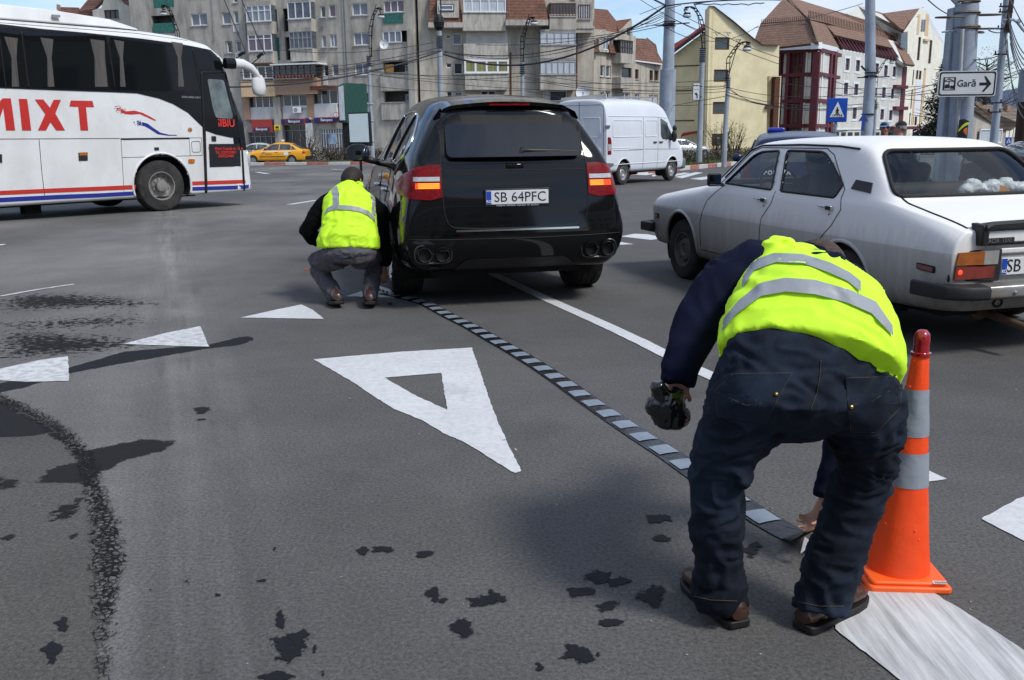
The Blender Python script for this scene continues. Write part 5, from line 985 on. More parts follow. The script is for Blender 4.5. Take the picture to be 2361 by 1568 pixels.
# bank signs
M_PURP = mat('bank_purple', (.035, .025, .13), .45); M_BRED = mat('bank_red', (.38, .045, .03), .45); M_NAVY = mat('bank_navy', (.02, .03, .14), .4)
def bank(label, segs, box_, Yf, tx):
    F_ = Facade(blk, A, B); r = F_.rect(box_, Z2, .5); c0 = F_.pt((r[0]+r[2])/2, (r[1]+r[3])/2, .5)+Vector(blk.location); t = thing('bank_sign', label, 'sign', c0); f = Facade(t, A, B)
    for (s, m, off) in segs: mb = MB(); f.bx(mb, *f.rect(s, Z2, .5), off-.3, off); mb.build('sign_panel', m, t)
    for (x, y, hgt) in tx:
        q = f.px(Z2(x, y), .6); o_ = f.pt(q[0], q[1], .68); text('lettering', 'Bancpost', hgt, M_SWH, t, frame(o_, (f.u.x, f.u.y, 0), (0, 0, 1)), .01, off=.006)
bank('red and purple bank awning sign lettered Bancpost above the yellow taxi', [((205, 1105, 420, 1128), M_PURP, .35), ((228, 1100, 415, 1215), M_BRED, .5), ((256, 1170, 396, 1206), M_NAVY, .6), ((415, 1095, 535, 1132), M_PURP, .38)], (228, 1100, 415, 1215), 88, [(324, 1187, .34)])
bank('red and purple bank fascia lettered Bancpost between the two piers', [((535, 1090, 716, 1138), M_BRED, .45), ((716, 1086, 748, 1132), M_PURP, .36), ((552, 1098, 700, 1132), M_NAVY, .6)], (535, 1090, 716, 1138), 88, [(622, 1115, .34)])
bank('purple and red bank fascia lettered Bancpost beside the tall green board', [((796, 1080, 850, 1132), M_PURP, .36), ((838, 1076, 1000, 1128), M_BRED, .42), ((850, 1082, 1035, 1120), M_PURP, .6)], (838, 1076, 1000, 1128), 88, [(922, 1102, .34)])
F_ = Facade(blk, A, B); q = F_.px(Z2(1008, 1058), .8); c0 = F_.pt(*q, .8)+Vector(blk.location); t = thing('round_bank_logo', 'round white and red illuminated logo at the end of the bank fascia', 'sign', c0)
mb = MB(); mb.lathe([(.25, -.1), (.27, 0), (.25, .1)], 24, axis='Y', cap=True); mb.build('disc', M_BRED, t); mb = MB(); mb.lathe([(.20, -.13), (.20, -.10)], 24, axis='Y', cap=True); mb.build('disc_face', M_SWH, t); mb = MB(); mb.prism([(-.05, -.14, -.12), (.12, -.14, -.12), (.12, -.14, -.08), (.02, -.14, -.08), (.07, -.14, .14), (.02, -.14, .14)], (0, -.02, 0)); mb.build('logo_mark', M_BRED, t)
q = F_.px(Z2(465, 1173), .7); c0 = F_.pt(*q, .7)+Vector(blk.location); t = thing('yellow_sign', 'small yellow square notice hanging beside the bank entrance', 'sign', c0); mb = MB(); mb.box((0, 0, 0), (.57, .1, .52)); mb.build('plate', mat('notice_yellow', (.70, .55, .02), .4), t); mb = MB(); mb.box((0, -.06, .03), (.3, .02, .2)); mb.box((0, -.06, -.2), (.45, .02, .05)); mb.build('pictogram', M_SBK, t)
q = F_.px(Z2(652, 1010), .4); c0 = F_.pt(*q, .5)+Vector(blk.location); t = thing('air_conditioner', 'white air conditioning unit on the grey wall above the bank sign', 'air conditioner', c0); mb = MB(); mb.box((0, 0, 0), (.78, .35, .56)); mb.build('casing', M_WHF, t, bevel=.03); mb = MB(); mb.lathe([(.2, -.195), (.2, -.18)], 20, (-.1, 0, 0), 'Y', cap=True); mb.build('fan_grille', M_MET, t); mb = MB(); mb.tube([(.38, 0, 0), (.6, 0, .1), (.9, 0, .08)], .03, 5); mb.build('pipe', M_IRON, t)
def dish(label, p, Y, r):
    c = P(*p, Y); t = thing('satellite_dish', label, 'satellite dish', c); mb = MB(); mb.lathe([(0.001, .16*r), (.4*r, .12*r), (.75*r, .02*r), (r, -.15*r), (r*1.02, -.16*r), (.75*r, .06*r), (.4*r, .16*r), (.001, .2*r)], 24, axis='Y'); o = mb.build('reflector', M_WHF, t, smooth=40); mb = MB(); mb.tube([(0, -.1*r, -.9*r), (0, -.9*r, -.2*r)], .02, 5); mb.box((0, -.9*r, -.1*r), (.1, .15, .1)); mb.build('feed_arm', M_MET, t); mb = MB(); mb.tube([(0, .1, 0), (0, .7, -.3)], .04, 6); mb.build('mount', M_MET, t)
dish('white satellite dish on the loggia of the grey block', Z2(1446, 407), 86, .39); dish('small white dish low on the brick pier by the bank', Z2(768, 1086), 89, .12)
dish('large pale dish showing over the rear of the white van roof', Z3(1432, 850), 60, .42)
# tall green board and blank poster stand
c = P(*Z2(1085, 930), 66); b = Vector((c.x, 66, gz(66))); t = thing('advertising_board', 'tall dark green advertising board with blank pale face beside the bank', 'billboard', b)
def bq(x, y, Y): return P(*Z2(x, y), Y)-b
mb = MB(); mb.prism([bq(1015, 790, 66), bq(1080, 758, 66), bq(1098, 1130, 66), bq(1030, 1130, 66)], (1.3, 1.6, 0)); mb.build('board', mat('green_board', (.012, .06, .045), .5), t, bevel=.04)
mb = MB(); mb.prism([bq(1025, 800, 65.93), bq(1072, 782, 65.93), bq(1090, 1105, 65.93), bq(1040, 1105, 65.93)], (0, -.03, 0)); mb.build('board_face', P_WH, t)
mb = MB(); q = bq(1075, 1130, 66.6); mb.box((q.x+.3, .5, q.z/2), (.7, .4, q.z)); mb.build('post', M_IRON, t)
c = P(*Z2(1215, 1180), 45); b = Vector((c.x, 45, gz(45))); t = thing('poster_stand', 'blank white illuminated poster stand in dark frame above the SUV mirror', 'billboard', b)
def ps(x, y, Y): return P(*Z2(x, y), Y)-b
mb = MB(); mb.prism([ps(1110, 1035, 45), ps(1308, 1028, 45), ps(1328, 1340, 45), ps(1125, 1340, 45)], (.05, .22, 0)); mb.build('frame', M_IRON, t, bevel=.02)
mb = MB(); mb.prism([ps(1120, 1048, 44.96), ps(1296, 1042, 44.96), ps(1310, 1305, 44.96), ps(1134, 1305, 44.96)], (0, -.02, 0)); mb.build('poster_panel', mat('poster_panel', (.50, .58, .60), .25, var=.06, vs=1.5), t)
mb = MB(); mb.box((0, .1, .25), (.12, .1, .6)); mb.build('foot', M_IRON, t)
# flag by the entrance
c = P(*Z5(995, 1120), 95); t = thing('flag', 'red and blue flag on slanted pole at the building entrance', 'flag', c); mb = MB(); mb.tube([(-3.2, 0, -1.6), (.2, 0, .2)], .04, 5); mb.build('staff', M_WHF, t)
mb = MB(); mb.add([(-.6, 0, -.2), (0, .1, .1), (.2, 0, -.7), (-.5, .1, -.9)], [(0, 1, 2, 3)]); mb.build('red_cloth', mat('flag_red', (.5, .03, .02), .8), t); mb = MB(); mb.add([(0, .1, .1), (2.0, 0, 1.6), (1.7, .1, .5), (.2, 0, -.7)], [(0, 1, 2, 3)]); mb.build('blue_cloth', mat('flag_blue', (.02, .05, .3), .8), t)
# trees at the right
def tree(label, px, Y, h, crown, n, cols, seed, size=.18, branches=40, bare=False):
    r_ = random.Random(seed); c = P(px, 300, Y); b = Vector((c.x, Y, gz(Y))); t = thing('tree', label, 'tree', b); mb = MB(); mb.tube([(0, 0, -.2), (.1, 0, h*.4), (0, .1, h*.9)], [.28, .2, .04], 8)
    for i in range(branches):
        z0 = h*(.25+.6*i/branches); a = r_.uniform(0, 6.28); l = crown*(1.1-z0/h)*r_.uniform(.8, 1.3)+.5; p0 = Vector((0, 0, z0)); p1 = p0+Vector((cos(a)*l*.5, sin(a)*l*.5, l*.22)); p2 = p0+Vector((cos(a)*l, sin(a)*l, l*r_.uniform(.2, .7)))
        mb.tube([p0, p1, p2], [.06, .035, .01], 4)
        for k in range(4 if bare else 1): q = p1.lerp(p2, r_.random()); e = q+Vector((r_.gauss(0, .5), r_.gauss(0, .5), r_.uniform(.1, .8))); mb.tube([q, e], [.018, .005], 3)
    mb.build('trunk', mat('tree_bark', (.045, .035, .028), .9, var=.4), t)
    if n:
        mb = MB()
        for _ in range(n):
            z0 = h*r_.uniform(.12, 1.02); a = r_.uniform(0, 6.28); rr = crown*max(.08, 1.15-z0/h)*r_.random()**.45*(1+.35*noise.noise((a*2, z0*.8, seed))); p = Vector((cos(a)*rr, sin(a)*rr, z0+.3*noise.noise((a, z0, 2))))
            u = Vector((r_.gauss(0, 1), r_.gauss(0, 1), r_.gauss(0, .5))).normalized()*size*r_.uniform(.5, 1.4); v = u.cross(Vector((0, 0, 1))).normalized()*size*.45; mb.add([p-u, p+v, p+u, p-v], [(0, 1, 2, 3)], r_.randrange(len(cols)))
        mb.build('crown', cols, t)
M_EV = [mat('evergreen_dark', (.018, .032, .020), .8, var=.4, vs=1), mat('evergreen_mid', (.035, .055, .03), .8, var=.4, vs=1), mat('evergreen_tip', (.06, .065, .04), .8, var=.4, vs=1)]
tree('dark evergreen tree left of the twin pole beside the cream building', 2182, 78, 8.2, 2.6, 9000, M_EV, 1, .16); tree('dark bushy evergreen low behind the twin pole', 2205, 74, 7.0, 2.5, 7000, M_EV, 2, .16)
tree('bare brown branching tree between the twin pole and small house', 2262, 82, 8.6, 4.2, 700, [M_TW], 3, .09, 70, True)
leaves('bush', 'dull green bush by the pavement behind the two men', 'shrub', [(tuple(P(2165, 300, 76).xy)+(gz(76)+1.2,), (2.2, 1, 1.3))], 3000, .12, M_EV, 8)
# low walls and kerb at the far right
for (x, y, sx, sz, lab, cb_) in ((2313, 376, .46, .44, 'weathered grey concrete block beside the base of the wired pole', 0), (2312, 401, .52, .26, 'low pale concrete plinth under the weathered block', 1), (2343, 374, .34, .36, 'second smaller concrete block left of the brown wooden pole', 0)):
    c = P(x, y, 26-cb_*.3); mb = MB(); mb.box((0, 0, 0), (sx, .4, sz)); o = mb.build('concrete_block', mat('dark_concrete', (.16, .15, .14), .9, 0, .3, 2, .5, 20), bevel=.03); o.location = c; tag(o, lab, 'concrete block')
c = P(2368, 336, 21); mb = MB(); mb.box((0, 0, 0), (.32, .3, c.z-gz(21))); o = mb.build('junction_box', M_WOODP, bevel=.02); o.location = (c.x, 21, (c.z+gz(21))/2); tag(o, 'tall dark cabinet at the right edge in front of the wooden pole', 'cabinet')
kp = [(2338, 408), (2332, 395), (2345, 412), (2361, 425), (2420, 445)]
kr = MB(); l_ = [G(x, y) for x, y in [(2318, 392), (2325, 404), (2345, 418), (2380, 432), (2440, 452)]]
kt = thing('kerb', 'curved plain grey kerb of the pavement at the right edge', 'kerb', l_[0])
for i in range(len(l_)-1):
    a_, b_ = l_[i], l_[i+1]; mb = MB(); d_ = (b_-a_); mb.box(((a_+b_)/2-l_[0]+Vector((0, 0, .06))), (d_.length*.98, .16, .2), rz=atan2(d_.y, d_.x)); mb.build('kerb_stone', MATS['dark_concrete'], kt, bevel=.02)
# ------------------------------------------------------------------ vehicles
def paint(n, col, rough=.28, met=0, dirt=None, coat=.8): return mat(n, col, rough, met, .03, 2, coat=coat, dirt=dirt)
M_TYRE = mat('tyre_rubber', (.020, .020, .020), .85, 0, .3, 12, .3, 60, dirt=((.10, .09, .08), .45, 4, (1, 1, 1))); M_ALLOY = mat('alloy', (.50, .51, .53), .3, .85, dirt=((.12, .10, .08), .5, 6, (1, 1, 1))); M_STEEL = mat('steel_rim', (.16, .15, .14), .6, .4, dirt=((.07, .05, .04), .7, 6, (1, 1, 1)))
M_CHR = mat('chrome', (.62, .63, .64), .15, 1, var=.02); M_SEAM = mat('seam_black', (.006, .006, .006), .6); M_PLAS = mat('black_plastic', (.018, .018, .019), .5, var=.2); M_DGL = paneM('dark_tinted_glass', (.008, .009, .012), r=.03, var=.1); M_UND = mat('underbody', (.012, .011, .010), .9, var=.4)
M_RLENS = mat('red_lens', (.17, .002, .003), .25, 0, .5, 30, stretch=(1, 1, 3), spec=.3); M_ALENS = mat('amber_lens', (.50, .13, .01), .15, 0, .2, 8, coat=1); M_CLENS = mat('clear_lens', (.50, .50, .50), .15, .2, .3, 30, stretch=(1, 1, 12), coat=1); M_GLASSC = glass('car_glass', (.82, .86, .84), .02)
M_LIT = mat('lit_indicator', (.9, .20, .02), .3, emis=(1.0, .30, .02), es=1.6); M_LITR = mat('lit_tail', (.7, .03, .01), .3, emis=(1.0, .07, .02), es=.9)
class Car:
    """body shell from a control net of half rings; rings run from the underside centre over the side to the roof centre"""
    def __init__(s, root, net, levels=4, crease=()):
        s.root = root; K = len(net[0]); vs = []; n = 2*K-2; idx = []
        for st in net:
            row = []
            for k, (x, y, z) in enumerate(st): row.append(len(vs)); vs.append((-x, y, z))
            back = []
            for k in range(K-2, 0, -1): x, y, z = st[k]; back.append(len(vs)); vs.append((x, y, z))
            idx.append(row+back)
        fs = []; J = len(net)
        for j in range(J-1):
            for k in range(n): fs.append((idx[j][k], idx[j][(k+1) % n], idx[j+1][(k+1) % n], idx[j+1][k]))
        for j in (0, J-1):      # end caps as quads between mirrored sides
            for k in range(K-1):
                a, b = idx[j][k], idx[j][k+1]; c = idx[j][(n-k-1) % n]; d = idx[j][(n-k) % n]
                q = [a, b, c, d]; qq = []
                for i in q:
                    if i not in qq: qq.append(i)
                if len(qq) >= 3: fs.append(tuple(qq if j == 0 else qq[::-1]))
        me = bpy.data.meshes.new('cage'); me.from_pydata(vs, [], fs); me.update()
        bm = bmesh.new(); bm.from_mesh(me); bmesh.ops.recalc_face_normals(bm, faces=bm.faces)
        cl = bm.edges.layers.float.new('crease_edge'); bm.verts.ensure_lookup_table()
        lut = {}
        for j in range(J):
            for k in range(n): lut[idx[j][k]] = (j, min(k, n-k))
        for e in bm.edges:
            a, b = lut[e.verts[0].index], lut[e.verts[1].index]
            for (typ, i, v) in crease:
                if typ == 'k' and a[1] == b[1] == i and a[0] != b[0]: e[cl] = max(e[cl], v)
                if typ == 'j' and a[0] == b[0] == i: e[cl] = max(e[cl], v)
        bm.to_mesh(me); bm.free()
        o = bpy.data.objects.new('cage', me); COL.objects.link(o); m = o.modifiers.new('s', 'SUBSURF'); m.levels = levels; m.render_levels = levels
        s.me = evalmesh(o); bpy.data.objects.remove(o)
        s.bvh = BVHTree.FromPolygons([v.co.copy() for v in s.me.vertices], [tuple(p.vertices) for p in s.me.polygons])
    DIR = {'L': ((1, 0, 0), lambda a, b: (-5, a, b)), 'R': ((-1, 0, 0), lambda a, b: (5, a, b)), 'B': ((0, 1, 0), lambda a, b: (a, -9, b)), 'F': ((0, -1, 0), lambda a, b: (a, 12, b)), 'T': ((0, 0, -1), lambda a, b: (a, b, 8))}
    def hit(s, ax, a, b):
        d, f = s.DIR[ax]; h = s.bvh.ray_cast(Vector(f(a, b)), Vector(d))
        return h[0], h[1]
    def cut(s, cuts):
        """cuts: list of (side axis, 2d polygon) removed from the shell"""
        bm = bmesh.new(); bm.from_mesh(s.me); kill = []
        for f in bm.faces:
            c = f.calc_center_median(); n = f.normal
            for ax, poly, test in cuts:
                if ax == 'S': q = (c.y, c.z); ok = abs(n.x) > .25
                elif ax == 'B': q = (c.x, c.z); ok = n.y < -.25
                elif ax == 'F': q = (c.x, c.z); ok = n.y > .2
                else: q = (c.x, c.y); ok = abs(n.z) > .3
                if ok and (test is None or test(c)) and inpoly(*q, poly): kill.append(f); break
        bmesh.ops.delete(bm, geom=kill, context='FACES'); bm.to_mesh(s.me); bm.free()
    def body(s, m, name='body', inner=None):
        o = link(name, s.me, m if inner is None else [m, inner], s.root, 55)
        if inner: md = o.modifiers.new('thick', 'SOLIDIFY'); md.thickness = .022; md.offset = -1; md.material_offset = 1; md.material_offset_rim = 1
        return o
    def panel(s, name, ax, poly, m, off=.004, th=.012, step=.06, parent=None, smooth=60, inset=None):
        l = resample(poly, step); xs_ = [p[0] for p in l]; ys_ = [p[1] for p in l]; pts = []; x = min(xs_)+step/2
        while x < max(xs_):
            y = min(ys_)+step/2
            while y < max(ys_):
                if inpoly(x, y, l) and min((x-p[0])**2+(y-p[1])**2 for p in l) > (step*.35)**2: pts.append((x, y))
                y += step
            x += step
        V, Fc = fill2d(l, pts=pts); d = Vector(s.DIR[ax][0]); top = []; last = None
        for v in V:
            h, n = s.hit(ax, v.x, v.y)
            if h is None:
                for sc in (.98, .95, .9, .8):
                    cx, cy = sum(xs_)/len(xs_), sum(ys_)/len(ys_); h, n = s.hit(ax, cx+(v.x-cx)*sc, cy+(v.y-cy)*sc)
                    if h: break
            if h is None: h = last or Vector((0, 0, 0)); n = -d
            last = h; top.append(h-d*off if abs(n.dot(d)) > .5 else h+n*off)
        k = len(top); mb = MB()
        if th == 0: mb.add(top, Fc); return mb.build(name, m, parent or s.root, smooth=smooth)
        mb.add(top+[t+d*th for t in top], Fc); ed = {}
        for f in Fc:
            for i in range(len(f)): a, b = f[i], f[(i+1) % len(f)]; ed[(a, b)] = 1
        rim = [(a, b, b+k, a+k) for (a, b) in ed if (b, a) not in ed]; mb.f += rim; mb.m += [0]*len(rim)
        return mb.build(name, m, parent or s.root, smooth=smooth)
    def line(s, name, ax, poly, m, r=.005, closed=False, off=0, step=.04, parent=None, flat=1):
        l = resample(poly, step, closed); pts = []
        for p in l:
            h, n = s.hit(ax, *p)
            if h is not None: pts.append(h+n*off)
        if len(pts) < 2: return None
        if closed: pts.append(pts[0])
        mb = MB(); mb.tube(pts, r, 6, cap=not closed, flat=flat); return mb.build(name, m, parent or s.root, smooth=180)
def mir(poly): return [(-a, b) for a, b in poly]
def wheel(parent, c, r, w_, rr, style, side, mr_=None, ang=0, hub=None):
    """c: hub centre; side -1 left / +1 right; outer face looks to that side"""
    x0 = w_/2; t = MB(); prof = [(rr*1.0, -x0*.86), (rr*1.03, -x0*.95), (r*.88, -x0), (r*.955, -x0*.93), (r*.99, -x0*.72), (r, -x0*.66)]
    g = [(-.45, 1), (-.44, .975), (-.38, .975), (-.37, 1), (-.03, 1), (-.02, .975), (.02, .975), (.03, 1), (.37, 1), (.38, .975), (.44, .975), (.45, 1)]
    prof += [(r*b, x0*a) for a, b in g]+[(a, -b) for a, b in prof[::-1]]
    t.lathe(prof, 48, axis='X'); wo = t.build('wheel', M_TYRE, parent, smooth=40); wo.location = c; wo.rotation_euler = (0, 0, ang)
    s = side; m = mr_ or M_ALLOY; rm = MB(); X = lambda v: s*v*x0
    rm.lathe([(rr*1.02, X(.86)), (rr*1.0, X(.92)), (rr*.93, X(.90)), (rr*.90, X(.6)), (rr*.86, X(-.7)), (rr*.2, X(-.7))], 40, axis='X')
    if style == 'five':
        for i in range(5):
            a = 2*pi*i/5+.3
            for da in (-.17, .17):
                p0 = Vector((X(.62), .05*cos(a+da*2), .05*sin(a+da*2))); p1 = Vector((X(.84), rr*.94*cos(a+da), rr*.94*sin(a+da))); rm.tube([p0, p0.lerp(p1, .6)+Vector((X(.12), 0, 0)), p1], [.028, .022, .028], 6)
        rm.lathe([(.075, X(.4)), (.075, X(.75)), (.05, X(.82)), (0.001, X(.82))], 20, axis='X')
    elif style == 'steel':
        rm.lathe([(rr*.90, X(.55)), (rr*.72, X(.35)), (rr*.6, X(.62)), (rr*.38, X(.70)), (rr*.30, X(.50)), (0.001, X(.55))], 32, axis='X')
    elif style == 'truck':
        rm.lathe([(rr*.93, X(.80)), (rr*.86, X(.20)), (rr*.62, X(.10)), (rr*.56, X(.30)), (rr*.40, X(.34)), (rr*.38, X(.95)), (rr*.24, X(1.0)), (0.001, X(1.0))], 32, axis='X')
    elif style == 'cover':
        rm.lathe([(rr*.96, X(.84)), (rr*.8, X(.88)), (rr*.3, X(.80)), (0.001, X(.88))], 32, axis='X')
    ro = rm.build('rim', m, wo, smooth=35)
    hb = MB(); k = {'five': 5, 'steel': 4, 'truck': 10, 'cover': 6}[style]
    if style == 'steel':
        for i in range(8): a = 2*pi*i/8; hb.lathe([(rr*.075, 0), (0.001, 0)], 8, (X(.54), rr*.72*cos(a), rr*.72*sin(a)), 'X')
    elif style == 'cover':
        for i in range(7): a = 2*pi*i/7; hb.tube([(X(.885), rr*.5*cos(a), rr*.5*sin(a)), (X(.90), rr*.82*cos(a+.12), rr*.82*sin(a+.12))], [rr*.05, rr*.11], 6, flat=.2)
    elif style == 'truck':
        for i in range(10): a = 2*pi*i/10; hb.tube([(X(.30), rr*.49*cos(a), rr*.49*sin(a)), (X(.46), rr*.49*cos(a), rr*.49*sin(a))], rr*.045, 6)
        for i in range(10): a = 2*pi*(i+.5)/10; hb.lathe([(rr*.08, 0), (0.001, 0)], 8, (X(.165), rr*.74*cos(a), rr*.74*sin(a)), 'X')
    else:
        for i in range(5): a = 2*pi*i/5; hb.tube([(X(.78), .045*cos(a), .045*sin(a)), (X(.80), .045*cos(a), .045*sin(a))], .01, 6)
    ho = hb.build('wheel_holes', M_SEAM if style != 'truck' else M_STEEL, wo, smooth=60); tag(ho, kind='stuff')
    return wo
def arch(car, y, z, r, ax, mlip, w_=.30, lipr=.012, xin=.5):
    s = -1 if ax == 'L' else 1; a0 = [radi for radi in (R(a) for a in range(-30, 211, 8))]
    car.line('arch_lip', ax, [(y+r*cos(a), z+r*sin(a)) for a in a0], mlip, lipr, off=.002)
    h, _ = car.hit(ax, y+r+.02, z+.1); x1 = (abs(h.x) if h else .8)-.012
    mb = MB(); rs = []
    for x in (x1, x1-.35): rs.append([(s*x, y+r*1.0*cos(a), z+r*1.0*sin(a)) for a in a0])
    mb.rings(rs, False, closed=False); k = len(a0); mb.add([(s*(x1-.35), y+r*cos(a), z+r*sin(a)) for a in a0], [tuple(range(k))]); mb.build('wheel_well', M_UND, car.root, smooth=40)
def circ(y, z, r, n=24): return [(y+r*cos(2*pi*i/n), z+r*sin(2*pi*i/n)) for i in range(n)]
def plate(parent, c, w_, h, s, ry=0, extra=None, country=True, fs=.092, ro=True):
    """number plate facing -Y"""
    mb = MB(); mb.box((0, 0, 0), (w_, .01, h)); p = mb.build('number_plate', mat('plate_white', (.66, .67, .68), .35, var=.03), parent, bevel=.003); p.location = c; p.rotation_euler = (ry, 0, 0)
    mb = MB(); mb.box((-w_/2+.022, -.0055, 0), (.040, .002, h-.008)); mb.build('country_band', mat('eu_blue', (.015, .06, .40), .4), p)
    text('lettering', 'RO', .030, M_SWH, p, frame((-w_/2+.022, -.0078, -h*.28), (1, 0, 0), (0, 0, 1)), .0006, off=.0006)
    text('lettering', s, fs, M_SBK, p, frame((.022, -.0068, -.001), (1, 0, 0), (0, 0, 1)), .0008, off=-.0004, xs=.98)
    return p
# ================= black SUV
q = (-.165, 8.60, .222)
def lf(y, z):
    t = max(0, min(1, (y+.8)/1.2)); t = t*t*(3-2*t); k = max(0, min(1, (z-.80)/.3)); return z+(.02+.055*t)*k
suv = thing('suv', 'glossy black SUV with lit amber indicators and tinted rear window, seen from behind', 'suv', (q[0], q[1], 0), q[2])
def st(y, zb, pts): return [(x, y+dy, z) for x, dy, z in pts]
def ring(y, zb, sill, mid, cre, belt, rail, roof, ctr, d=(0,)*9):
    P_ = [(0, zb), (sill[0]*.8, zb), sill, mid, cre, belt, rail, roof, (0, ctr)]
    return [(x*1.012*(1-.05*max(0, min(1, (z-1.2)/.25))), y+dd, lf(y, z)) for (x, z), dd in zip(P_, d)]
SN = [
 ring(-1.03, .36, (.66, .36), (.78, .50), (.78, .66), (.62, 1.16), (.50, 1.44), (.30, 1.52), 1.53, (.10, .10, .10, .0, -.01, .09, .26, .32, .32)),
 ring(-.985, .33, (.80, .33), (.915, .50), (.925, .68), (.79, 1.17), (.60, 1.50), (.42, 1.60), 1.62, (.10, .10, .10, .0, .0, .10, .26, .30, .30)),
 ring(-.80, .30, (.86, .29), (.955, .48), (.95, .70), (.85, 1.15), (.665, 1.52), (.50, 1.645), 1.67, (.0, .0, .0, .0, .0, .02, .12, .20, .20)),
 ring(-.40, .28, (.90, .26), (.965, .46), (.965, .78), (.90, 1.12), (.70, 1.56), (.52, 1.675), 1.70),
 ring(.0, .26, (.90, .26), (.965, .46), (.975, .80), (.895, 1.11), (.69, 1.58), (.54, 1.69), 1.715),
 ring(.6, .24, (.88, .26), (.94, .44), (.93, .80), (.88, 1.09), (.68, 1.60), (.54, 1.70), 1.72),
 ring(1.3, .24, (.88, .26), (.93, .44), (.93, .78), (.88, 1.07), (.67, 1.575), (.53, 1.675), 1.70),
 ring(1.75, .24, (.88, .26), (.93, .44), (.935, .78), (.88, 1.05), (.66, 1.49), (.52, 1.59), 1.61),
 ring(2.35, .26, (.90, .28), (.955, .46), (.96, .78), (.90, 1.01), (.78, 1.06), (.55, 1.10), 1.12),
 ring(2.9, .28, (.90, .30), (.965, .48), (.965, .76), (.89, .92), (.74, .98), (.50, 1.03), 1.05),
 ring(3.4, .28, (.86, .30), (.92, .48), (.91, .68), (.82, .82), (.68, .87), (.45, .92), .94),
 ring(3.72, .30, (.70, .32), (.76, .45), (.74, .60), (.66, .70), (.55, .74), (.35, .77), .78, (0, 0, 0, .02, .02, 0, -.02, -.03, .02)),
]
suv_c = Car(suv, SN, 4, [('k', 4, .25), ('k', 5, .35), ('j', 1, .25)])
M_BLK = mat('suv_black', (.005, .0053, .006), .06, 0, .03, 2, spec=.42)
for yy in (0, 2.855): suv_c.cut([('S', circ(yy, .40, .43), lambda c: abs(c.x) > .5)])
SUVB = suv_c.body(M_BLK)
for yy in (0, 2.855):
    for ax, sg in (('L', -1), ('R', 1)):
        arch(suv_c, yy, .40, .43, ax, M_BLK, lipr=.016); wheel(suv, (sg*.83, yy, .375), .378, .285, .255, 'five', sg, ang=.0)
mb = MB(); mb.box((0, 1.4, .40), (1.35, 4.2, .30)); mb.build('underbody', M_UND, suv); mb = MB(); mb.tube([(-.8, 0, .36), (.8, 0, .36)], .05, 8); mb.build('axle', M_UND, suv)
# side windows with bright trim
swin = rounded([(a, lf(a, b)) for a, b in [(2.12, 1.065), (1.62, 1.43), (1.1, 1.535), (.3, 1.555), (-.12, 1.53), (-.40, 1.42), (-.50, 1.25), (-.30, 1.135), (.0, 1.125), (1.0, 1.09)]], [.03, .2, .2, .2, .14, .1, .14, .14, .1, .1])
for ax in 'LR':
    suv_c.panel('side_window', ax, swin, M_DGL, .003, .006); suv_c.line('window_trim', ax, swin, M_CHR, .011, True, .004, step=.03)
    for pl in ([(1.16, 1.16), (.98, 1.60)], [(.16, 1.18), (.03, 1.60)]): suv_c.line('window_pillar', ax, pl, M_CHR if pl[0][0] < 1 else M_CHR, .034, off=.004, flat=.3)
    for pl in ([(1.13, 1.08), (1.10, .8), (1.10, .45), (1.12, .33)], [(.10, 1.12), (.12, .95), (.30, .80), (.46, .6), (.50, .45)], [(2.2, 1.04), (2.30, .8), (2.25, .4)], [(2.25, .335), (.5, .335)]): suv_c.line('door_gap', ax, pl, M_SEAM, .004)
    for y0 in (1.28, .28):
        h, n = suv_c.hit(ax, y0, .93); mb = MB(); mb.tube([h+Vector((0, -.09, 0)), h+n*.035+Vector((0, -.05, .0)), h+n*.035+Vector((0, .07, 0)), h+Vector((0, .11, 0))], [.016, .017, .017, .014], 8, flat=1.2); mb.build('door_handle', M_CHR if ax == 'L' else M_BLK, suv, smooth=180)
    sg = -1 if ax == 'L' else 1
    mb = MB(); mb.sphere((sg*1.085, 1.88, 1.235), .15, 9, 0, (.86, .48, .66)); mo = mb.build('mirror', M_BLK, suv, smooth=180); mb = MB(); mb.tube([(sg*.86, 1.93, 1.13), (sg*1.02, 1.9, 1.17)], .035, 8); mb.build('mirror_arm', M_PLAS, mo, smooth=180); g = rounded([(sg*1.085-.115, 1.16), (sg*1.085+.115, 1.155), (sg*1.085+.115, 1.305), (sg*1.085-.115, 1.305)], .05); V, Fc = fill2d(g); mb = MB(); mb.add([(v.x, 1.812, v.y) for v in V], Fc); mb.build('mirror_glass', mat('mirror_face', (.25, .28, .33), .03, 1, var=.05), mo)
# roof spoiler
mb = MB(); prof = []
for t_ in range(-12, 13):
    x = t_/12*.585; k = abs(t_/12); zt = 1.665-.045*k**2-.115*max(0, k-.8)*5*max(0, k-.8)*1.0-.0*k; yb = -.80+.10*k**2+ .12*max(0, k-.85)*4
    drop = .0 if k < .9 else (k-.9)*.6
    zt += .035; prof.append([(x*.97, -.35, zt+.025-drop*.5), (x, yb+.06, zt-.02-drop), (x, yb+.075, zt-.050-drop), (x*.97, -.55, zt-.065-drop*.8), (x*.95, -.35, zt-.06-drop*.4)])
mb.rings(prof); mb.build('roof_spoiler', M_BLK, suv, smooth=45)
for sg in (-1, 1):
    mb = MB(); mb.rings([[(sg*.54, -.52, 1.645), (sg*.587, -.66, 1.60), (sg*.597, -.64, 1.575), (sg*.56, -.52, 1.595)], [(sg*.585, -.52, 1.565), (sg*.622, -.64, 1.545), (sg*.617, -.62, 1.535), (sg*.595, -.52, 1.535)]]); mb.build('spoiler_tip', M_BLK, suv, smooth=45)
mb = MB(); mb.box((0, -.742, 1.655), (.34, .012, .014)); mb.build('brake_strip', M_RLENS, suv)
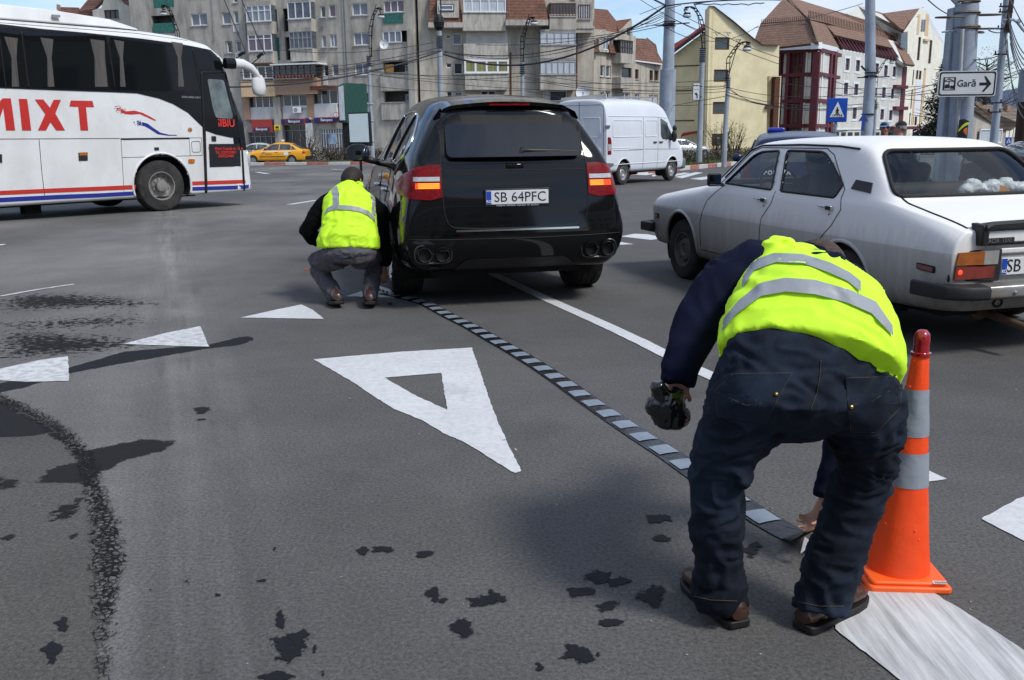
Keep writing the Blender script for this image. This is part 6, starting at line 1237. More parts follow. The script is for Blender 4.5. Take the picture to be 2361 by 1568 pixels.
# rear window, wiper, hatch gaps
gl = rounded([(-.585, 1.225), (.585, 1.225), (.61, 1.52), (.45, 1.575), (-.45, 1.575), (-.61, 1.52)], [.06, .06, .03, .05, .05, .03]); suv_c.panel('rear_window_frit', 'B', gl, mat('black_frit', (.010, .010, .012), .55, spec=.2), .003, .006); gl = rounded([(-.56, 1.24), (.56, 1.24), (.545, 1.50), (-.545, 1.50)], .05); rw_ = suv_c.panel('rear_window', 'B', gl, M_DGL, .006, 0, .03)
def flat_(v): return (v.z-1.24)/.26*.19+.07*v.x*v.x
sh_ = min(v.co.y-flat_(v.co) for v in rw_.data.vertices)
for v in rw_.data.vertices: v.co.y = flat_(v.co)+sh_
suv_c.line('hatch_gap', 'B', [(-.60, 1.50), (-.585, 1.40), (-.605, 1.20), (-.61, 1.0), (-.60, .80), (-.575, .72), (-.53, .685), (-.3, .672), (.3, .672), (.53, .685), (.575, .72), (.60, .80), (.61, 1.0), (.605, 1.20), (.585, 1.40), (.60, 1.50)], M_SEAM, .0045)
suv_c.line('glass_gap', 'B', [(-.60, 1.205), (-.55, 1.195), (-.52, 1.185), (.52, 1.185), (.55, 1.195), (.60, 1.205)], M_SEAM, .0035); suv_c.line('hatch_crease', 'B', [(-.61, 1.13), (.61, 1.13)], M_SEAM, .0035)
h, n = suv_c.hit('B', 0, 1.165); mb = MB(); mb.box(h+Vector((0, -.006, 0)), (.15, .022, .04)); mb.build('hatch_handle', M_BLK, suv, bevel=.012)
h0, _ = suv_c.hit('B', .045, 1.27); h1, _ = suv_c.hit('B', .54, 1.275); w_v = Vector((0, -.035, 0)); mb = MB(); mb.tube([h0+w_v+Vector((-.01, 0, -.03)), h0+w_v+Vector((.02, 0, .02)), h0+w_v+Vector((.1, 0, .015)), h1+w_v], [.03, .034, .024, .009], 8, flat=.8); mb.build('rear_wiper', M_PLAS, suv, smooth=60)
# tail lights
for sg in (-1, 1):
    tl = [(-.612, .930), (-.612, 1.182), (-.70, 1.182), (-.80, 1.165), (-.88, 1.10), (-.925, 1.02), (-.925, .945), (-.86, .918), (-.70, .908)]
    tl = tl if sg < 0 else mir(tl); l_ = suv_c.panel('tail_light', 'B', tl, M_RLENS, .012, .02, .03)
    cl = [(-.625, 1.055), (-.625, 1.090), (-.83, 1.090), (-.835, 1.055)]; cl = cl if sg < 0 else mir(cl); suv_c.panel('reverse_lens', 'B', cl, M_CLENS, .016, .006, .03, l_)
    lit = [(-.625, .995), (-.625, 1.042), (-.82, 1.042), (-.825, .995)]; lit = lit if sg < 0 else mir(lit)
    x0 = min(p[0] for p in lit); suv_c.panel('indicator_lens', 'B', lit, mat('indicator_red', (.55, .05, .005), .3, emis=(1, .10, .01), es=.35), .0155, .006, .03, l_)
    for i in range(5): z = 1.0+i*.0088; a_ = [(sg*.632, z), (sg*.632, z+.004), (sg*(.80 if sg < 0 else .75), z+.004), (sg*(.80 if sg < 0 else .75), z)]; suv_c.panel('lit_strip', 'B', a_, M_LIT, .0175, .003, .03, l_)
    suv_c.line('lamp_seam', 'B', tl, M_SEAM, .005, True)
# bumper trim, exhausts, plate
suv_c.panel('bumper_strip', 'B', rounded([(-.515, .652), (.515, .652), (.515, .667), (-.515, .667)], .004), M_CHR, .02, .03, .05)
suv_c.line('bumper_crease', 'B', [(-.93, .602), (-.6, .592), (0, .586), (.6, .592), (.93, .602)], M_SEAM, .004)
suv_c.panel('bumper_ledge', 'B', rounded([(-.60, .628), (.60, .628), (.60, .650), (-.60, .650)], .01), M_BLK, .014, .03, .05)
low = rounded([(-.83, .345), (.83, .345), (.86, .45), (.80, .565), (-.80, .565), (-.86, .45)], .04)
suv_c.panel('lower_valance', 'B', rounded([(-.52, .335), (.52, .335), (.42, .415), (-.42, .415)], .03), M_PLAS, .012, .03, .05); suv_c.panel('reflector', 'B', rounded([(-.06, .375), (.06, .375), (.06, .395), (-.06, .395)], .005), M_PLAS, .02, .01)
for sg in (-1, 1):
    hh, _ = suv_c.hit('B', sg*.70, .475); yb = hh.y-.01
    g1 = [(sg*.70+a, .475+b) for a, b in rounded([(-.15, -.072), (.15, -.072), (.15, .072), (-.15, .072)], .09, 6)]; V, Fc = fill2d(g1); mb = MB(); mb.add([(v.x, yb+.004, v.y) for v in V], Fc); ex = mb.build('exhaust_surround', M_SEAM, suv)
    pts = [Vector((x, yb, z)) for x, z in g1]+[Vector((g1[0][0], yb, g1[0][1]))]; mb = MB(); mb.tube(pts, .009, 6, cap=False); mb.build('exhaust_trim', mat('dark_chrome', (.10, .095, .09), .25, .9), ex, smooth=180)
    for dx in (-.072, .072): mb = MB(); mb.lathe([(.050, .10), (.050, -.035), (.056, -.040), (.060, -.03), (.060, .10)], 24, (sg*.70+dx, yb, .475), 'Y'); mb.build('tailpipe', MATS['dark_chrome'], ex, smooth=50)
hh, _ = suv_c.hit('B', 0, .92); plc = Vector((0.0, hh.y-.022, .918)); mb = MB(); mb.box(plc+Vector((0, .012, -.003)), (.545, .022, .145)); pf = mb.build('plate_frame', M_PLAS, suv, bevel=.006)
plate(suv, plc, .52, .112, 'SB 64PFC', -.05, fs=.112); text('dealer_lettering', 'PORSCHE  ROMANIA  Importator  021 205.29.33', .017, M_SWH, suv, frame((0, plc.y-.0035, .8535), (1, 0, 0), (0, 0, 1)), .0005)
mb = MB(); mb.box(plc+Vector((.0, .02, -.10)), (.60, .03, .012)); mb.build('plate_recess_edge', M_BLK, suv, bevel=.004)
# ================= white sedan
M_WSED = paint('sedan_white', (.56, .57, .57), .38, 0, dirt=((.30, .29, .27), .30, 1.3, (1, 1, 1)), coat=.3)
def sedanpaint():
    m = bpy.data.materials.new('sedan_grimy_white'); m.use_nodes = True; t = m.node_tree; b = t.nodes['Principled BSDF']; ln = t.links
    c = t.nodes.new('ShaderNodeTexCoord'); sp_ = t.nodes.new('ShaderNodeSeparateXYZ'); ln.new(c.outputs['Object'], sp_.inputs[0])
    def rg_(v, a, b_, c_, d): r = t.nodes.new('ShaderNodeMapRange'); r.inputs['From Min'].default_value = a; r.inputs['From Max'].default_value = b_; r.inputs['To Min'].default_value = c_; r.inputs['To Max'].default_value = d; ln.new(v, r.inputs['Value']); return r.outputs[0]
    m1 = t.nodes.new('ShaderNodeMapping'); m1.inputs['Scale'].default_value = (6, 6, .8); ln.new(c.outputs['Object'], m1.inputs[0]); n = t.nodes.new('ShaderNodeTexNoise'); n.inputs['Scale'].default_value = 3; n.inputs['Detail'].default_value = 8; n.inputs['Roughness'].default_value = .7; ln.new(m1.outputs[0], n.inputs['Vector'])
    a = t.nodes.new('ShaderNodeMath'); a.operation = 'MULTIPLY_ADD'; ln.new(n.outputs['Fac'], a.inputs[0]); a.inputs[1].default_value = -.35; ln.new(sp_.outputs[2], a.inputs[2])
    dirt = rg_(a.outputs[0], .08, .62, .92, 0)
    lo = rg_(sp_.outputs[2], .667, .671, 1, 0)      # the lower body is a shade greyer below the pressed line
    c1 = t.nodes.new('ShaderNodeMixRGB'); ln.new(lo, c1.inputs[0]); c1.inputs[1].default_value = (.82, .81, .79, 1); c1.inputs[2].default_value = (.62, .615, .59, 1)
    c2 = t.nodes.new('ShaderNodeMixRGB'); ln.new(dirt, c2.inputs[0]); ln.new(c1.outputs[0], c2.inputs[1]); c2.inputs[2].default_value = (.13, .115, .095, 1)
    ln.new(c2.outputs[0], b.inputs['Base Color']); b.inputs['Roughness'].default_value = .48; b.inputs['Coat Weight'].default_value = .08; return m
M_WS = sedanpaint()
q = (3.1436, 7.0204, .2973)
sed = thing('sedan', 'old dirty white saloon car with rusty bumper and shopping bag behind the rear window', 'car', (q[0], q[1], 0), q[2])
def ring2_(y, zb, sill, mid, cre, sh, belt, rail, roof, ctr, d=(0,)*10):
    P_ = [(0, zb), (sill[0]*.85, zb), sill, mid, cre, sh, belt, rail, roof, (0, ctr)]
    return [(x, y+dd, z) for (x, z), dd in zip(P_, d)]
DN = [
 ring2_(-1.16, .34, (.60, .34), (.66, .45), (.66, .60), (.64, .70), (.60, .76), (.50, .785), (.30, .79), .79),
 ring2_(-1.14, .30, (.72, .30), (.78, .43), (.79, .64), (.765, .745), (.70, .80), (.55, .815), (.35, .82), .82),
 ring2_(-1.00, .28, (.75, .27), (.80, .42), (.81, .67), (.785, .80), (.73, .845), (.60, .855), (.40, .86), .86),
 ring2_(-.56, .26, (.76, .25), (.81, .42), (.82, .67), (.79, .87), (.75, .925), (.69, .935), (.48, .945), .955),
 ring2_(-.42, .25, (.77, .23), (.81, .42), (.82, .67), (.79, .88), (.755, .945), (.70, 1.00), (.50, 1.03), 1.04),
 ring2_(-.10, .24, (.77, .22), (.81, .42), (.82, .68), (.79, .88), (.755, .955), (.615, 1.285), (.50, 1.33), 1.34),
 ring2_(.10, .24, (.77, .22), (.81, .42), (.82, .68), (.79, .88), (.755, .955), (.60, 1.315), (.48, 1.36), 1.372),
 ring2_(.80, .24, (.77, .22), (.81, .42), (.82, .69), (.79, .88), (.755, .95), (.575, 1.33), (.46, 1.372), 1.385),
 ring2_(1.45, .24, (.77, .22), (.81, .42), (.82, .69), (.79, .88), (.75, .945), (.57, 1.30), (.46, 1.345), 1.358),
 ring2_(1.62, .24, (.77, .22), (.81, .42), (.82, .69), (.79, .88), (.75, .94), (.58, 1.27), (.47, 1.31), 1.322),
 ring2_(2.0, .24, (.77, .22), (.81, .42), (.82, .69), (.79, .87), (.74, .925), (.66, .95), (.5, .965), .975),
 ring2_(2.14, .25, (.77, .23), (.81, .42), (.82, .69), (.785, .855), (.72, .90), (.62, .925), (.45, .945), .955),
 ring2_(2.60, .27, (.76, .27), (.80, .44), (.81, .69), (.77, .81), (.70, .85), (.60, .875), (.42, .90), .91),
 ring2_(3.10, .28, (.74, .29), (.78, .45), (.785, .68), (.75, .75), (.66, .785), (.56, .80), (.40, .82), .83),
 ring2_(3.17, .32, (.64, .33), (.68, .46), (.68, .62), (.64, .69), (.58, .72), (.50, .74), (.35, .75), .755),
]
dc = Car(sed, DN, 4, [('k', 4, .55), ('k', 6, .5), ('k', 7, .35), ('j', 1, .6), ('j', 3, .5), ('j', 10, .5), ('j', 5, .15), ('j', 13, .6)])
W1 = rounded([(1.74, .965), (1.47, 1.21), (1.37, 1.245), (1.10, 1.258), (.945, .948)], [.02, .08, .05, .03, .03]); W2_ = rounded([(.81, .945), (.985, 1.262), (.46, 1.258), (.34, 1.20), (.06, 1.03), (.10, .938)], [.02, .04, .06, .05, .03, .02])
RW = rounded([(-.69, .975), (.69, .975), (.55, 1.275), (-.55, 1.275)], [.05, .05, .08, .08]); WS = rounded([(-.66, .975), (.66, .975), (.53, 1.27), (-.53, 1.27)], .06)
FRW, RRW = 2.44, -.10
dc.cut([('S', W1, None), ('S', W2_, None), ('B', RW, lambda c: c.y < .2 and c.z > .95), ('F', WS, lambda c: c.y > 1.4 and c.z > .95), ('S', circ(FRW, .33, .335), lambda c: abs(c.x) > .45), ('S', circ(RRW, .32, .325), lambda c: abs(c.x) > .45)])
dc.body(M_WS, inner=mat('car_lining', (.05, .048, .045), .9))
M_RUB = mat('rubber_seal', (.012, .012, .012), .7)
for ax in 'LR':
    for wn in (W1, W2_): dc.line('window_seal', ax, wn, M_RUB, .0095, True, 0, .02); dc.panel('side_window', ax, wn, M_GLASSC, -.004, 0)
    for yy, rr_ in ((FRW, .335), (RRW, .325)): arch(dc, yy, .33 if yy > 1 else .32, rr_, ax, M_WS, lipr=.016)
    for pl in ([(1.72, .95), (1.93, .80), (2.02, .6), (2.03, .36)], [(.88, .94), (.88, .85), (.98, .72), (1.00, .6), (1.01, .33)], [(.02, .94), (-.02, .86), (.05, .74), (.20, .60), (.27, .45), (.32, .36)], [(2.03, .335), (.3, .325)], [(1.83, .95), (1.52, 1.245), (1.40, 1.28), (.45, 1.285), (.32, 1.24), (.02, 1.0), (.02, .94)]): dc.line('door_gap', ax, pl, M_SEAM, .0042)
    dc.line('drip_rail', ax, [(1.80, 1.01), (1.56, 1.25), (1.42, 1.295), (.8, 1.308), (.3, 1.302), (.05, 1.285)], M_SEAM, .008, off=.004)
    dc.panel('air_vent', ax, [(-.06, 1.075), (-.045, 1.01), (-.27, .99), (-.24, 1.06)], M_PLAS, .006, .012)
    for y0 in (.98, .10):
        h, n = dc.hit(ax, y0, .86); mb = MB(); mb.box(h+n*.018+Vector((0, 0, 0)), (.02, .07, .034)); mb.tube([h+n*.016+Vector((0, .03, .004)), h+n*.020+Vector((0, .14, .006))], [.010, .007], 6); mb.build('door_handle', M_CHR, sed, bevel=.004)
        h, n = dc.hit(ax, y0-.0, .82); mb = MB(); mb.sphere(h+n*.004, .010, 5); mb.build('lock', M_CHR, sed)
    sm = [(-.87, .585), (-.87, .545), (-1.02, .535), (-1.02, .578)]; k = dc.panel('side_marker', ax, rounded(sm, .008), M_RUB, .012, .02, .03); dc.panel('side_marker_lens', ax, [(-.88, .578), (-.88, .552), (-1.01, .543), (-1.01, .572)], mat('faded_red_lens', (.20, .09, .08), .3), .018, .008, .03, k)
    fm_ = [(3.02, .60), (3.02, .555), (2.94, .555), (2.94, .60)]; k = dc.panel('side_marker', ax, fm_, M_RUB, .010, .02, .03); dc.panel('side_marker_lens', ax, [(3.01, .593), (3.01, .562), (2.95, .562), (2.95, .593)], M_ALENS, .016, .008, .03, k)
    sg = -1 if ax == 'L' else 1
    mb = MB(); mb.box((sg*.865, 1.70, 1.00), (.13, .05, .115)); mo = mb.build('mirror', M_PLAS, sed, bevel=.02); mb = MB(); mb.tube([(sg*.77, 1.70, .95), (sg*.84, 1.70, .97)], .016, 6); mb.build('mirror_arm', M_PLAS, mo); mb = MB(); mb.box((sg*.865, 1.672, 1.00), (.11, .004, .095)); mb.build('mirror_glass', MATS['mirror_face'], mo)
    for yy in (FRW, RRW): wheel(sed, (sg*.70, yy, .29), .292, .165, .17, 'steel', sg, M_STEEL, ang=.0 if yy < 1 else .0)
dc.line('rear_window_seal', 'B', RW, M_RUB, .015, True, .004, .02); dc.panel('rear_window', 'B', RW, M_GLASSC, -.004, 0); dc.line('windscreen_seal', 'F', WS, M_RUB, .016, True, 0, .03); dc.panel('windscreen', 'F', WS, M_GLASSC, -.004, 0)
# boot lid gap, spoiler lip, lamps
for sg in (-1, 1): dc.line('boot_gap', 'T', [(sg*.66, -.48), (sg*.665, -.80), (sg*.655, -1.10)], M_SEAM, .008)
mb = MB(); mb.rings([[(x, -1.075, .842-k), (x, -1.215, .870-k), (x, -1.225, .845-k), (x, -1.17, .80-k), (x, -1.14, .80-k)] for x, k in ((-.62, .02), (-.57, .0), (0, -.01), (.57, 0), (.62, .02))]); mb.build('boot_lip', M_PLAS, sed, bevel=.004)
for sg in (-1, 1): mb = MB(); mb.prism([(sg*.635, -1.10, .855), (sg*.635, -1.21, .845), (sg*.625, -1.20, .72), (sg*.63, -1.13, .715)], (-sg*.05, 0, 0)); mb.build('boot_lip_end', M_PLAS, sed, bevel=.008)
hh, _ = dc.hit('B', 0, .76); yb = hh.y
mb = MB(); mb.box((0, yb-.006, .767), (1.20, .03, .075)); mb.build('boot_edge', M_WS, sed, bevel=.008); mb = MB(); mb.box((0, yb-.016, .722), (1.22, .02, .010)); mb.build('boot_seam', M_SEAM, sed)
mb = MB(); mb.box((-.50, yb-.026, .745), (.26, .012, .036)); bd = mb.build('badge', M_PLAS, sed, bevel=.002); text('lettering', 'DACIA  1310', .037, M_CHR, bd, frame((-.50, yb-.034, .745), (1, 0, 0), (0, 0, 1)), .001, off=.0003)
for sg in (-1, 1):
    def X_(a): return sg*a
    mb = MB(); mb.prism([(X_(.775), yb+.05, .685), (X_(.455), yb-.01, .695), (X_(.455), yb-.01, .50), (X_(.468), yb-.01, .492), (X_(.79), yb+.05, .495)], (0, -.022, 0)); hs_ = mb.build('tail_light', M_PLAS, sed, bevel=.006)
    mb = MB(); mb.prism([(X_(.75), yb+.018, .677), (X_(.585), yb-.01, .682), (X_(.585), yb-.01, .60), (X_(.765), yb+.018, .60)], (0, -.018, 0)); mb.build('amber_lens', mat('faded_amber', (.34, .10, .02), .35, 0, .3, 14), hs_)
    mb = MB(); mb.prism([(X_(.585), yb-.0105, .682), (X_(.468), yb-.0105, .686), (X_(.468), yb-.0105, .60), (X_(.585), yb-.0105, .60)], (0, -.018, 0)); mb.build('clear_lens', mat('dirty_clear_lens', (.30, .29, .27), .4, 0, .2, 14), hs_)
    mb = MB(); mb.prism([(X_(.765), yb+.018, .59), (X_(.468), yb-.01, .59), (X_(.468), yb-.01, .515), (X_(.77), yb+.018, .508)], (0, -.018, 0)); mb.build('red_lens', mat('faded_red', (.20, .035, .025), .35, 0, .3, 14), hs_)
    mb = MB(); mb.sphere((X_(.735), yb+.0, .556), .018, 6, 0, (1, .5, 1)); mb.build('lit_bulb', M_LITR, hs_)
mb = MB(); mb.box((-.15, yb-.005, .675), (.60, .02, .04)); mb.build('plate_hood', M_WS, sed, bevel=.01)
plate(sed, Vector((-.185, yb-.022, .58)), .52, .108, 'SB 75 LEM', 0, fs=.115)
mb = MB(); mb.prism([(-.70, yb-.05, .49), (.70, yb-.05, .49), (.70, yb-.10, .455), (.70, yb-.10, .40), (.70, yb-.04, .385), (-.70, yb-.04, .385)], (0, 0, 0.0)) if 0 else None
bp_poly = [(yb-.02, .485), (yb-.115, .475), (yb-.125, .455), (yb-.125, .405), (yb-.105, .39), (yb-.03, .385)]
mb = MB(); mb.rings([[(x, y, z) for y, z in bp_poly] for x in (-.62, .62)]); mb.build('rear_bumper', mat('rusty_chrome', (.40, .40, .39), .35, .7, .1, 3, dirt=((.22, .12, .05), .9, 2.2, (1, 1, 3))), sed, bevel=.006)
for sg in (-1, 1):
    mb = MB(); mb.rings([[(sg*x, y+dy, z) for y, z in bp_poly] for x, dy in ((.60, -.004), (.72, .005), (.80, .05))]+[[(sg*.845, .10+y, z) for y, z in bp_poly]]+[[(sg*(.855+(y-yb)*-.15), yb+.27, z) for y, z in bp_poly]]); mb.build('bumper_corner', M_PLAS, sed, bevel=.01)
for x in (-.42, .42): mb = MB(); mb.sphere((x, yb-.127, .432), .014, 6); mb.build('bumper_bolt', M_CHR, sed)
mb = MB(); mb.rings([[(x, yb+.01, .40), (x, yb-.01, .39), (x, yb+.02, .29+.02*abs(x)), (x, yb+.05, .30)] for x in (-.62, -.3, .3, .62)]); mb.build('rear_valance', M_WS, sed, bevel=.01)
for x in (-.42, .42): mb = MB(); n_ = 10; mb.tube([(x+.035*cos(2*pi*i/n_), yb-.0, .345+.025*sin(2*pi*i/n_)) for i in range(n_+1)], .008, 5); mb.build('tow_loop', M_RUB, sed)
mb = MB(); mb.tube([(-.30, -.5, .25), (-.30, -.95, .235), (-.28, yb-.13, .19)], .028, 12); mb.tube([(-.30, -.9, .25), (-.30, -.55, .26)], .075, 12); mb.build('exhaust_pipe', mat('rusty_pipe', (.13, .085, .055), .8, .3, .4, 8), sed, smooth=50)
mb = MB(); mb.box((0, .9, .30), (1.2, 3.6, .16)); mb.box((0, RRW, .28), (1.2, .1, .08)); mb.build('underbody', M_UND, sed)
for sg in (-1, 1): mb = MB(); mb.box((sg*.70, -.50, .20), (.20, .012, .22)); mb.build('mud_flap', M_RUB, sed)
mb = MB(); mb.rings([[(x, 3.30+dy, .50), (x, 3.36+dy, .49), (x, 3.36+dy, .42), (x, 3.30+dy, .41)] for x, dy in ((-.66, 0), (.66, 0))]); mb.build('front_bumper', MATS['rusty_chrome'], sed, bevel=.008)
for sg in (-1, 1): mb = MB(); mb.rings([[(sg*.64, 3.28, .51), (sg*.64, 3.38, .50), (sg*.64, 3.38, .41), (sg*.64, 3.28, .40)], [(sg*.80, 3.20, .51), (sg*.84, 3.28, .50), (sg*.84, 3.28, .41), (sg*.80, 3.20, .40)], [(sg*.79, 3.02, .51), (sg*.845, 3.02, .50), (sg*.845, 3.02, .41), (sg*.79, 3.02, .40)]]); mb.build('bumper_corner', M_PLAS, sed, bevel=.01)
# interior
M_SEAT = mat('seat_vinyl', (.035, .033, .032), .8); ml = MB(); ml.box((0, .75, .45), (1.36, 2.0, .5)); ml.build('cabin_floor', MATS['car_lining'], sed)
mb = MB(); mb.box((0, -.27, .925), (1.25, .34, .03)); mb.build('parcel_shelf', MATS['car_lining'], sed)
mb = MB(); mb.box((0, -.02, .87), (1.15, .14, .34), M=Matrix.Rotation(.2, 4, 'X')); mb.build('rear_seat', M_SEAT, sed, bevel=.04)
for x in (-.33, .33): mb = MB(); mb.box((x, .72, .88), (.46, .12, .56), M=Matrix.Rotation(.2, 4, 'X')); mb.box((x, .98, .66), (.46, .5, .14)); mb.build('front_seat', M_SEAT, sed, bevel=.05)
mb = MB(); mb.box((0, 1.80, .86), (1.28, .30, .16)); mb.build('dashboard', M_PLAS, sed, bevel=.04)
mb = MB(); n_ = 22; cS = Vector((-.33, 1.48, .95)); mb.tube([cS+Vector((.19*cos(2*pi*i/n_), .19*sin(2*pi*i/n_)*.45, .19*sin(2*pi*i/n_)*.9)) for i in range(n_+1)], .013, 6, cap=False); mb.tube([cS-Vector((.18, 0, 0)), cS+Vector((.18, 0, 0))], .012, 6); mb.tube([cS, cS+Vector((0, .25, -.12))], .02, 6); mb.build('steering_wheel', M_PLAS, sed, smooth=60)
# shopping bag lying on the parcel shelf
mb = MB(); r_ = random.Random(4)
for i in range(7): mb.sphere((-.02+i*.075+r_.uniform(-.02, .02), r_.uniform(-.03, .03), .04+r_.uniform(0, .02)+.02*(i % 2)), .05+r_.uniform(0, .018), 6, 0, (1.1, .9, .85))
bag = organic('shopping_bag', mb, mat('bag_white', (.72, .73, .75), .35, var=.05), None, .012, 3, .012, 22, 3); Mx = sed.matrix_basis
bag.location = Vector((q[0], q[1], 0))+Matrix.Rotation(q[2], 3, 'Z') @ Vector((.06, -.30, .945)); bag.rotation_euler = (0, 0, q[2]); tag(bag, 'crumpled white shopping bag lying behind the rear window of the white saloon', 'bag')
mb = MB(); mb.add([(.19, -.066, .02), (.34, -.060, .015), (.31, -.064, .055), (.22, -.068, .085)], [(0, 1, 2, 3)]); mb.build('orange_print', mat('bag_orange', (.60, .22, .03), .5), bag)
# ================= coach
M_COW = paint('coach_white', (.74, .75, .74), .30, 0, dirt=((.42, .39, .34), .42, .9, (1, 1, .6)), coat=.3); M_COB = mat('coach_black', (.008, .008, .009), .22, 0, .03, 2, spec=.3); M_CR = mat('stripe_red', (.50, .035, .025), .35, var=.05); M_CBL = mat('stripe_blue', (.02, .03, .25), .35, var=.05)
w0 = G(381, 487); hd = -R(40.5)
# local frame: origin under the right front wheel's outer face, +y forward, body extends to -x (to its left)
bus = thing('coach', 'large white touring coach with dark windows, red MIXT lettering and red and blue stripes', 'bus', w0, hd)
BW = 2.55; FR = 2.20
def cring(y, zt, w1=0, zb=.30, rf=.0):
    # full closed ring (not mirrored): right side at x=0
    return None
zT, zB = 3.5, .29
mb = MB(); rs = []
for y, dx, zt, lean in ((-10.2, 0, 3.50, 0), (-9.9, 0, 3.53, 0), (-.2, 0, 3.51, 0), (.65, 0, 3.46, 0), (1.35, .02, 3.34, .0), (FR-.42, .06, 3.10, -.05)):
    rs.append([Vector(p) for p in ((-dx, y, zB), (-dx, y, 1.9), (-dx-.06, y+lean, zt-.15), (-dx-.16, y+lean, zt-.03), (-dx-.55, y+lean, zt+.02), (-BW+dx+.55, y+lean, zt+.02), (-BW+dx+.16, y+lean, zt-.03), (-BW+dx+.06, y+lean, zt-.15), (-BW+dx, y, 1.9), (-BW+dx, y, zB))])
rs.append([Vector(p) for p in ((-.20, FR+.03, zB), (-.22, FR-.04, 1.75), (-.32, FR-.42, 2.55), (-.42, FR-.50, 2.78), (-.8, FR-.5, 2.86), (-BW+.8, FR-.5, 2.86), (-BW+.42, FR-.50, 2.78), (-BW+.32, FR-.42, 2.55), (-BW+.22, FR-.04, 1.75), (-BW+.2, FR+.03, zB))])
mb.rings(rs); me = mb.mesh('b'); bb = bpy.data.objects.new('b', me); COL.objects.link(bb); md = bb.modifiers.new('b', 'BEVEL'); md.width = .09; md.segments = 4; md.limit_method = 'ANGLE'; md.angle_limit = R(20)
me2 = evalmesh(bb); bpy.data.objects.remove(bb)
# slice finely so wheel openings can be cut cleanly
bm = bmesh.new(); bm.from_mesh(me2)
for y in [i*.045-.70 for i in range(32)]: bmesh.ops.bisect_plane(bm, geom=bm.verts[:]+bm.edges[:]+bm.faces[:], plane_co=(0, y, 0), plane_no=(0, 1, 0))
for z in [.35+i*.045 for i in range(20)]: bmesh.ops.bisect_plane(bm, geom=bm.verts[:]+bm.edges[:]+bm.faces[:], plane_co=(0, 0, z), plane_no=(0, 0, 1))
bm.to_mesh(me2); bm.free()
bc = Car.__new__(Car); bc.root = bus; bc.me = me2; bc.bvh = BVHTree.FromPolygons([v.co.copy() for v in me2.vertices], [tuple(p.vertices) for p in me2.polygons])
bc.cut([('S', circ(0, .52, .62, 40), None)]); cb0 = bc.body(M_COW); cb0.data.materials.append(M_COB)
for pl_ in cb0.data.polygons:
    if pl_.center.y > FR-.46 and pl_.center.z > 1.15: pl_.material_index = 1
def BP(x, y): return Z1(x, y)
Rot = Matrix.Rotation(-hd, 3, 'Z')
def cb(x, y, off=0.0):
    """photo point -> (y, z) on the coach's right side plane"""
    p = Z1(x, y); d = ray(*p); n = Matrix.Rotation(hd, 3, 'Z') @ Vector((1, 0, 0)); o = w0+n*off; t = (o-Vector((0, 0, CH))).dot(n)/d.dot(n); X = Vector((0, 0, CH))+d*t; l = Rot @ (X-w0); return (l.y, l.z)
def clampy(l): return [(min(a, FR-.06), b) for a, b in l]
def bp(name, pts, m, off=.004, th=.01, parent=None, step=.15, smooth=60): return bc.panel(name, 'R', [cb(*p) for p in pts], m, off, th, step, parent, smooth)
top_l = [(-300, 112), (0, 152), (300, 188), (600, 215), (800, 236), (1000, 258), (1200, 285), (1340, 308), (1480, 335), (1520, 372)]
blackp = top_l+[(1560, 480), (1610, 560), (1660, 700), (1700, 850), (1718, 958), (1705, 958), (1600, 950), (1500, 930), (1430, 905), (1410, 885), (1300, 780), (1200, 720), (1100, 680), (950, 645), (800, 638), (400, 624), (0, 608), (-300, 596)]
bp('window_band', [(x, y+(9 if i < 10 else 0)) for i, (x, y) in enumerate(blackp)], M_COB, .012, .02, step=.07)
M_BGL = mat('coach_glass', (.006, .007, .008), .04, 0, .1, 2, spec=.32); M_CUR = mat('curtain', (.075, .068, .060), .7, var=.5, vs=3, stretch=(1, 14, .3))
for pts in ([(-300, 175), (150, 190), (205, 600), (-260, 585)], [(165, 190), (740, 245), (795, 625), (220, 602)], [(770, 250), (1330, 330), (1385, 628), (805, 625)], [(1345, 335), (1540, 390), (1565, 460), (1500, 480), (1375, 478)]):
    wv_ = bp('side_window', [(x, y+(6 if y < 450 else 0)) for x, y in pts], M_BGL, .016, .006, step=.12)
for a, b, c_, d in ((35, 128, 95, 135), (285, 375, 340, 375), (630, 730, 650, 760), (795, 865, 835, 872), (1195, 1275, 1240, 1270)):
    bp('curtain', [(a, 250+(a*.03)), (b, 250+a*.03+12), ((b+d)/2-14, 400), ((b+d)/2+2, 600), ((a+c_)/2+18, 600), ((a+c_)/2+18, 400)], M_CUR, .018, .002, step=.06)
for pts, mm in (([(22, 360), (155, 372), (185, 582), (45, 578)], P_WH), ([(222, 375), (400, 390), (430, 590), (355, 590), (300, 500), (235, 480)], P_WH), ([(1062, 545), (1180, 548), (1230, 580), (1225, 615), (1070, 605)], PANES[2]), ([(1275, 545), (1330, 540), (1345, 620), (1290, 618)], PANES[2])): pass
for x in (-3, 155, 752, 1340): bc.line('window_divider', 'R', [cb(x, 200+max(0, x)*.1), cb(x+45, 610)], M_SEAM, .012, off=.012)
dw = bp('door_window', rounded([(1440, 545), (1560, 552), (1625, 822), (1495, 815), (1475, 750)], 18), paneM('door_pane', (.12, .15, .15), r=.05), .016, .006, step=.1)
mb = None; bc.line('door_frame', 'R', [cb(*p) for p in [(1400, 500), (1575, 500), (1650, 760), (1700, 1050), (1712, 1330)]], M_SEAM, .02, off=.006); bc.line('door_frame', 'R', [cb(*p) for p in [(1400, 500), (1410, 900), (1427, 1345)]], M_SEAM, .03, off=.006)
bp('door_gap_strip', [(1408, 880), (1425, 900), (1438, 1342), (1420, 1342)], M_SEAM, .006, step=.2); bp('door_gap_strip', [(1690, 960), (1704, 960), (1716, 1325), (1700, 1328)], M_SEAM, .006, step=.2)
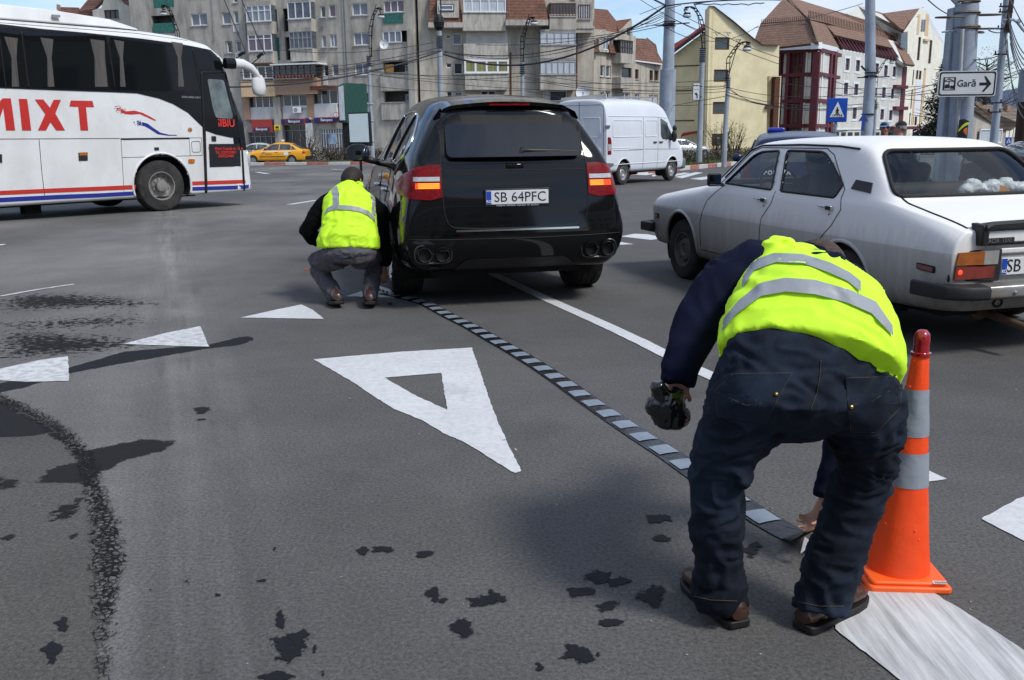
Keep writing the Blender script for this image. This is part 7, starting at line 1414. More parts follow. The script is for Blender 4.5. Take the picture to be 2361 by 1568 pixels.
dp = bp('door_sign', [(1446, 996), (1682, 994), (1684, 1150), (1452, 1156)], M_SBK, .010, .004, step=.2)
def btext(s, x, y, size, m, x2, y2, xs=1, off=.002, parent=None, shear=0):
    a = cb(x, y); b = cb(x2, y2); h, n = bc.hit('R', *a); d = Vector((0, b[0]-a[0], b[1]-a[1])).normalized()
    return text('lettering', s, size, m, parent or bus, frame((h.x+.026, a[0], a[1]), d, (0, -d.z, d.y)), .002, off=off, xs=xs, shear=shear)
M_LTR = mat('red_letter', (.55, .035, .03), .4, emis=(.5, .03, .02), es=.15)
btext('SIBIU', 1562, 853, .22, M_LTR, 1640, 856, .92, .004); btext('STR. Henri Coanda nr. 12 A', 1564, 1028, .085, M_LTR, 1680, 1028, .85, .001); btext('Tel. 0269/230811', 1566, 1054, .085, M_LTR, 1640, 1054, .85, .001); btext('0269/234401', 1568, 1080, .085, M_LTR, 1640, 1080, .85, .001)
btext('EXPLORER HDT', 1322, 674, .05, M_MET, 1372, 676, 1.2, .001)
M_RLT = mat('logo_red', (.52, .03, .025), .35, var=.04)
for pl in ([(0, 700), (20, 680), (75, 680), (104, 902), (42, 902), (22, 745), (-30, 902), (-60, 902)], [(130, 684), (188, 684), (215, 902), (152, 902)], [(242, 688), (300, 688), (345, 745), (372, 690), (422, 690), (382, 785), (448, 902), (388, 902), (348, 845), (318, 902), (262, 902), (312, 790)], [(490, 695), (640, 698), (650, 740), (594, 740), (609, 902), (556, 902), (541, 738), (480, 736)]): bp('lettering', pl, M_RLT, .008, .003, step=.10)
bp('red_swoosh', [(838, 755), (870, 770), (930, 765), (985, 780), (1040, 808), (1078, 830), (1072, 836), (1020, 812), (965, 788), (905, 792), (865, 788), (835, 775)], M_RLT, .006, .003, step=.2); bp('blue_swoosh', [(985, 845), (1020, 855), (1060, 885), (1110, 918), (1170, 932), (1222, 933), (1222, 938), (1160, 938), (1090, 928), (1040, 895), (1000, 872), (980, 868)], M_CBL, .006, .003, step=.2)
r_ = random.Random(5)
for (cx, cy, m_) in ((822, 752, M_RLT), (962, 850, M_CBL)):
    mb = MB()
    for _ in range(70):
        x, y = cx+r_.gauss(0, 17), cy+r_.gauss(0, 11); y += (x-cx)*.25; a = cb(x, y); b = cb(x+r_.uniform(3, 7), y+r_.uniform(2, 4)); h, n = bc.hit('R', *a); mb.add([(h.x+.006, a[0], a[1]), (h.x+.006, b[0], a[1]), (h.x+.006, b[0], b[1]), (h.x+.006, a[0], b[1])], [(0, 1, 2, 3)])
    o_ = mb.build('swoosh_flecks', m_, bus); tag(o_, kind='stuff')
# stripes, skirt panel gaps
for (pts, m_) in (([(-300, 1338), (0, 1320), (400, 1302), (700, 1290), (940, 1279), (936, 1309), (700, 1320), (400, 1332), (0, 1350), (-300, 1368)], M_CR), ([(-300, 1392), (0, 1368), (400, 1348), (700, 1336), (934, 1323), (932, 1351), (700, 1364), (400, 1378), (0, 1400), (-300, 1424)], M_CBL), ([(1322, 1256), (1500, 1250), (1700, 1244), (1772, 1241), (1772, 1266), (1700, 1270), (1500, 1276), (1326, 1282)], M_CR), ([(1330, 1294), (1500, 1288), (1700, 1282), (1770, 1278), (1770, 1302), (1700, 1308), (1500, 1314), (1332, 1320)], M_CBL)): bp('stripe', pts, m_, .005, .003, step=.2)
for pts, r in (([(-300, 962), (0, 962), (830, 958)], .006), ([(835, 962), (1308, 956)], .016), ([(836, 960), (845, 1100), (860, 1370)], .005), ([(270, 965), (290, 1200), (315, 1405)], .006), ([(845, 1090), (1310, 1078), (1400, 1075)], .005), ([(1308, 956), (1316, 1078)], .005), ([(1310, 955), (1395, 952), (1400, 1075)], .005)): bc.line('panel_gap', 'R', [cb(*p) for p in pts], M_SEAM, r, step=.15)
fl = [cb(*p) for p in rounded([(1324, 980), (1384, 978), (1388, 1052), (1330, 1054)], 12)]; bc.line('filler_flap', 'R', fl, M_SEAM, .006, True)
bp('side_marker', rounded([(1302, 1100), (1345, 1100), (1345, 1127), (1302, 1128)], 10), M_ALENS, .02, .02, step=.1)
m_ = bp('reflector', [(541, 1056), (604, 1054), (606, 1110), (544, 1112)], M_PLAS, .012, .015, step=.1); bp('reflector_lens', [(546, 1059), (599, 1057), (600, 1074), (548, 1076)], M_ALENS, .018, .008, m_, .1)
bp('reflector', [(-30, 1068), (12, 1066), (14, 1124), (-30, 1126)], M_PLAS, .012, .015, step=.1); bp('latch', [(1066, 1020), (1098, 1019), (1099, 1040), (1068, 1041)], M_PLAS, .008, .01, step=.1); bp('latch', [(1078, 1060), (1084, 1052), (1090, 1060), (1084, 1070)], M_PLAS, .008, .01, step=.1); bp('door_handle', rounded([(1464, 942), (1496, 942), (1498, 978), (1466, 978)], 6), M_PLAS, .012, .015, step=.1); bp('inspection_seal', circ(1314, 898, 16, 14), mat('seal_brown', (.35, .16, .06), .5, var=.5, vs=20), .006, .003, step=.1)
arcp = [(0+.63*cos(R(a)), .52+.63*sin(R(a))) for a in range(-18, 199, 6)]; bc.line('arch_lip', 'R', arcp, M_COW, .022, off=.0)
mb = MB(); a0 = [R(a) for a in range(-20, 201, 8)]; mb.rings([[(x, .62*cos(a), .52+.62*sin(a)) for a in a0] for x in (-.02, -.6)], False, closed=False); mb.add([(-.6, .62*cos(a), .52+.62*sin(a)) for a in a0], [tuple(range(len(a0)))]); mb.build('wheel_well', M_UND, bus, smooth=40)
wheel(bus, (-.17, 0, .505), .505, .30, .285, 'truck', 1, mat('dusty_steel', (.30, .29, .27), .6, .4, .2, 4, dirt=((.12, .10, .08), .7, 3, (1, 1, 1))), ang=.0); wheel(bus, (-BW+.17, 0, .505), .505, .30, .285, 'truck', -1, MATS['dusty_steel'])
for y in (-6.2,): wheel(bus, (-.17, y, .505), .505, .30, .285, 'truck', 1, MATS['dusty_steel']); wheel(bus, (-BW+.17, y, .505), .505, .30, .285, 'truck', -1, MATS['dusty_steel'])
mb = MB(); mb.box((-BW/2, -4.4, .40), (BW-.5, 10.5, .3)); mb.box((-.5, -2.4, .22), (.2, .3, .25)); mb.build('underbody', M_UND, bus)
# roof air conditioning hump and roof line
hp = MB(); hp.rings([[(-.16, y1, z0), (-.24, y2, z1), (-BW+.24, y2, z1), (-BW+.16, y1, z0)] for y1, y2, z0, z1 in ((-10, -10, 3.50, 3.76), (-3.0, -3.0, 3.50, 3.76), (-1.7, -1.8, 3.50, 3.74), (-.6, -.65, 3.50, 3.66), (-.1, -.12, 3.49, 3.53))]); hp.build('roof_unit', M_COW, bus, bevel=.04); bc.line('roof_seam', 'R', [(-9, 3.44), (-.2, 3.42), (.9, 3.36)], M_SEAM, .006)
mb = MB()
for y in (-3.3, -4.8, -6.3): mb.box((-.14, y+1.6, 3.62), (.05, .14, .04))
mb.build('roof_latch', M_MET, bus)
# big drooping mirror
mp3 = lambda x, y, o=.0: Vector((.05+o, *cb(x, y, .05+o)))
mb = MB(); mb.tube([mp3(1555, 438), mp3(1622, 440)], [(.08, .11), (.08, .11)], 10); bm1 = mb.build('mirror_root', M_COB, bus, smooth=40)
mb = MB(); mb.tube([mp3(1622, 440), mp3(1680, 442), mp3(1735, 470), mp3(1770, 510), mp3(1788, 545)], [(.08, .105), (.08, .10), (.08, .085), (.08, .07), (.07, .06)], 10); mb.build('mirror_arm', M_COW, bus, smooth=60)
mb = MB(); mb.tube([mp3(1775, 530), mp3(1785, 560), mp3(1792, 610), mp3(1794, 650), mp3(1792, 665)], [(.13, .06), (.16, .085), (.17, .10), (.15, .095), (.08, .05)], 10); bm2 = mb.build('mirror_housing', M_COW, bus, smooth=60); mb = MB(); mb.tube([mp3(1762, 545, -.02), mp3(1776, 610, -.02), mp3(1790, 658, -.02)], [.05, .085, .05], 8, flat=1.2); mb.build('mirror_face', M_COB, bm2, smooth=60)
# front: headlamp and windscreen
mb = MB(); mb.sphere((-.30, FR-.02, .95), .16, 8, 0, (.8, .5, 1.5)); mb.build('headlamp', M_CLENS, bus, smooth=180)
mb = MB(); mb.rings([[(-.30, FR+.02, 1.15), (-.40, FR-.36, 2.45)], [(-BW+.30, FR+.02, 1.15), (-BW+.4, FR-.36, 2.45)]], False, closed=False); mb.build('windscreen', M_BGL, bus)
# ================= white van
vq = Vector((2.67, 28.95, gz(28.9))); va = -.665
M_VAN = paint('van_white', (.70, .73, .78), .34, 0, dirt=((.45, .44, .42), .25, .8, (1, 1, .5)), coat=.4)
van = thing('van', 'white high roof panel van with closed rear doors driving away behind the SUV', 'van', vq, va)
def vr(y, w_, zb, zs, zr, zt, d=0, wr_=None, dz=0): 
    wr_ = wr_ or w_*.90
    P_ = [(0, zb), (w_*.9, zb), (w_*.99, zb+.1), (w_, 1.0), (w_*.99, zs), (wr_, zr), (wr_*.86, zt), (0, zt+.03)]
    return [(x, y+(d*(z/zt) if d else 0), z) for x, z in P_]
VN = [vr(-1.00, .90, .42, 1.95, 2.28, 2.44), vr(-.97, .955, .38, 1.97, 2.32, 2.48), vr(-.7, .965, .36, 1.98, 2.34, 2.52), vr(1.2, .965, .34, 1.98, 2.36, 2.56), vr(2.35, .965, .34, 1.97, 2.32, 2.52), 
      vr(2.7, .965, .34, 1.93, 2.12, 2.28), [(0, 3.30, .34), (.87, 3.30, .34), (.95, 3.30, .44), (.965, 3.30, 1.0), (.95, 3.20, 1.28), (.86, 3.30, 1.40), (.74, 3.30, 1.46), (0, 3.35, 1.50)],
      [(0, 3.85, .34), (.84, 3.85, .34), (.92, 3.85, .42), (.94, 3.83, .80), (.90, 3.81, 1.04), (.80, 3.83, 1.12), (.7, 3.85, 1.16), (0, 3.91, 1.18)], [(0, 4.03, .36), (.74, 3.97, .36), (.82, 3.95, .44), (.84, 3.95, .70), (.80, 3.93, .90), (.72, 3.95, .98), (.6, 3.97, 1.0), (0, 4.05, 1.02)]]
vc = Car(van, VN, 4, [('k', 5, .3), ('k', 4, .2), ('j', 1, .5), ('j', 5, .15)])
vc.cut([('S', circ(0, .37, .42), lambda c: abs(c.x) > .5), ('S', circ(3.0, .37, .42), lambda c: abs(c.x) > .5)]); vc.body(M_VAN)
M_VWIN = paneM('van_window', (.06, .07, .075), r=.04)
for ax, sg in (('L', -1), ('R', 1)):
    for y in (0, 3.0): arch(vc, y, .37, .42, ax, M_VAN, lipr=.02); wheel(van, (sg*.84, y, .345), .345, .20, .205, 'steel', sg, mat('silver_steel', (.42, .42, .42), .45, .6, dirt=((.1, .09, .08), .5, 5, (1, 1, 1))))
    vc.panel('cab_window', ax, rounded([(2.17, 1.98), (2.55, 1.86), (3.07, 1.30), (2.33, 1.32), (2.20, 1.42)], .06), M_VWIN, .004, .006)
    vc.line('window_divider', ax, [(2.60, 1.84), (2.57, 1.30)], M_SEAM, .016, off=.004)
    for pl in ([(-.85, 2.02), (1.9, 2.02), (2.6, 1.98)], [(1.12, 2.0), (1.12, .45)], [(2.03, 2.0), (2.03, 1.0), (2.03, .45)], [(-.75, .62), (3.6, .62)], [(-.75, 1.10), (.3, 1.10)]): vc.line('panel_gap', ax, pl, M_SEAM if pl[0][0] > 1 else M_VAN, .006 if pl[0][0] > 1 else .014)
    for rc in ([(-.65, 1.42), (1.02, 1.42), (1.02, 1.90), (-.65, 1.90)], [(1.22, 1.42), (1.94, 1.42), (1.94, 1.90), (1.22, 1.90)]): vc.line('pressed_panel', ax, rounded(rc, .06), M_VAN, .014, True)
    vc.line('side_groove', ax, [(-.6, 1.045), (1.08, 1.045)], M_VAN, .016); vc.panel('door_rail', ax, [(.25, 1.02), (1.08, 1.02), (1.08, 1.065), (.25, 1.065)], mat('rail_grey', (.12, .12, .12), .6), .005); vc.line('side_groove', ax, [(1.15, 1.04), (3.4, 1.0)], M_SEAM, .006)
    for y in (1.82, 2.20): h, n = vc.hit(ax, y, 1.24); mb = MB(); mb.box(h+n*.02, (.04, .2, .04)); mb.build('door_handle', M_PLAS, van, bevel=.01)
    tl = rounded([(-.93, .92), (-.93, 1.42), (-.80, 1.42), (-.74, 1.32), (-.74, .92)], .03); k = vc.panel('tail_light', ax, tl, M_RLENS, .012, .02, .06); vc.panel('clear_lens', ax, [(-.92, 1.03), (-.92, 1.22), (-.76, 1.22), (-.76, 1.03)], M_CLENS, .016, .01, .06, k); vc.panel('bumper_corner', ax, [(-.94, .52), (-.94, .68), (-.6, .66), (-.6, .60)], mat('bumper_grey', (.13, .14, .15), .6), .02, .03)
    mb = MB(); mb.sphere((sg*1.12, 2.78, 1.42), .15, 8, 0, (.62, .55, 1.35)); mb.sphere((sg*1.12, 2.80, 1.66), .095, 7, 0, (.8, .6, 1.1)); mb.tube([(sg*.92, 2.86, 1.28), (sg*1.10, 2.80, 1.36)], .03, 6); mb.build('mirror', M_PLAS, van, smooth=180)
    h, n = vc.hit(ax, -.90, 1.72); mb = MB(); mb.box(h+Vector((sg*.01, -.06, 0)), (.05, .22, .09)); mb.build('door_hinge', M_CHR, van, bevel=.008)
vc.line('door_gap', 'B', [(0, 2.42), (0, .55)], M_SEAM, .008); vc.line('door_gap', 'B', rounded([(-.86, .50), (.86, .50), (.84, 2.34), (-.84, 2.34)], .12), M_SEAM, .006, True)
for sg in (-1, 1): rc = [(sg*.14, 1.42), (sg*.74, 1.42), (sg*.72, 1.98), (sg*.14, 1.98)]; vc.line('pressed_panel', 'B', rounded(rc, .05), M_VAN, .014, True); vc.line('pressed_panel', 'B', rounded([(sg*.14, .72), (sg*.74, .72), (sg*.74, 1.10), (sg*.14, 1.10)], .05), M_VAN, .014, True)
mb = MB(); mb.box((0, -1.0, .48), (1.7, .14, .16)); mb.build('rear_bumper', MATS['bumper_grey'], van, bevel=.02); mb = MB(); mb.box((0, 1.5, .42), (1.5, 4.4, .2)); mb.build('underbody', M_UND, van)
mb = MB(); mb.box((0, 3.95, .52), (1.8, .3, .36)); mb.build('front_bumper', MATS['bumper_grey'], van, bevel=.08)
mb = MB(); mb.prism([(-.82, -.80, 2.50), (.80, -.80, 2.50), (.80, -.80, 2.66), (-.78, -.80, 2.58)], (0, .04, 0)); mb.build('roof_board', M_LG, van); mb = MB()
for x in (-.7, .7): mb.tube([(x, -.8, 2.55), (x, 2.2, 2.62)], .02, 6)
mb.build('roof_rack', M_MET, van)
# ================= simple cars in the distance
def small_car(label, loc, rz, m, L_=4.25, H=1.5, W=1.72, style='sedan', taxi=False, cat='car', lv=3, name='parked_car'):
    t = thing(name, label, cat, loc, rz); w_ = W/2; f = H/1.5; rf = (L_-2.6)*.5
    def rn(y, zs, zr, wr_, ww=1.0): return [(0, y, .25), (w_*.85*ww, y, .25), (w_*.95*ww, y, .32), (w_*ww, y, .55), (w_*.98*ww, y, zs-.06), (w_*.9*ww, y, zs), (wr_, y, zr), (wr_*.8, y, zr+.05), (0, y, zr+.07)]
    b = .92*f
    if style == 'sedan': net = [rn(-.93, .80, .84, .62, .86), rn(-.86, .90, .94, .68, .97), rn(-.45, b+.03, 1.0*f, .70), rn(.05, b+.02, 1.38*f, .58), rn(.9, b, 1.42*f, .60), rn(1.35, b-.01, 1.36*f, .58), rn(2.1, .90, .96, .66), rn(2.9, .78, .84, .60, .97), rn(3.25, .62, .68, .5, .85)]
    else: net = [rn(-.80, .86, 1.28*f, .55, .9), rn(-.74, .90, 1.36*f, .60, .98), rn(-.2, b+.03, 1.44*f, .62), rn(.9, b, 1.46*f, .62), rn(1.4, b-.01, 1.38*f, .58), rn(2.2, .92, .98, .66), rn(2.9, .80, .86, .60, .97), rn(3.25, .64, .70, .5, .85)]
    c = Car(t, net, lv, [('k', 5, .5), ('k', 6, .3), ('j', 1, .4)]); c.cut([('S', circ(0, .33, .34), lambda v: abs(v.x) > .4), ('S', circ(2.6, .33, .34), lambda v: abs(v.x) > .4)]); c.body(m)
    sw = rounded([(1.95, b+.03), (1.32, 1.33*f), (.8, 1.36*f), (.05, 1.32*f), (-.32 if style == 'sedan' else -.55, b+.06)], .05)
    for ax, sg in (('L', -1), ('R', 1)):
        c.panel('side_window', ax, sw, M_VWIN, .004, .006, .1)
        c.line('window_divider', ax, [(.86, b), (.80, 1.36*f)], m, .03, off=.004); c.line('window_divider', ax, [(.05, b+.02), (.02, 1.32*f)], m, .02, off=.004)
        for pl in ([(.88, b-.02), (.95, .35)], [(-.02, b-.02), (.2, .6), (.32, .4)], [(1.98, b-.02), (2.05, .38)]): c.line('door_gap', ax, pl, M_SEAM, .006)
        c.line('side_moulding', ax, [(.4, .55), (2.15, .55)], M_PLAS, .018, off=.004)
        for y in (0, 2.6): arch(c, y, .33, .34, ax, m, lipr=.014); wheel(t, (sg*(w_-.10), y, .30), .305, .19, .19, 'cover', sg, M_ALLOY)
        for y in (1.02, .12): h, n = c.hit(ax, y, b-.10); mb = MB(); mb.box(h+n*.015, (.03, .14, .03)); mb.build('door_handle', M_PLAS, t)
        mb = MB(); mb.sphere((sg*(w_+.09), 1.72, b+.10), .11, 6, 0, (.9, .6, .75)); mb.build('mirror', m if not taxi else M_PLAS, t, smooth=180)
        c.panel('headlight', ax, rounded([(2.98, .60), (3.20, .62), (3.05, .78), (2.85, .80)], .03), M_CLENS, .008, .02, .08); c.panel('tail_light', ax, rounded([(-.90 if style == 'sedan' else -.78, .72), (-.72, .72), (-.74, .92), (-.88 if style == 'sedan' else -.76, .92)], .02), M_RLENS, .008, .02, .06)
    c.panel('windscreen', 'F', rounded([(-.66, b+.05), (.66, b+.05), (.52, 1.36*f), (-.52, 1.36*f)], .06), M_VWIN, .004, .006, .1); rw = rounded([(-.58, b+.10), (.58, b+.10), (.48, 1.33*f), (-.48, 1.33*f)], .06); c.panel('rear_window', 'B', rw, M_VWIN, .004, .006, .1)
    mb = MB(); mb.box((0, 1.3, .35), (W*.75, 3.6, .2)); mb.build('underbody', M_UND, t)
    c.panel('rear_bumper', 'B', rounded([(-.75, .30), (.75, .30), (.78, .55), (-.78, .55)], .05), M_PLAS if taxi else m, .03, .05, .1); c.panel('front_bumper', 'F', rounded([(-.70, .30), (.70, .30), (.70, .50), (-.70, .50)], .05), M_PLAS, .03, .05, .1)
    return t, c
tx = P(688, 378, 64); M_TAXI = paint('taxi_yellow', (.78, .36, .012), .3, coat=.6)
tg = P(681, 378, 63.5)
taxi, tcar = small_car('yellow taxi saloon with chequer line driving left past the bank', (tg.x, 63.5, gz(63.5)), R(88), M_TAXI, taxi=True, cat='taxi', name='taxi')
mb = MB(); 
for ax in 'L':
    for i in range(24):
        for j in range(2):
            if (i+j) % 2: y = .0+i*.085; a = [(y, .835+j*.04), (y+.085, .835+j*.04), (y+.085, .875+j*.04), (y, .875+j*.04)]; h = [tcar.hit(ax, *p)[0] for p in a]; 
            if (i+j) % 2 and all(h): mb.add([v+Vector((-.008, 0, 0)) for v in h], [(0, 1, 2, 3)])
tag(mb.build('chequer_line', M_SWH, taxi), kind='stuff'); tcar.panel('door_notice', 'L', [(.22, .62), (.50, .62), (.50, .82), (.22, .82)], M_SWH, .008, .004)
h, _ = tcar.hit('L', 1.55, .70); text('lettering', 'VERTA', .16, mat('taxi_red', (.45, .05, .02), .5), taxi, frame((h.x-.01, 1.55, .70), (0, -1, 0), (0, 0, 1)), .003, shear=.2)
mb = MB(); mb.box((0, .75, 1.57), (.35, .15, .12)); mb.build('roof_sign', M_SWH, taxi, bevel=.02)
gp = P(626, 372, 70); small_car('pale grey car mostly hidden behind the yellow taxi', (gp.x+.2, 69, gz(69)), R(95), paint('pale_car', (.50, .52, .52), .3), name='parked_car')
sp_ = P(1632, 362, 68); small_car('silver saloon car behind the lamp post in front of the yellow house', (sp_.x-2.6, 70, gz(70)), R(-78), paint('silver_car', (.45, .46, .46), .3, .5), name='parked_car')
# police car beyond the white saloon
M_PBL = paint('police_blue', (.012, .022, .065), .3, coat=.1)
pq = P(1830, 420, 13.6); pol, pc = small_car('dark blue police estate car with blue light bar behind the white saloon', (4.55, 15.0, gz(15)), -R(15), M_PBL, style='hatch', H=1.40, W=1.74, cat='police car', name='police_car', lv=4)
mb = MB(); mb.box((-.33, .35, 1.43), (.27, .22, .085)); lb = mb.build('light_bar', mat('beacon_blue', (.01, .03, .35), .12, coat=1), pol, bevel=.03); mb = MB(); mb.box((-.33, .35, 1.38), (.29, .20, .03)); mb.build('bar_base', M_PLAS, lb)
h, _ = pc.hit('B', 0, .80); text('lettering', 'POLITIA', .085, M_SWH, pol, frame((-.30, h.y-.012, .80), (1, 0, 0), (0, 0, 1)), .003, off=.004, spacing=1.35); pc.panel('white_label', 'B', [(.30, .72), (.62, .72), (.60, .86), (.30, .86)], M_SWH, .01, .004)
plate(pol, Vector((0, h.y-.03, .58)), .5, .11, 'MAI 2817', 0, fs=.1)
mb = MB(); mb.tube([(.25, .2, 1.36), (.75, .2, 1.41)], .006, 4); mb.build('aerial', M_PLAS, pol)
# dark cars at far right
dp_ = P(2275, 400, 24); small_car('black car parked behind the twin pole and rear window of the saloon', (10.0, 18.2, gz(18)), R(-70), paint('black_car', (.008, .009, .012), .1, coat=1), style='sedan', H=1.28, name='parked_car')
bl = P(2040, 320, 42); small_car('blue grey car roof glimpsed right of the two men', (bl.x-1.2, 43, gz(43)), R(-80), paint('bluegrey_car', (.10, .13, .20), .25), name='parked_car', H=1.45)
wv2 = P(2290, 330, 44); 
wvan = copy_tree(van); wvan.location = (41.5, 80, gz(80)); wvan.rotation_euler = (0, 0, R(-100)); wvan['label'] = 'white van parked far right in front of the small beige house'
# ------------------------------------------------------------------ people
M_SKIN = mat('skin', (.42, .22, .15), .55, 0, .12, 9); M_HAIR = mat('dark_hair', (.018, .013, .010), .7, 0, .5, 60, .8, 80, stretch=(1, 1, .4)); M_HAIR2 = mat('brown_hair', (.05, .032, .02), .7, 0, .5, 60, .8, 80)
def fabric(n, c, v=.12, r=.85, b=.3, bs=120): return mat(n, c, r, 0, v, 6, b, bs)
M_HIV = mat('hivis_yellow', (.58, .93, .03), .75, 0, .05, 3, .25, 45, emis=(.5, 1.0, .02), es=.06, dirt=((.36, .55, .03), .35, 3.5, (1, 1, 1))); M_REFL = mat('reflective_tape', (.30, .32, .34), .45, .1, .10, 5, .2, 60)
M_NAVY2 = mat('navy_sweater', (.006, .008, .024), .95, 0, .15, 6, .3, 150, spec=.15); M_BLKJ = mat('black_jacket', (.004, .004, .005), .95, 0, .2, 6, .3, 150, spec=.15); M_GJ = fabric('grey_jeans', (.085, .082, .095), .3)
def denim():
    m = mat('dark_denim', (.0065, .009, .016), .9, 0, .4, 3.5, .25, 200, dirt=((.026, .044, .076), .75, 2.6, (1, 1, 1)), spec=.25); return m
M_DEN = denim(); M_SHOE = mat('brown_leather', (.050, .022, .014), .38, 0, .4, 9, .3, 60, coat=.2); M_SOLE = mat('shoe_sole', (.012, .010, .009), .6); M_SOCK = fabric('blue_sock', (.02, .035, .10))
def finger(mb, base, d, n, lens, r, curl, side=None):
    """three bones bending about the axis d x n"""
    d = Vector(d).normalized(); n = Vector(n).normalized(); ax = d.cross(n); p = Vector(base); pts = [p-d*.02, p.copy()]
    for i, l in enumerate(lens): d = Matrix.Rotation(curl[i], 3, ax) @ d; p = p+d*l; pts.append(p.copy())
    mb.tube(pts, [r*1.05, r, r*.93, r*.86, r*.72], 7)
def hand(mb, wrist, d, n, side, curl=(.5, .6, .4), s=1.0):
    """d: finger direction, n: palm normal (the way the fingers curl), side: +1 thumb on d x n side"""
    d = Vector(d).normalized(); n = Vector(n); n = (n-d*n.dot(d)).normalized(); u = d.cross(n)*side; w_ = Vector(wrist)
    mb.tube([w_-d*.03*s, w_+d*.03*s, w_+d*.085*s], [(.028*s, .022*s), (.040*s, .018*s), (.040*s, .015*s)], 10, up=n)
    for k, (o, l) in enumerate(((.030, .92), (.010, 1.0), (-.011, .94), (-.030, .76))): finger(mb, w_+d*.085*s+u*o*s, d+u*o*1.5, n, [.040*l*s, .026*l*s, .021*l*s], .0085*s, [c*(1+.12*k) for c in curl])
    finger(mb, w_+d*.03*s+u*.032*s, d*.6+u*.8+n*.3, n, [.035*s, .030*s, .024*s], .010*s, [.3, .35, .3])
def shoe(parent, heel, toe, L_, mt, name='shoe', lift=0):
    heel = Vector(heel); d = (Vector(toe)-heel); ang = atan2(-d.x, d.y); mb = MB(); rs = []
    pf = [(-.02, .028, .01, .055), (.0, .036, .0, .072), (.05, .040, .0, .100), (.10, .040, .0, .115), (.15, .044, .0, .085), (.20, .049, .0, .068), (.25, .046, .0, .055), (.285, .032, .005, .040), (.30, .012, .012, .028)]
    for y, hw, z0, z1 in pf:
        y *= L_/.30; rs.append([(hw*cos(a)*(1 if sin(a) < .3 else .86), y, z0+.02+(z1-z0-.0)*(.5+.5*sin(a))) for a in (2*pi*i/14 for i in range(14))])
    mb.rings(rs); o = mb.build(name, mt, parent, smooth=60); sb = MB(); rs = []
    for y, hw, z0, z1 in pf: y *= L_/.30; hw += .004; rs.append([(-hw, y, z0*.5), (hw, y, z0*.5), (hw, y, z0*.3+.026), (-hw, y, z0*.3+.026)])
    sb.rings(rs); so_ = sb.build('sole', M_SOLE, o, bevel=.005)
    o.location = heel; o.rotation_euler = (lift, 0, ang); mb = MB(); st_ = [(x*.035, .13*L_/.30+y, .118-abs(y)*.9) for y in (-.03, -.01, .01, .03) for x in (-1, 1)]
    for i in range(3): mb.tube([(-.028, .13+.022*i, .112-.014*i), (.028, .13+.022*i, .112-.014*i)], .003, 4)
    mb.build('lace', M_SOLE, o); return o
def head(mb, c, fwd, up, s=1.0):
    """skull, jaw, nose, ears in one skin"""
    f = Vector(fwd).normalized(); u = Vector(up); u = (u-f*u.dot(f)).normalized(); r_ = f.cross(u); c = Vector(c)
    def pt(a, b, e): return c+r_*a*s+f*b*s+u*e*s
    def ell(ce, ra, rb, rc, n=9):
        rs = []
        for i in range(1, n):
            th = pi*i/n; rs.append([pt(ce[0]+ra*sin(th)*cos(q), ce[1]+rb*sin(th)*sin(q), ce[2]-rc*cos(th)) for q in (2*pi*j/16 for j in range(16))])
        mb.rings(rs)
    ell((0, -.01, .03), .075, .092, .085); ell((0, .03, -.035), .058, .060, .070); ell((0, .055, -.085), .035, .032, .026)
    mb.tube([pt(0, .082, .015), pt(0, .104, -.022), pt(0, .088, -.036)], [.009, .016, .010], 6)
    for sg in (-1, 1): mb.tube([pt(sg*.074, -.01, .02), pt(sg*.088, -.022, .0), pt(sg*.078, -.012, -.032)], [.010, .014, .008], 6); mb.tube([pt(sg*.05, .066, -.02), pt(sg*.03, .078, -.03)], .018, 6)
    mb.tube([pt(-.026, .088, -.058), pt(0, .096, -.057), pt(.026, .088, -.058)], [.006, .009, .006], 6); mb.tube([pt(-.045, .082, .028), pt(0, .088, .024), pt(.045, .082, .028)], [.008, .010, .008], 6)
    return pt
def eyes(parent, pt, s=1.0):
    for sg in (-1, 1): mb = MB(); mb.sphere(pt(sg*.032, .080, .008), .012*s, 6); mb.build('eye', mat('eye_white', (.6, .58, .55), .2), parent, smooth=180); mb = MB(); mb.sphere(pt(sg*.032, .0895, .008), .0055*s, 5); mb.build('iris', M_SBK, parent)
def hair(parent, pt, m, extra=0, name='hair', cover=.62):
    mb = MB(); rs = []; n = 10
    for i in range(1, n+1):
        th = pi*i/n*cover; ring_ = []
        for j in range(20):
            a = 2*pi*j/20; x, y = sin(th)*cos(a), sin(th)*sin(a); zz_ = cos(th); drop = .045*max(0, -y)*(i/n) - .05*max(0, y)*(i/n)
            ring_.append(pt(x*(.083+extra), -.012+y*(.100+extra), .032+zz_*(.093+extra)-drop))
        rs.append(ring_)
    mb.rings([[pt(0, -.012, .032+.093+extra)]*20]+rs, False); o = mb.build(name, m, parent, smooth=180); md = o.modifiers.new('t', 'SOLIDIFY'); md.thickness = .012; md.offset = 0; return o
def band(src, name, planes, m, parent, off=.004, keep=None):
    """a strip of the garment between two planes (co, normal), lifted off the cloth"""
    bm = bmesh.new(); bm.from_mesh(src.data)
    for co, no in planes: bmesh.ops.bisect_plane(bm, geom=bm.verts[:]+bm.edges[:]+bm.faces[:], plane_co=co, plane_no=no, clear_outer=True)
    if keep: bmesh.ops.delete(bm, geom=[f for f in bm.faces if not keep(f.calc_center_median())], context='FACES')
    bm.normal_update()
    for v in bm.verts: v.co += v.normal*off
    me = bpy.data.meshes.new(name); bm.to_mesh(me); bm.free(); o = link(name, me, m, parent, 180)
    md = o.modifiers.new('s', 'SOLIDIFY'); md.thickness = .003; return o
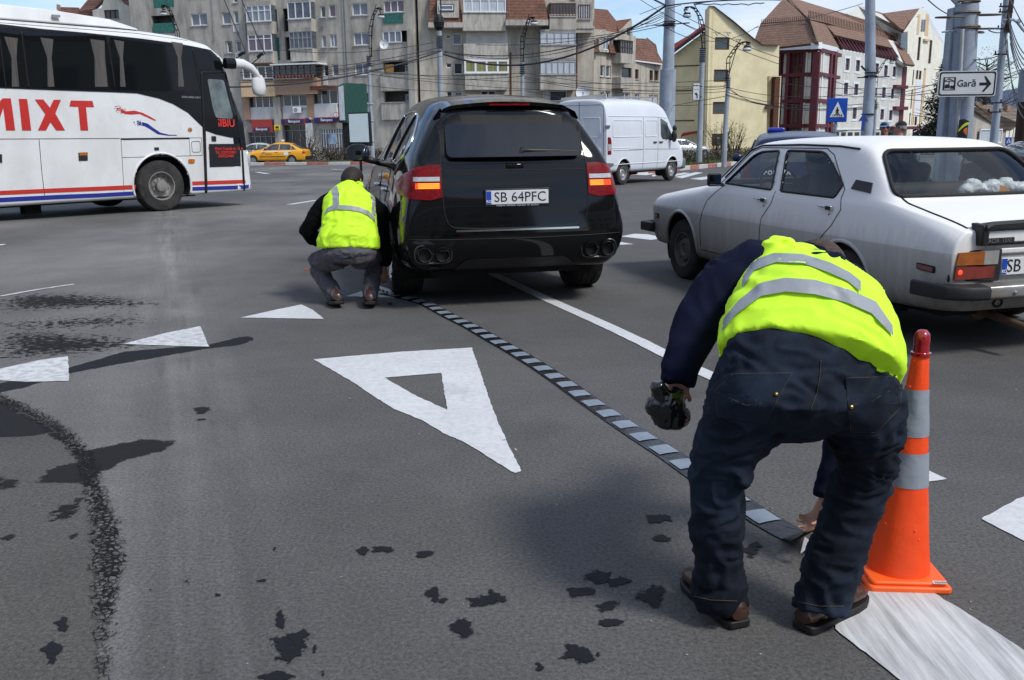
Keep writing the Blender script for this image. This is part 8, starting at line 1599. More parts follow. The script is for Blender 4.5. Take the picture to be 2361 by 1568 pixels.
# ---- foreground man bending down
Rt = Vector((.90, 2.55, 0)); pa = thing('person', 'man in yellow vest, navy sweater and dark jeans bending down in the foreground', 'person', Rt)
def W(x, y, Y): return P(x, y, Y)-Rt
hipL, hipR = W(1722, 905, 2.50), W(1968, 905, 2.50); kL, kR = W(1652, 1100, 2.50), W(1985, 1105, 2.53); aL, aR = W(1663, 1385, 2.55), W(1890, 1400, 2.50)
hem, mid_, upp, sho, nek = W(1865, 850, 2.47), W(1872, 735, 2.60), W(1868, 655, 2.80), W(1850, 640, 2.98), W(1875, 640, 3.10)
shL, shR = W(1745, 625, 2.92), W(1975, 705, 2.92); eL, wL = W(1618, 735, 2.86), W(1572, 880, 2.72); eR, wR = W(1965, 950, 2.95), W(1906, 1150, 2.86)
hd_c = W(1888, 638, 3.22); hf = Vector((.05, .35, -.95)); hu = Vector((0, .9, .45))
mb = MB(); pel = W(1850, 885, 2.50)
mb.tube([pel, W(1870, 780, 2.55), mid_, upp, sho, nek, hd_c-hu*.03], [(.15, .10), (.14, .095), (.15, .10), (.17, .095), (.10, .06), .05, .05], 14, up=(0, -1, .3))
for h_, k_, a_ in ((hipL, kL, aL), (hipR, kR, aR)): mb.tube([pel.lerp(h_, .5), h_, h_.lerp(k_, .5), k_, k_.lerp(a_, .4), a_, a_+Vector((0, .03, -.04))], [.09, .085, .072, .052, .054, .036, .036], 12)
for s_, e_, w_ in ((shL, eL, wL), (shR, eR, wR)): mb.tube([sho.lerp(s_, .6), s_, s_.lerp(e_, .5), e_, e_.lerp(w_, .4), w_], [.06, .058, .046, .040, .038, .027], 10)
hand(mb, wL, (W(1552, 925, 2.72)-wL), (-.2, .9, -.2), 1, (.8, 1.0, .7), .95); hand(mb, wR, (W(1868, 1222, 2.90)-wR), (-.8, .1, -.5), -1, (.45, .55, .4), .92)
ptf = head(mb, hd_c, hf, hu, .98); body = organic('body', mb, M_SKIN, pa, .0062, 3); eyes(body, ptf); hair(pa, ptf, M_HAIR2, .014, cover=.97)
# jeans
mb = MB(); UP = (1, 0, 0)
mb.tube([W(1862, 812, 2.52), W(1858, 850, 2.48), W(1852, 905, 2.45), W(1848, 945, 2.48)], [(.205, .125), (.235, .145), (.248, .155), (.19, .11)], 20, up=(0, 1, 0))
mb.tube([W(1765, 885, 2.46), W(1722, 950, 2.46), W(1685, 1010, 2.48), W(1655, 1085, 2.50), W(1650, 1180, 2.50), W(1655, 1290, 2.52), W(1662, 1365, 2.53), W(1664, 1390, 2.53)], [.138, .120, .100, .079, .070, .074, .077, .075], 16)
mb.tube([W(1948, 885, 2.46), W(1992, 950, 2.47), W(1997, 1020, 2.49), W(1990, 1095, 2.52), W(1958, 1195, 2.52), W(1920, 1300, 2.50), W(1897, 1370, 2.50), W(1893, 1408, 2.487)], [.136, .116, .100, .091, .078, .076, .080, .084], 16)
mb.tube([W(1720, 1070, 2.44), W(1690, 1095, 2.43)], [.035, .05], 8)
jeans = organic('jeans', mb, M_DEN, pa, .0080, 2, .013, 7, 2, zs=2.0)
jb = BVHTree.FromPolygons([v.co.copy() for v in jeans.data.vertices], [tuple(p.vertices) for p in jeans.data.polygons])
def onj(x, y, off=.003, bv=None, root=Rt):
    o_ = Vector((0, 0, CH))-root; d = ray(x, y).normalized(); h = (bv or jb).ray_cast(o_, d); return (h[0]-d*off) if h[0] else None
def stitch(name, pts, m, r=.0022, par=None, bv=None, root=Rt, closed=False, prj=None):
    l = resample(pts, 8, closed); q_ = [onj(x, y, .002, bv, root) for x, y in l]; q_ = [v for v in q_ if v]
    if closed and q_: q_.append(q_[0])
    if len(q_) > 1: mb = MB(); mb.tube(q_, r, 5); return mb.build(name, m, par, smooth=180)
def patch(name, poly, m, par, bv=None, root=Rt, th=.004, step=14):
    l = resample(poly, step); xs_ = [p[0] for p in l]; ys_ = [p[1] for p in l]; pts = [(x, y) for x in range(int(min(xs_)), int(max(xs_)), step) for y in range(int(min(ys_)), int(max(ys_)), step) if inpoly(x, y, l)]
    V, Fc = fill2d(l, pts=pts); q_ = [onj(v.x, v.y, th, bv, root) for v in V]
    if any(v is None for v in q_): av = [v for v in q_ if v]; q_ = [v or av[0] for v in q_]
    mb = MB(); mb.add(q_, Fc); return mb.build(name, m, par, smooth=180)
M_ST = mat('tan_stitching', (.055, .042, .026), .8)
for pk in ([(1690, 862), (1828, 860), (1812, 885), (1765, 975), (1655, 960), (1650, 900)], [(1950, 872), (2060, 868), (2078, 905), (2075, 940), (2020, 998), (1962, 995)]): k = patch('back_pocket', pk, M_DEN, jeans); stitch('pocket_stitching', pk, M_ST, .0014, jeans, closed=True)
stitch('seam', [(1893, 830), (1890, 870), (1884, 905), (1868, 948)], M_ST, .0012, jeans); stitch('pocket_stitching', [(1655, 905), (1720, 935), (1785, 925)], M_ST, .0013, jeans); stitch('pocket_stitching', [(1955, 935), (2010, 925), (2070, 890)], M_ST, .0013, jeans); stitch('hem_seam', [(1600, 1375), (1640, 1384), (1700, 1386)], M_ST, .0015, jeans); stitch('hem_seam', [(1840, 1388), (1890, 1398), (1945, 1398)], M_ST, .0015, jeans)
for x, y in ((1790, 909), (1963, 938)):
    v = onj(x, y, .004)
    if v: mb = MB(); mb.sphere(v, .006, 5); mb.build('rivet', mat('brass', (.45, .30, .10), .3, .9), jeans)
# sweater sleeves and vest
mb = MB(); mb.tube([W(1810, 620, 2.90), W(1738, 618, 2.90), W(1672, 655, 2.88), W(1615, 725, 2.84), W(1590, 790, 2.78), W(1568, 850, 2.73), W(1562, 888, 2.71)], [.085, .092, .086, .080, .070, .062, .052], 14)
mb.tube([W(1900, 690, 2.90), W(1972, 720, 2.93), W(1985, 850, 2.97), W(1965, 960, 2.95), W(1930, 1080, 2.90), W(1908, 1148, 2.86)], [.08, .085, .075, .066, .054, .044], 14)
mb.tube([sho, nek, nek.lerp(hd_c, .62)], [.12, .092, .082], 12); mb.tube([W(1880, 655, 2.98), W(1960, 690, 2.97)], [.11, .10], 10)
mb.tube([mid_, upp, sho, W(1872, 630, 3.04)], [(.17, .11), (.175, .11), (.14, .09), (.075, .07)], 14, up=(0, 0, 1))
organic('sweater', mb, M_NAVY2, pa, .0095, 5, .010, 6, 5)
mb = MB(); mb.tube([W(1862, 838, 2.455), W(1866, 790, 2.51), W(1872, 735, 2.58), W(1868, 692, 2.69), W(1846, 660, 2.81), W(1818, 630, 2.92), W(1808, 620, 3.0)], [(.246, .148), (.246, .146), (.236, .140), (.218, .130), (.182, .118), (.125, .10), (.08, .07)], 26, up=(0, -.5, .85))
mb.tube([W(1800, 600, 2.86), W(1772, 585, 2.90)], [.075, .062], 10); mb.tube([W(1900, 665, 2.84), W(1965, 705, 2.84), W(2015, 755, 2.72)], [.08, .08, .07], 10)
vest = organic('vest', mb, M_HIV, pa, .0080, 3, .012, 6.5, 9)
# open the hem so it ends as cloth above the jeans
vb = BVHTree.FromPolygons([v.co.copy() for v in vest.data.vertices], [tuple(p.vertices) for p in vest.data.polygons])
def cutpx(o, poly, root, bvh_=None, inside=True):
    bm = bmesh.new(); bm.from_mesh(o.data); kill = []
    for f in bm.faces:
        c = f.calc_center_median()+root; px = proj2(c)
        if inpoly(*px, poly) != inside: kill.append(f)
    bmesh.ops.delete(bm, geom=kill, context='FACES'); bm.to_mesh(o.data); bm.free()
def proj2(p):
    X, Y, Z = p.x, p.y, p.z-CH; d = Y*cos(TH)-Z*sin(TH); v = -(Y*sin(TH)+Z*cos(TH)); x = X/d*FPX; y = v/d*FPX
    return (1180.5+x*cos(RO)+y*sin(RO), 784-x*sin(RO)+y*cos(RO))
def strip_on(name, upper, lower, m, bv, root, par, off=.013):
    """cloth tape laid on a garment between two lines"""
    n = 70; mb = MB(); rows = []
    for t in range(5):
        row = []
        for i in range(n+1):
            def at(l, s):
                L_ = [0]; 
                for a, b in zip(l, l[1:]): L_.append(L_[-1]+sqrt((a[0]-b[0])**2+(a[1]-b[1])**2))
                d = s*L_[-1]
                for k in range(len(l)-1):
                    if d <= L_[k+1] or k == len(l)-2: q = (d-L_[k])/max(1e-6, L_[k+1]-L_[k]); return (l[k][0]+(l[k+1][0]-l[k][0])*q, l[k][1]+(l[k+1][1]-l[k][1])*q)
            u_, l_ = at(upper, i/n), at(lower, i/n); row.append(onj(u_[0]+(l_[0]-u_[0])*t/4, u_[1]+(l_[1]-u_[1])*t/4, off, bv, root))
        rows.append(row)
    idx = {}
    for t in range(4):
        for i in range(n):
            q_ = [rows[t][i], rows[t][i+1], rows[t+1][i+1], rows[t+1][i]]
            if all(q_) and max((q_[k]-q_[(k+1) % 4]).length for k in range(4)) < .09: mb.add(q_, [(0, 1, 2, 3)])
    if mb.f:
        me = mb.mesh(name); bm = bmesh.new(); bm.from_mesh(me); bmesh.ops.remove_doubles(bm, verts=bm.verts, dist=.0004); bmesh.ops.recalc_face_normals(bm, faces=bm.faces); bm.to_mesh(me); bm.free(); return link(name, me, m, par, 180)
strip_on('reflective_strip', [(1668, 735), (1700, 695), (1752, 652), (1810, 640), (1880, 645), (1960, 668), (2020, 695), (2058, 750)], [(1662, 765), (1700, 722), (1755, 682), (1812, 672), (1880, 678), (1955, 698), (2010, 722), (2060, 775)], M_REFL, vb, Rt, vest)
strip_on('reflective_strip', [(1712, 640), (1735, 600), (1785, 583), (1850, 585), (1915, 605), (1960, 628), (1985, 648)], [(1710, 665), (1740, 622), (1790, 604), (1852, 607), (1912, 628), (1955, 648), (1985, 672)], M_REFL, vb, Rt, vest)
stitch('vest_hem', [(1655, 838), (1720, 812), (1800, 800), (1880, 808), (1960, 828), (2030, 856), (2068, 870)], M_HIV, .004, vest, vb)
shoe(pa, Vector((.655, 2.49, 0))-Rt, Vector((.555, 2.80, 0))-Rt, .30, M_SHOE); shoe(pa, Vector((.85, 2.465, 0))-Rt, Vector((1.09, 2.66, 0))-Rt, .30, M_SHOE)
# black pouch in the left hand
c = P(1540, 945, 2.68); mb = MB(); mb.sphere((0, 0, 0), .055, 8, 0, (1.0, .75, 1.12)); mb.sphere((.028, 0, -.02), .042, 7); mb.sphere((-.035, .0, .012), .036, 7); mb.tube([(-.012, 0, .03), (-.035, 0, .075), (-.05, .01, .078)], [.032, .026, .012], 8); mb.tube([(.02, .01, .03), (.035, .02, .06)], [.03, .02], 8)
o = organic('pouch', mb, mat('black_vinyl', (.008, .008, .009), .22, 0, .3, 9, .3, 30, coat=.5), None, .005, 3, .003, 22, 4); o.location = c; tag(o, 'crumpled shiny black pouch gripped in the bending man\'s left hand', 'pouch')
# ---- crouching man beside the SUV wheel
Rc = Vector((-1.35, 7.85, 0)); pc_ = thing('person', 'man in yellow reflective vest crouching beside the rear wheel of the black SUV', 'person', Rc)
def C(x, y, Y): return P(x, y, Y)-Rc
mb = MB(); hL, hR = C(778, 600, 7.85), C(832, 600, 7.85); kL, kR = C(722, 596, 8.15), C(862, 590, 8.25); aL, aR = C(779, 685, 7.85), C(853, 686, 7.85)
mb.tube([C(805, 592, 7.86), C(804, 560, 7.88), C(804, 500, 7.98), C(806, 455, 8.1), C(811, 436, 8.20), C(813, 424, 8.26)], [(.12, .08), (.12, .08), (.12, .07), (.10, .06), .05, .05], 12, up=(0, 1, 0))
for h_, k_, a_ in ((hL, kL, aL), (hR, kR, aR)): mb.tube([C(805, 597, 7.86).lerp(h_, .6), h_, h_.lerp(k_, .5), k_, k_.lerp(a_, .4), a_, a_+Vector((0, .02, -.05))], [.06, .055, .05, .042, .042, .034, .034], 10)
sL, eL, wL = C(750, 470, 8.1), C(712, 530, 8.15), C(760, 560, 8.45); sR, eR, wR = C(868, 478, 8.1), C(888, 560, 8.2), C(884, 625, 8.15)
for s_, e_, w_ in ((sL, eL, wL), (sR, eR, wR)): mb.tube([C(806, 465, 8.1).lerp(s_, .7), s_, s_.lerp(e_, .5), e_, e_.lerp(w_, .4), w_], [.06, .06, .048, .042, .038, .027], 10)
hand(mb, wL, (.5, .5, -.4), (0, -.3, -1), 1); hand(mb, wR, (C(883, 655, 8.15)-wR), (-.3, .8, -.1), -1, (.4, .6, .4), .95)
ptc = head(mb, C(813, 420, 8.30), (.35, .9, -.5), (0, .45, .9)); bo = organic('body', mb, M_SKIN, pc_, .0068, 3); eyes(bo, ptc); hair(pc_, ptc, M_HAIR, .006)
mb = MB(); mb.tube([C(804, 572, 7.83), C(806, 590, 7.80), C(806, 603, 7.80)], [(.225, .14), (.24, .15), (.21, .11)], 18, up=(0, 1, 0))
mb.tube([C(785, 590, 7.82), C(752, 600, 7.98), C(730, 604, 8.12), C(733, 620, 8.10), C(752, 650, 7.98), C(772, 680, 7.84), C(778, 690, 7.80)], [.11, .10, .085, .08, .072, .068, .064], 14)
mb.tube([C(828, 590, 7.82), C(850, 594, 8.0), C(864, 598, 8.18), C(862, 615, 8.16), C(858, 650, 8.0), C(854, 680, 7.84), C(853, 689, 7.80)], [.11, .10, .085, .08, .070, .066, .062], 14)
gj = organic('trousers', mb, M_GJ, pc_, .0095, 4, .012, 8, 3)
jb2 = BVHTree.FromPolygons([v.co.copy() for v in gj.data.vertices], [tuple(p.vertices) for p in gj.data.polygons])
for l in ([(765, 585), (790, 590), (788, 606), (768, 604)], [(815, 592), (846, 586), (842, 604), (820, 608)]): stitch('pocket_stitching', l, M_ST, .002, gj, jb2, Rc, True)
stitch('seam', [(806, 583), (806, 606)], M_SEAM, .002, gj, jb2, Rc)
mb = MB(); mb.tube([C(770, 462, 8.08), C(745, 478, 8.08), C(722, 510, 8.08), C(709, 532, 8.10), C(722, 548, 8.22), C(745, 556, 8.38)], [.085, .085, .080, .074, .066, .055], 12)
mb.tube([C(850, 470, 8.08), C(876, 490, 8.08), C(889, 530, 8.12), C(890, 575, 8.16), C(886, 612, 8.15)], [.085, .082, .078, .070, .055], 12); mb.tube([C(804, 560, 7.9), C(804, 500, 8.0), C(808, 445, 8.12)], [(.17, .11), (.19, .12), (.10, .08)], 12, up=(0, 1, 0))
organic('jacket', mb, M_BLKJ, pc_, .0105, 4, .010, 7, 6)
mb = MB(); mb.tube([C(803, 572, 7.82), C(803, 555, 7.83), C(804, 520, 7.90), C(805, 488, 7.99), C(805, 462, 8.06), C(806, 442, 8.12), C(810, 428, 8.16)], [(.262, .155), (.268, .165), (.238, .15), (.228, .145), (.225, .13), (.15, .10), (.085, .085)], 24, up=(0, 1, 0))
for (x, y) in ((758, 466), (862, 478)): mb.tube([C(800, 470, 8.06), C(x, y, 8.08)], [.10, .085], 10)
v2 = organic('vest', mb, M_HIV, pc_, .0095, 4, .012, 7, 7); vb2 = BVHTree.FromPolygons([v.co.copy() for v in v2.data.vertices], [tuple(p.vertices) for p in v2.data.polygons])
def Z9(x, y): return (664.1+x/4.397, 381.2+y/4.397)
strip_on('reflective_strip', [Z9(*p) for p in [(372, 475), (400, 430), (440, 408), (520, 402), (640, 408), (740, 428), (830, 470), (885, 540)]], [Z9(*p) for p in [(368, 505), (400, 472), (450, 452), (520, 446), (640, 455), (740, 475), (820, 510), (882, 580)]], M_REFL, vb2, Rc, v2)
strip_on('reflective_strip', [Z9(*p) for p in [(432, 222), (452, 300), (455, 360), (452, 405)]], [Z9(*p) for p in [(495, 206), (518, 290), (518, 350), (515, 402)]], M_REFL, vb2, Rc, v2, .006)
strip_on('reflective_strip', [Z9(*p) for p in [(832, 285), (852, 360), (852, 420), (848, 480)]], [Z9(*p) for p in [(868, 308), (888, 370), (890, 430), (886, 520)]], M_REFL, vb2, Rc, v2, .006)
stitch('vest_hem', [Z9(*p) for p in [(335, 870), (500, 862), (640, 862), (780, 872), (925, 872)]], M_HIV, .007, v2, vb2, Rc)
mb = MB(); n_ = 18; mb.tube([C(810, 428, 8.16)+Vector((.085*cos(2*pi*i/n_), .085*sin(2*pi*i/n_), .0+.015*sin(2*pi*i/n_))) for i in range(n_+1)], .024, 8, cap=False, up=(0, 0, 1)); mb.build('vest_collar', M_HIV, v2, smooth=180)
for hx, hy, tx, ty, lf_ in ((781, 712, 772, 690, -.16), (854, 713, 858, 690, -.16)):
    h = G(hx, hy); t_ = G(tx, ty); s_ = shoe(pc_, h-Rc+Vector((0, 0, .035)), h-Rc+Vector((t_.x-h.x, .30, 0)), .31, M_SHOE, lift=-.12); s_.scale = (1.2, 1, 1.15)
    mb = MB(); mb.tube([h-Rc+Vector((0, .06, .08)), h-Rc+Vector((0, .07, .145))], [.042, .042], 10); mb.build('sock', M_SOCK, pc_, smooth=60)
# ---- two men in caps standing beyond the saloon, full figures
def standing(label, px, pyt, Y, coat_, cap, hairm, face, peak, yaw, glasses=False, ht=1.74):
    top_ = P(px, pyt, Y); g_ = gz(Y); b = Vector((top_.x, Y, g_)); t = thing('person', label, 'person', b, yaw); H_ = top_.z-g_; k = H_/1.78
    mb = MB(); c = Vector((0, 0, H_-.135*k)); mb.tube([(0, 0, .95*k), (0, .0, 1.2*k), (0, 0, 1.42*k), (0, .0, 1.50*k), c], [(.15, .11), (.16, .11), (.17, .1), .058, .055], 12, up=(0, 1, 0))
    for s_ in (-1, 1): mb.tube([(s_*.09, 0, .93*k), (s_*.10, .01, .5*k), (s_*.10, 0, .06)], [.085, .055, .038], 8); mb.tube([(s_*.17, 0, 1.43*k), (s_*.24, .0, 1.12*k), (s_*.22, .1, .88*k)], [.055, .042, .028], 8); hand(mb, (s_*.22, .1, .88*k), (0, .15, -1), (-s_*1, 0, 0), -s_)
    pt_ = head(mb, c, (0, 1, 0), (0, 0, 1), 1.02*k); bo_ = organic('body', mb, face, t, .009, 3); eyes(bo_, pt_)
    hair(t, pt_, hairm, 0); cp_ = MB(); rs = []
    for i in range(7): th = pi/2*i/6*.93; rs.append([pt_(cos(th)*.092*cos(a), -.012+cos(th)*.108*sin(a), .052+.085*sin(th)) for a in (2*pi*j/18 for j in range(18))])
    cp_.rings(rs); co = cp_.build('cap', cap, t, smooth=60); cp_ = MB(); cp_.rings([[pt_(-.07, .07, .058), pt_(-.055, .15, .040), pt_(0, .172, .040), pt_(.055, .15, .040), pt_(.07, .07, .058)], [pt_(-.07, .07, .050), pt_(-.055, .15, .034), pt_(0, .172, .034), pt_(.055, .15, .034), pt_(.07, .07, .050)]], True); cp_.build('cap_peak', peak, co)
    mb = MB(); mb.tube([(0, 0, .86*k), (0, 0, 1.1*k), (0, 0, 1.38*k), (0, .0, 1.47*k)], [(.21, .15), (.20, .14), (.22, .13), (.08, .08)], 14, up=(0, 1, 0))
    for s_ in (-1, 1): mb.tube([(s_*.12, 0, 1.41*k), (s_*.20, 0, 1.38*k), (s_*.26, 0, 1.12*k), (s_*.23, .08, .92*k)], [.08, .075, .06, .05], 10)
    organic('coat', mb, coat_, t, .014, 3, .01, 6, 2); mb = MB(); mb.tube([(0, 0, .95*k), (0, 0, .80*k)], [.16, .14], 12)
    for s_ in (-1, 1): mb.tube([(s_*.08, 0, .85*k), (s_*.10, .01, .5*k), (s_*.10, 0, .07)], [.095, .075, .07], 10); shoe(t, (s_*.10, -.06, 0), (s_*.14, .3, 0), .28, M_SOLE)
    organic('trousers', mb, M_BLKJ, t, .014, 3)
    if glasses: mb = MB(); [mb.tube([pt_(sg*.034+.02*cos(a), .094, .008+.016*sin(a)) for a in (2*pi*j/10 for j in range(11))], .0025, 4) for sg in (-1, 1)]; mb.tube([pt_(-.054, .09, .01), pt_(-.08, 0, .012)], .0025, 4); mb.tube([pt_(.054, .09, .01), pt_(.08, 0, .012)], .0025, 4); mb.build('glasses', M_MET, t)
    return t
M_SK2 = mat('tanned_skin', (.28, .13, .085), .6, 0, .1, 8); M_SK3 = mat('ruddy_skin', (.48, .24, .18), .55, 0, .1, 8)
standing('older man in a light blue cap and dark jacket beyond the white saloon', 2040, 281, 17, M_BLKJ, mat('cap_blue', (.10, .22, .42), .8), M_HAIR, M_SK2, MATS['cap_blue'], R(150))
standing('older man in glasses, black cap and navy jacket beyond the white saloon', 2077, 279, 16.4, M_NAVY2, mat('cap_black', (.012, .012, .014), .8), mat('grey_hair', (.25, .24, .23), .8), M_SK3, MATS['cap_black'], R(62), True)
standing('man in dark clothes partly hidden behind the twin pole and saloon', 2221, 318, 22, M_BLKJ, MATS['cap_black'], M_HAIR, M_SK2, MATS['cap_black'], R(20))
# ---- driver in the white saloon
Mq = Matrix.Rotation(sed.rotation_euler.z, 3, 'Z'); dl = Vector((-.33, .93, 0)); dw_ = Vector(sed.location)+Mq @ dl; dr = thing('person', 'dark haired driver sitting inside the white saloon', 'person', dw_, sed.rotation_euler.z)
mb = MB(); mb.tube([(0, -.05, .62), (0, -.10, .85), (0, -.08, 1.02), (0, -.02, 1.08), (0, .0, 1.12)], [(.15, .11), (.17, .11), (.17, .10), .058, .055], 12, up=(0, 1, 0))
for s_ in (-1, 1): mb.tube([(s_*.10, -.05, .64), (s_*.13, .35, .66), (s_*.12, .6, .40)], [.085, .06, .04], 8); mb.tube([(s_*.17, -.07, 1.01), (s_*.24, .10, .82), (s_*.16, .42, .94)], [.055, .042, .028], 8); hand(mb, (s_*.16, .42, .94), (0, .8, .3), (0, .2, -1), -s_, (.9, 1, .7))
ptd = head(mb, (0, .02, 1.165), (-.55, .83, 0), (0, 0, 1), .95); bo_ = organic('body', mb, M_SKIN, dr, .009, 3); eyes(bo_, ptd); hair(dr, ptd, M_HAIR, .012)
mb = MB(); mb.tube([(0, -.06, .60), (0, -.11, .85), (0, -.09, 1.02), (0, -.03, 1.07)], [(.19, .14), (.20, .14), (.20, .12), (.07, .07)], 12, up=(0, 1, 0))
for s_ in (-1, 1): mb.tube([(s_*.12, -.08, 1.00), (s_*.20, -.05, .98), (s_*.26, .11, .82), (s_*.18, .36, .92)], [.08, .07, .058, .045], 10)
organic('jacket', mb, M_BLKJ, dr, .012, 3)
# ================= cone, spike strip, plastic case
M_OR = mat('cone_orange', (.88, .07, .010), .5, 0, .06, 4, .25, 18, emis=(1, .1, .01), es=.06, dirt=((.45, .06, .02), .4, 2, (1, 1, 1))); M_ORB = mat('cone_base_orange', (.88, .12, .015), .42, emis=(1, .12, .01), es=.05)
cp = Vector((1.250, 2.80, 0)); t = thing('traffic_cone', 'tall orange collapsible cone with two grey reflective bands and red lamp on top', 'traffic cone', cp, .0)
def Cc(x, y): return P(x, y, 2.80)-cp
bz = .036; hC = P(2103, 815, 2.80).z-.0; mb = MB(); mb.prism([(x, y, 0) for x, y in rounded([(-.130, -.115), (.125, -.135), (.140, .12), (-.115, .135)], .015)], (0, 0, .022)); mb.prism([(x*.93, y*.93, .022) for x, y in rounded([(-.130, -.115), (.125, -.135), (.140, .12), (-.115, .135)], .02)], (0, 0, .014)); mb.build('base', M_ORB, t, bevel=.006)
def rad(z): s = z/hC; return .106-.079*min(1, s*1.05)**.80 if s < .98 else .024
def xo(z): return .015*z/hC+.004
def conep(z0, z1, m, name, off=0, n=22):
    mb = MB(); rs = []
    for i in range(n+1): z = z0+(z1-z0)*i/n; rs.append([(xo(z)+(rad(z)+off+.0022*noise.noise((cos(a)*2, sin(a)*2, z*14)))*cos(a), (rad(z)+off+.0022*noise.noise((cos(a)*2, sin(a)*2, z*14)))*sin(a), z) for a in (2*pi*j/32 for j in range(32))])
    mb.rings(rs, False); return mb.build(name, m, t, smooth=180)
conep(bz, hC, M_OR, 'sleeve', 0, 60)
zf = lambda y: P(2100, y, 2.76).z
M_CRF = mat('cone_reflective', (.29, .32, .37), .5, .1, .12, 6, .3, 30)
b1 = conep(zf(1122), zf(1045), M_CRF, 'reflective_band', .0022); b2 = conep(zf(1008), zf(902), M_CRF, 'reflective_band', .0022)
for y, x in ((1220, 2034), (1245, 2118), (1155, 2040), (1090, 2070), (905, 2092), (845, 2100), (1225, 2110)):
    v = P(x, y, 2.72)-cp; zz_ = v.z; a = -pi/2+.0; mb = MB(); dx = max(-.9, min(.9, (v.x-xo(zz_))/max(.01, rad(zz_)))); aa = -pi/2+math.asin(dx); mb.sphere((xo(zz_)+rad(zz_)*cos(aa), rad(zz_)*sin(aa), zz_), .0045, 5); mb.build('rivet', M_OR, t)
mb = MB(); xx = xo(hC); mb.lathe([(.030, hC-.006), (.030, hC+.004), (.024, hC+.006), (.023, hC+.03), (.0235, hC+.035), (.0245, hC+.045), (.022, hC+.062), (.012, hC+.074), (0.001, hC+.076)], 20, (xx, 0, 0)); mb.build('lamp', mat('beacon_red', (.34, .01, .014), .15, coat=1), t, smooth=50)
mb = MB(); mb.add([(.065, -.128, .0365), (.108, -.132, .0365), (.112, -.112, .0365), (.069, -.108, .0365)], [(0, 1, 2, 3)]); lb_ = mb.build('label', M_SWH, t); mb = MB()
for i in range(8): mb.box((.073+i*.005, -.120-.0004*i, .0372), (.0018, .013, .0006))
tag(mb.build('barcode', M_SBK, lb_), kind='stuff')
# stop strip lying across the lane
cl = [(885, 676), (915, 682), (945, 688), (985, 700), (1010, 714), (1040, 730), (1085, 752), (1130, 778), (1180, 806), (1240, 842), (1300, 882), (1360, 925), (1420, 966), (1480, 1006), (1540, 1044), (1600, 1086), (1660, 1128), (1715, 1165), (1765, 1198), (1815, 1226), (1852, 1243)]
C3 = [G(x, y, .006) for x, y in cl]
def samp(L_, step):
    o_ = []; acc = 0
    for a, b in zip(L_, L_[1:]):
        l = (b-a).length
        while acc <= l: o_.append(a.lerp(b, acc/l)); acc += step
        acc -= l
    return o_
S_ = samp(C3, .04); t = thing('stop_strip', 'long black stop strip with grey reflective squares lying diagonally across the lane', 'stop strip', S_[0]); O_ = S_[0]
def nrm2(i): d = (S_[min(i+1, len(S_)-1)]-S_[max(0, i-1)]); return Vector((-d.y, d.x, 0)).normalized()
hwid = .062; mb = MB(); rs = []
for i, p in enumerate(S_):
    n = nrm2(i); z = Vector((0, 0, .003+.002*noise.noise((i*.31, 0, 0)))); tw = .012*noise.noise((i*.13, 5, 1)); rs.append([p-O_-n*hwid, p-O_-n*hwid*.3+z*.9, p-O_+n*hwid*.3+z*.9, p-O_+n*hwid, p-O_+n*hwid-Vector((0, 0, .005)), p-O_-n*hwid-Vector((0, 0, .005))])
mb.rings(rs); mb.build('strap', mat('glossy_black_strap', (.012, .012, .013), .25, 0, .4, 8, .5, 20), t, smooth=40)
M_SQ = mat('strip_reflector', (.22, .26, .31), .45, .1, .15, 8, .3, 30)
k = 3; first = None
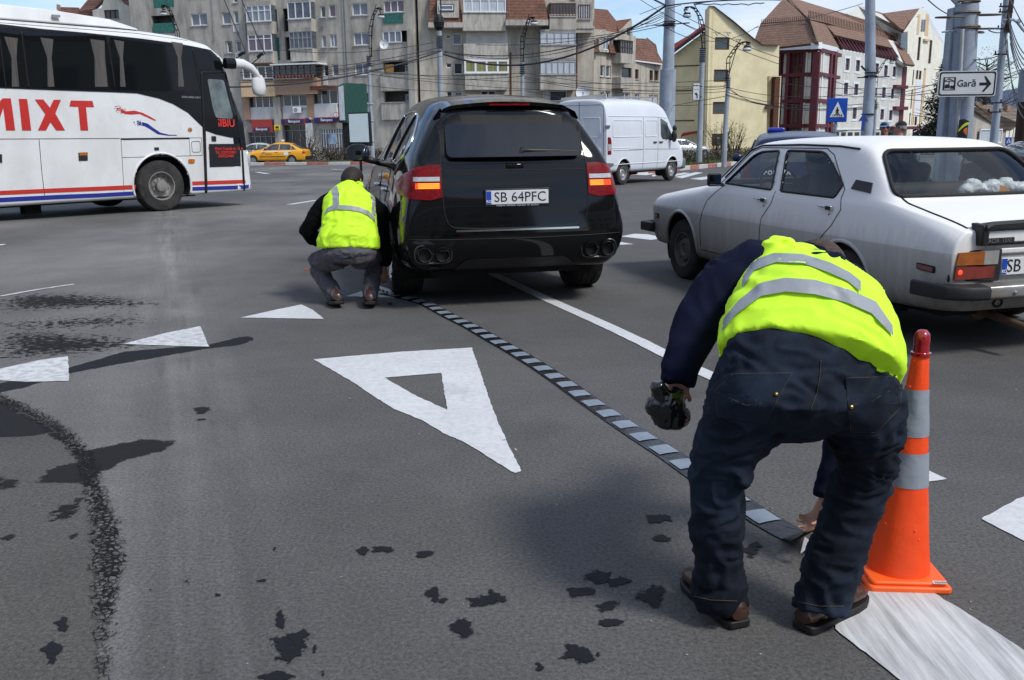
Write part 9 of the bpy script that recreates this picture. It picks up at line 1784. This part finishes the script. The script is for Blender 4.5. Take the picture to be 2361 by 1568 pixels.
while k+3 < len(S_):
    mb = MB(); q_ = []
    for i, f_ in ((k, 0), (k+1, 0), (k+2, 0), (k+2, .75)):
        p = S_[i].lerp(S_[min(i+1, len(S_)-1)], f_)-O_; n = nrm2(i); d_ = (S_[i+1]-S_[i]).normalized()*.008; q_.append([p-n*hwid*.8, p-n*hwid*.3+Vector((0, 0, .0062)), p+n*hwid*.3+Vector((0, 0, .0062)), p+n*hwid*.8])
    for r0 in q_: r0[0].z += .004; r0[3].z += .004
    mb.rings(q_, False, closed=False); mb.build('reflective_square', M_SQ, t, smooth=60); k += 5
# free end lifted by the hand
e0 = S_[-1]-O_; hn = P(1872, 1225, 2.90)-O_; mb = MB(); n = nrm2(len(S_)-1); mb.rings([[e0-n*hwid, e0+n*hwid], [e0.lerp(hn, .5)-n*.055+Vector((0, 0, -.02)), e0.lerp(hn, .5)+n*.055], [hn-n*.03, hn+n*.03]], False, closed=False); o_ = mb.build('strap_end', MATS['glossy_black_strap'], t, smooth=60); md = o_.modifiers.new('s', 'SOLIDIFY'); md.thickness = .005
c1 = P(1858, 1262, 2.86)-O_; mb = MB(); mb.add([c1+Vector(v) for v in ((-.016, 0, -.022), (.024, .01, .004), (.020, .012, .016), (-.004, .004, .036))], [(0, 1, 2, 3)]); o_ = mb.build('white_tag', mat('tag_white', (.62, .63, .68), .5), t); md = o_.modifiers.new('s', 'SOLIDIFY'); md.thickness = .003
# slotted plastic rail under the wheel
a_ = P(868, 648, 8.45); b_ = G(904, 675, .03); a_.z = .05; mb = MB(); d_ = b_-a_; L_ = d_.length; M_ = d_.to_track_quat('X', 'Z').to_matrix(); mb.box((0, 0, 0), (L_, .05, .035)); mb2 = MB()
o = mb.build('end_block', M_SWH, bevel=.006); o.location = (a_+b_)/2; o.rotation_euler = M_.to_euler(); tag(o, 'white slotted plastic end bar of the strip beside the crouching man\'s hand', 'bar')
for i in range(4): mb2.box((-.1+i*.06, -.026, 0), (.03, .004, .018))
tag(mb2.build('slot', M_SEAM, o), kind='stuff')
mb = MB(); mb.box((0, 0, 0), (.05, .035, .01)); o = mb.build('litter', mat('litter_red', (.6, .08, .03), .6), bevel=.003); o.location = G(706, 621, .006); tag(o, 'tiny scrap of orange litter on the road left of the crouching man', 'litter')
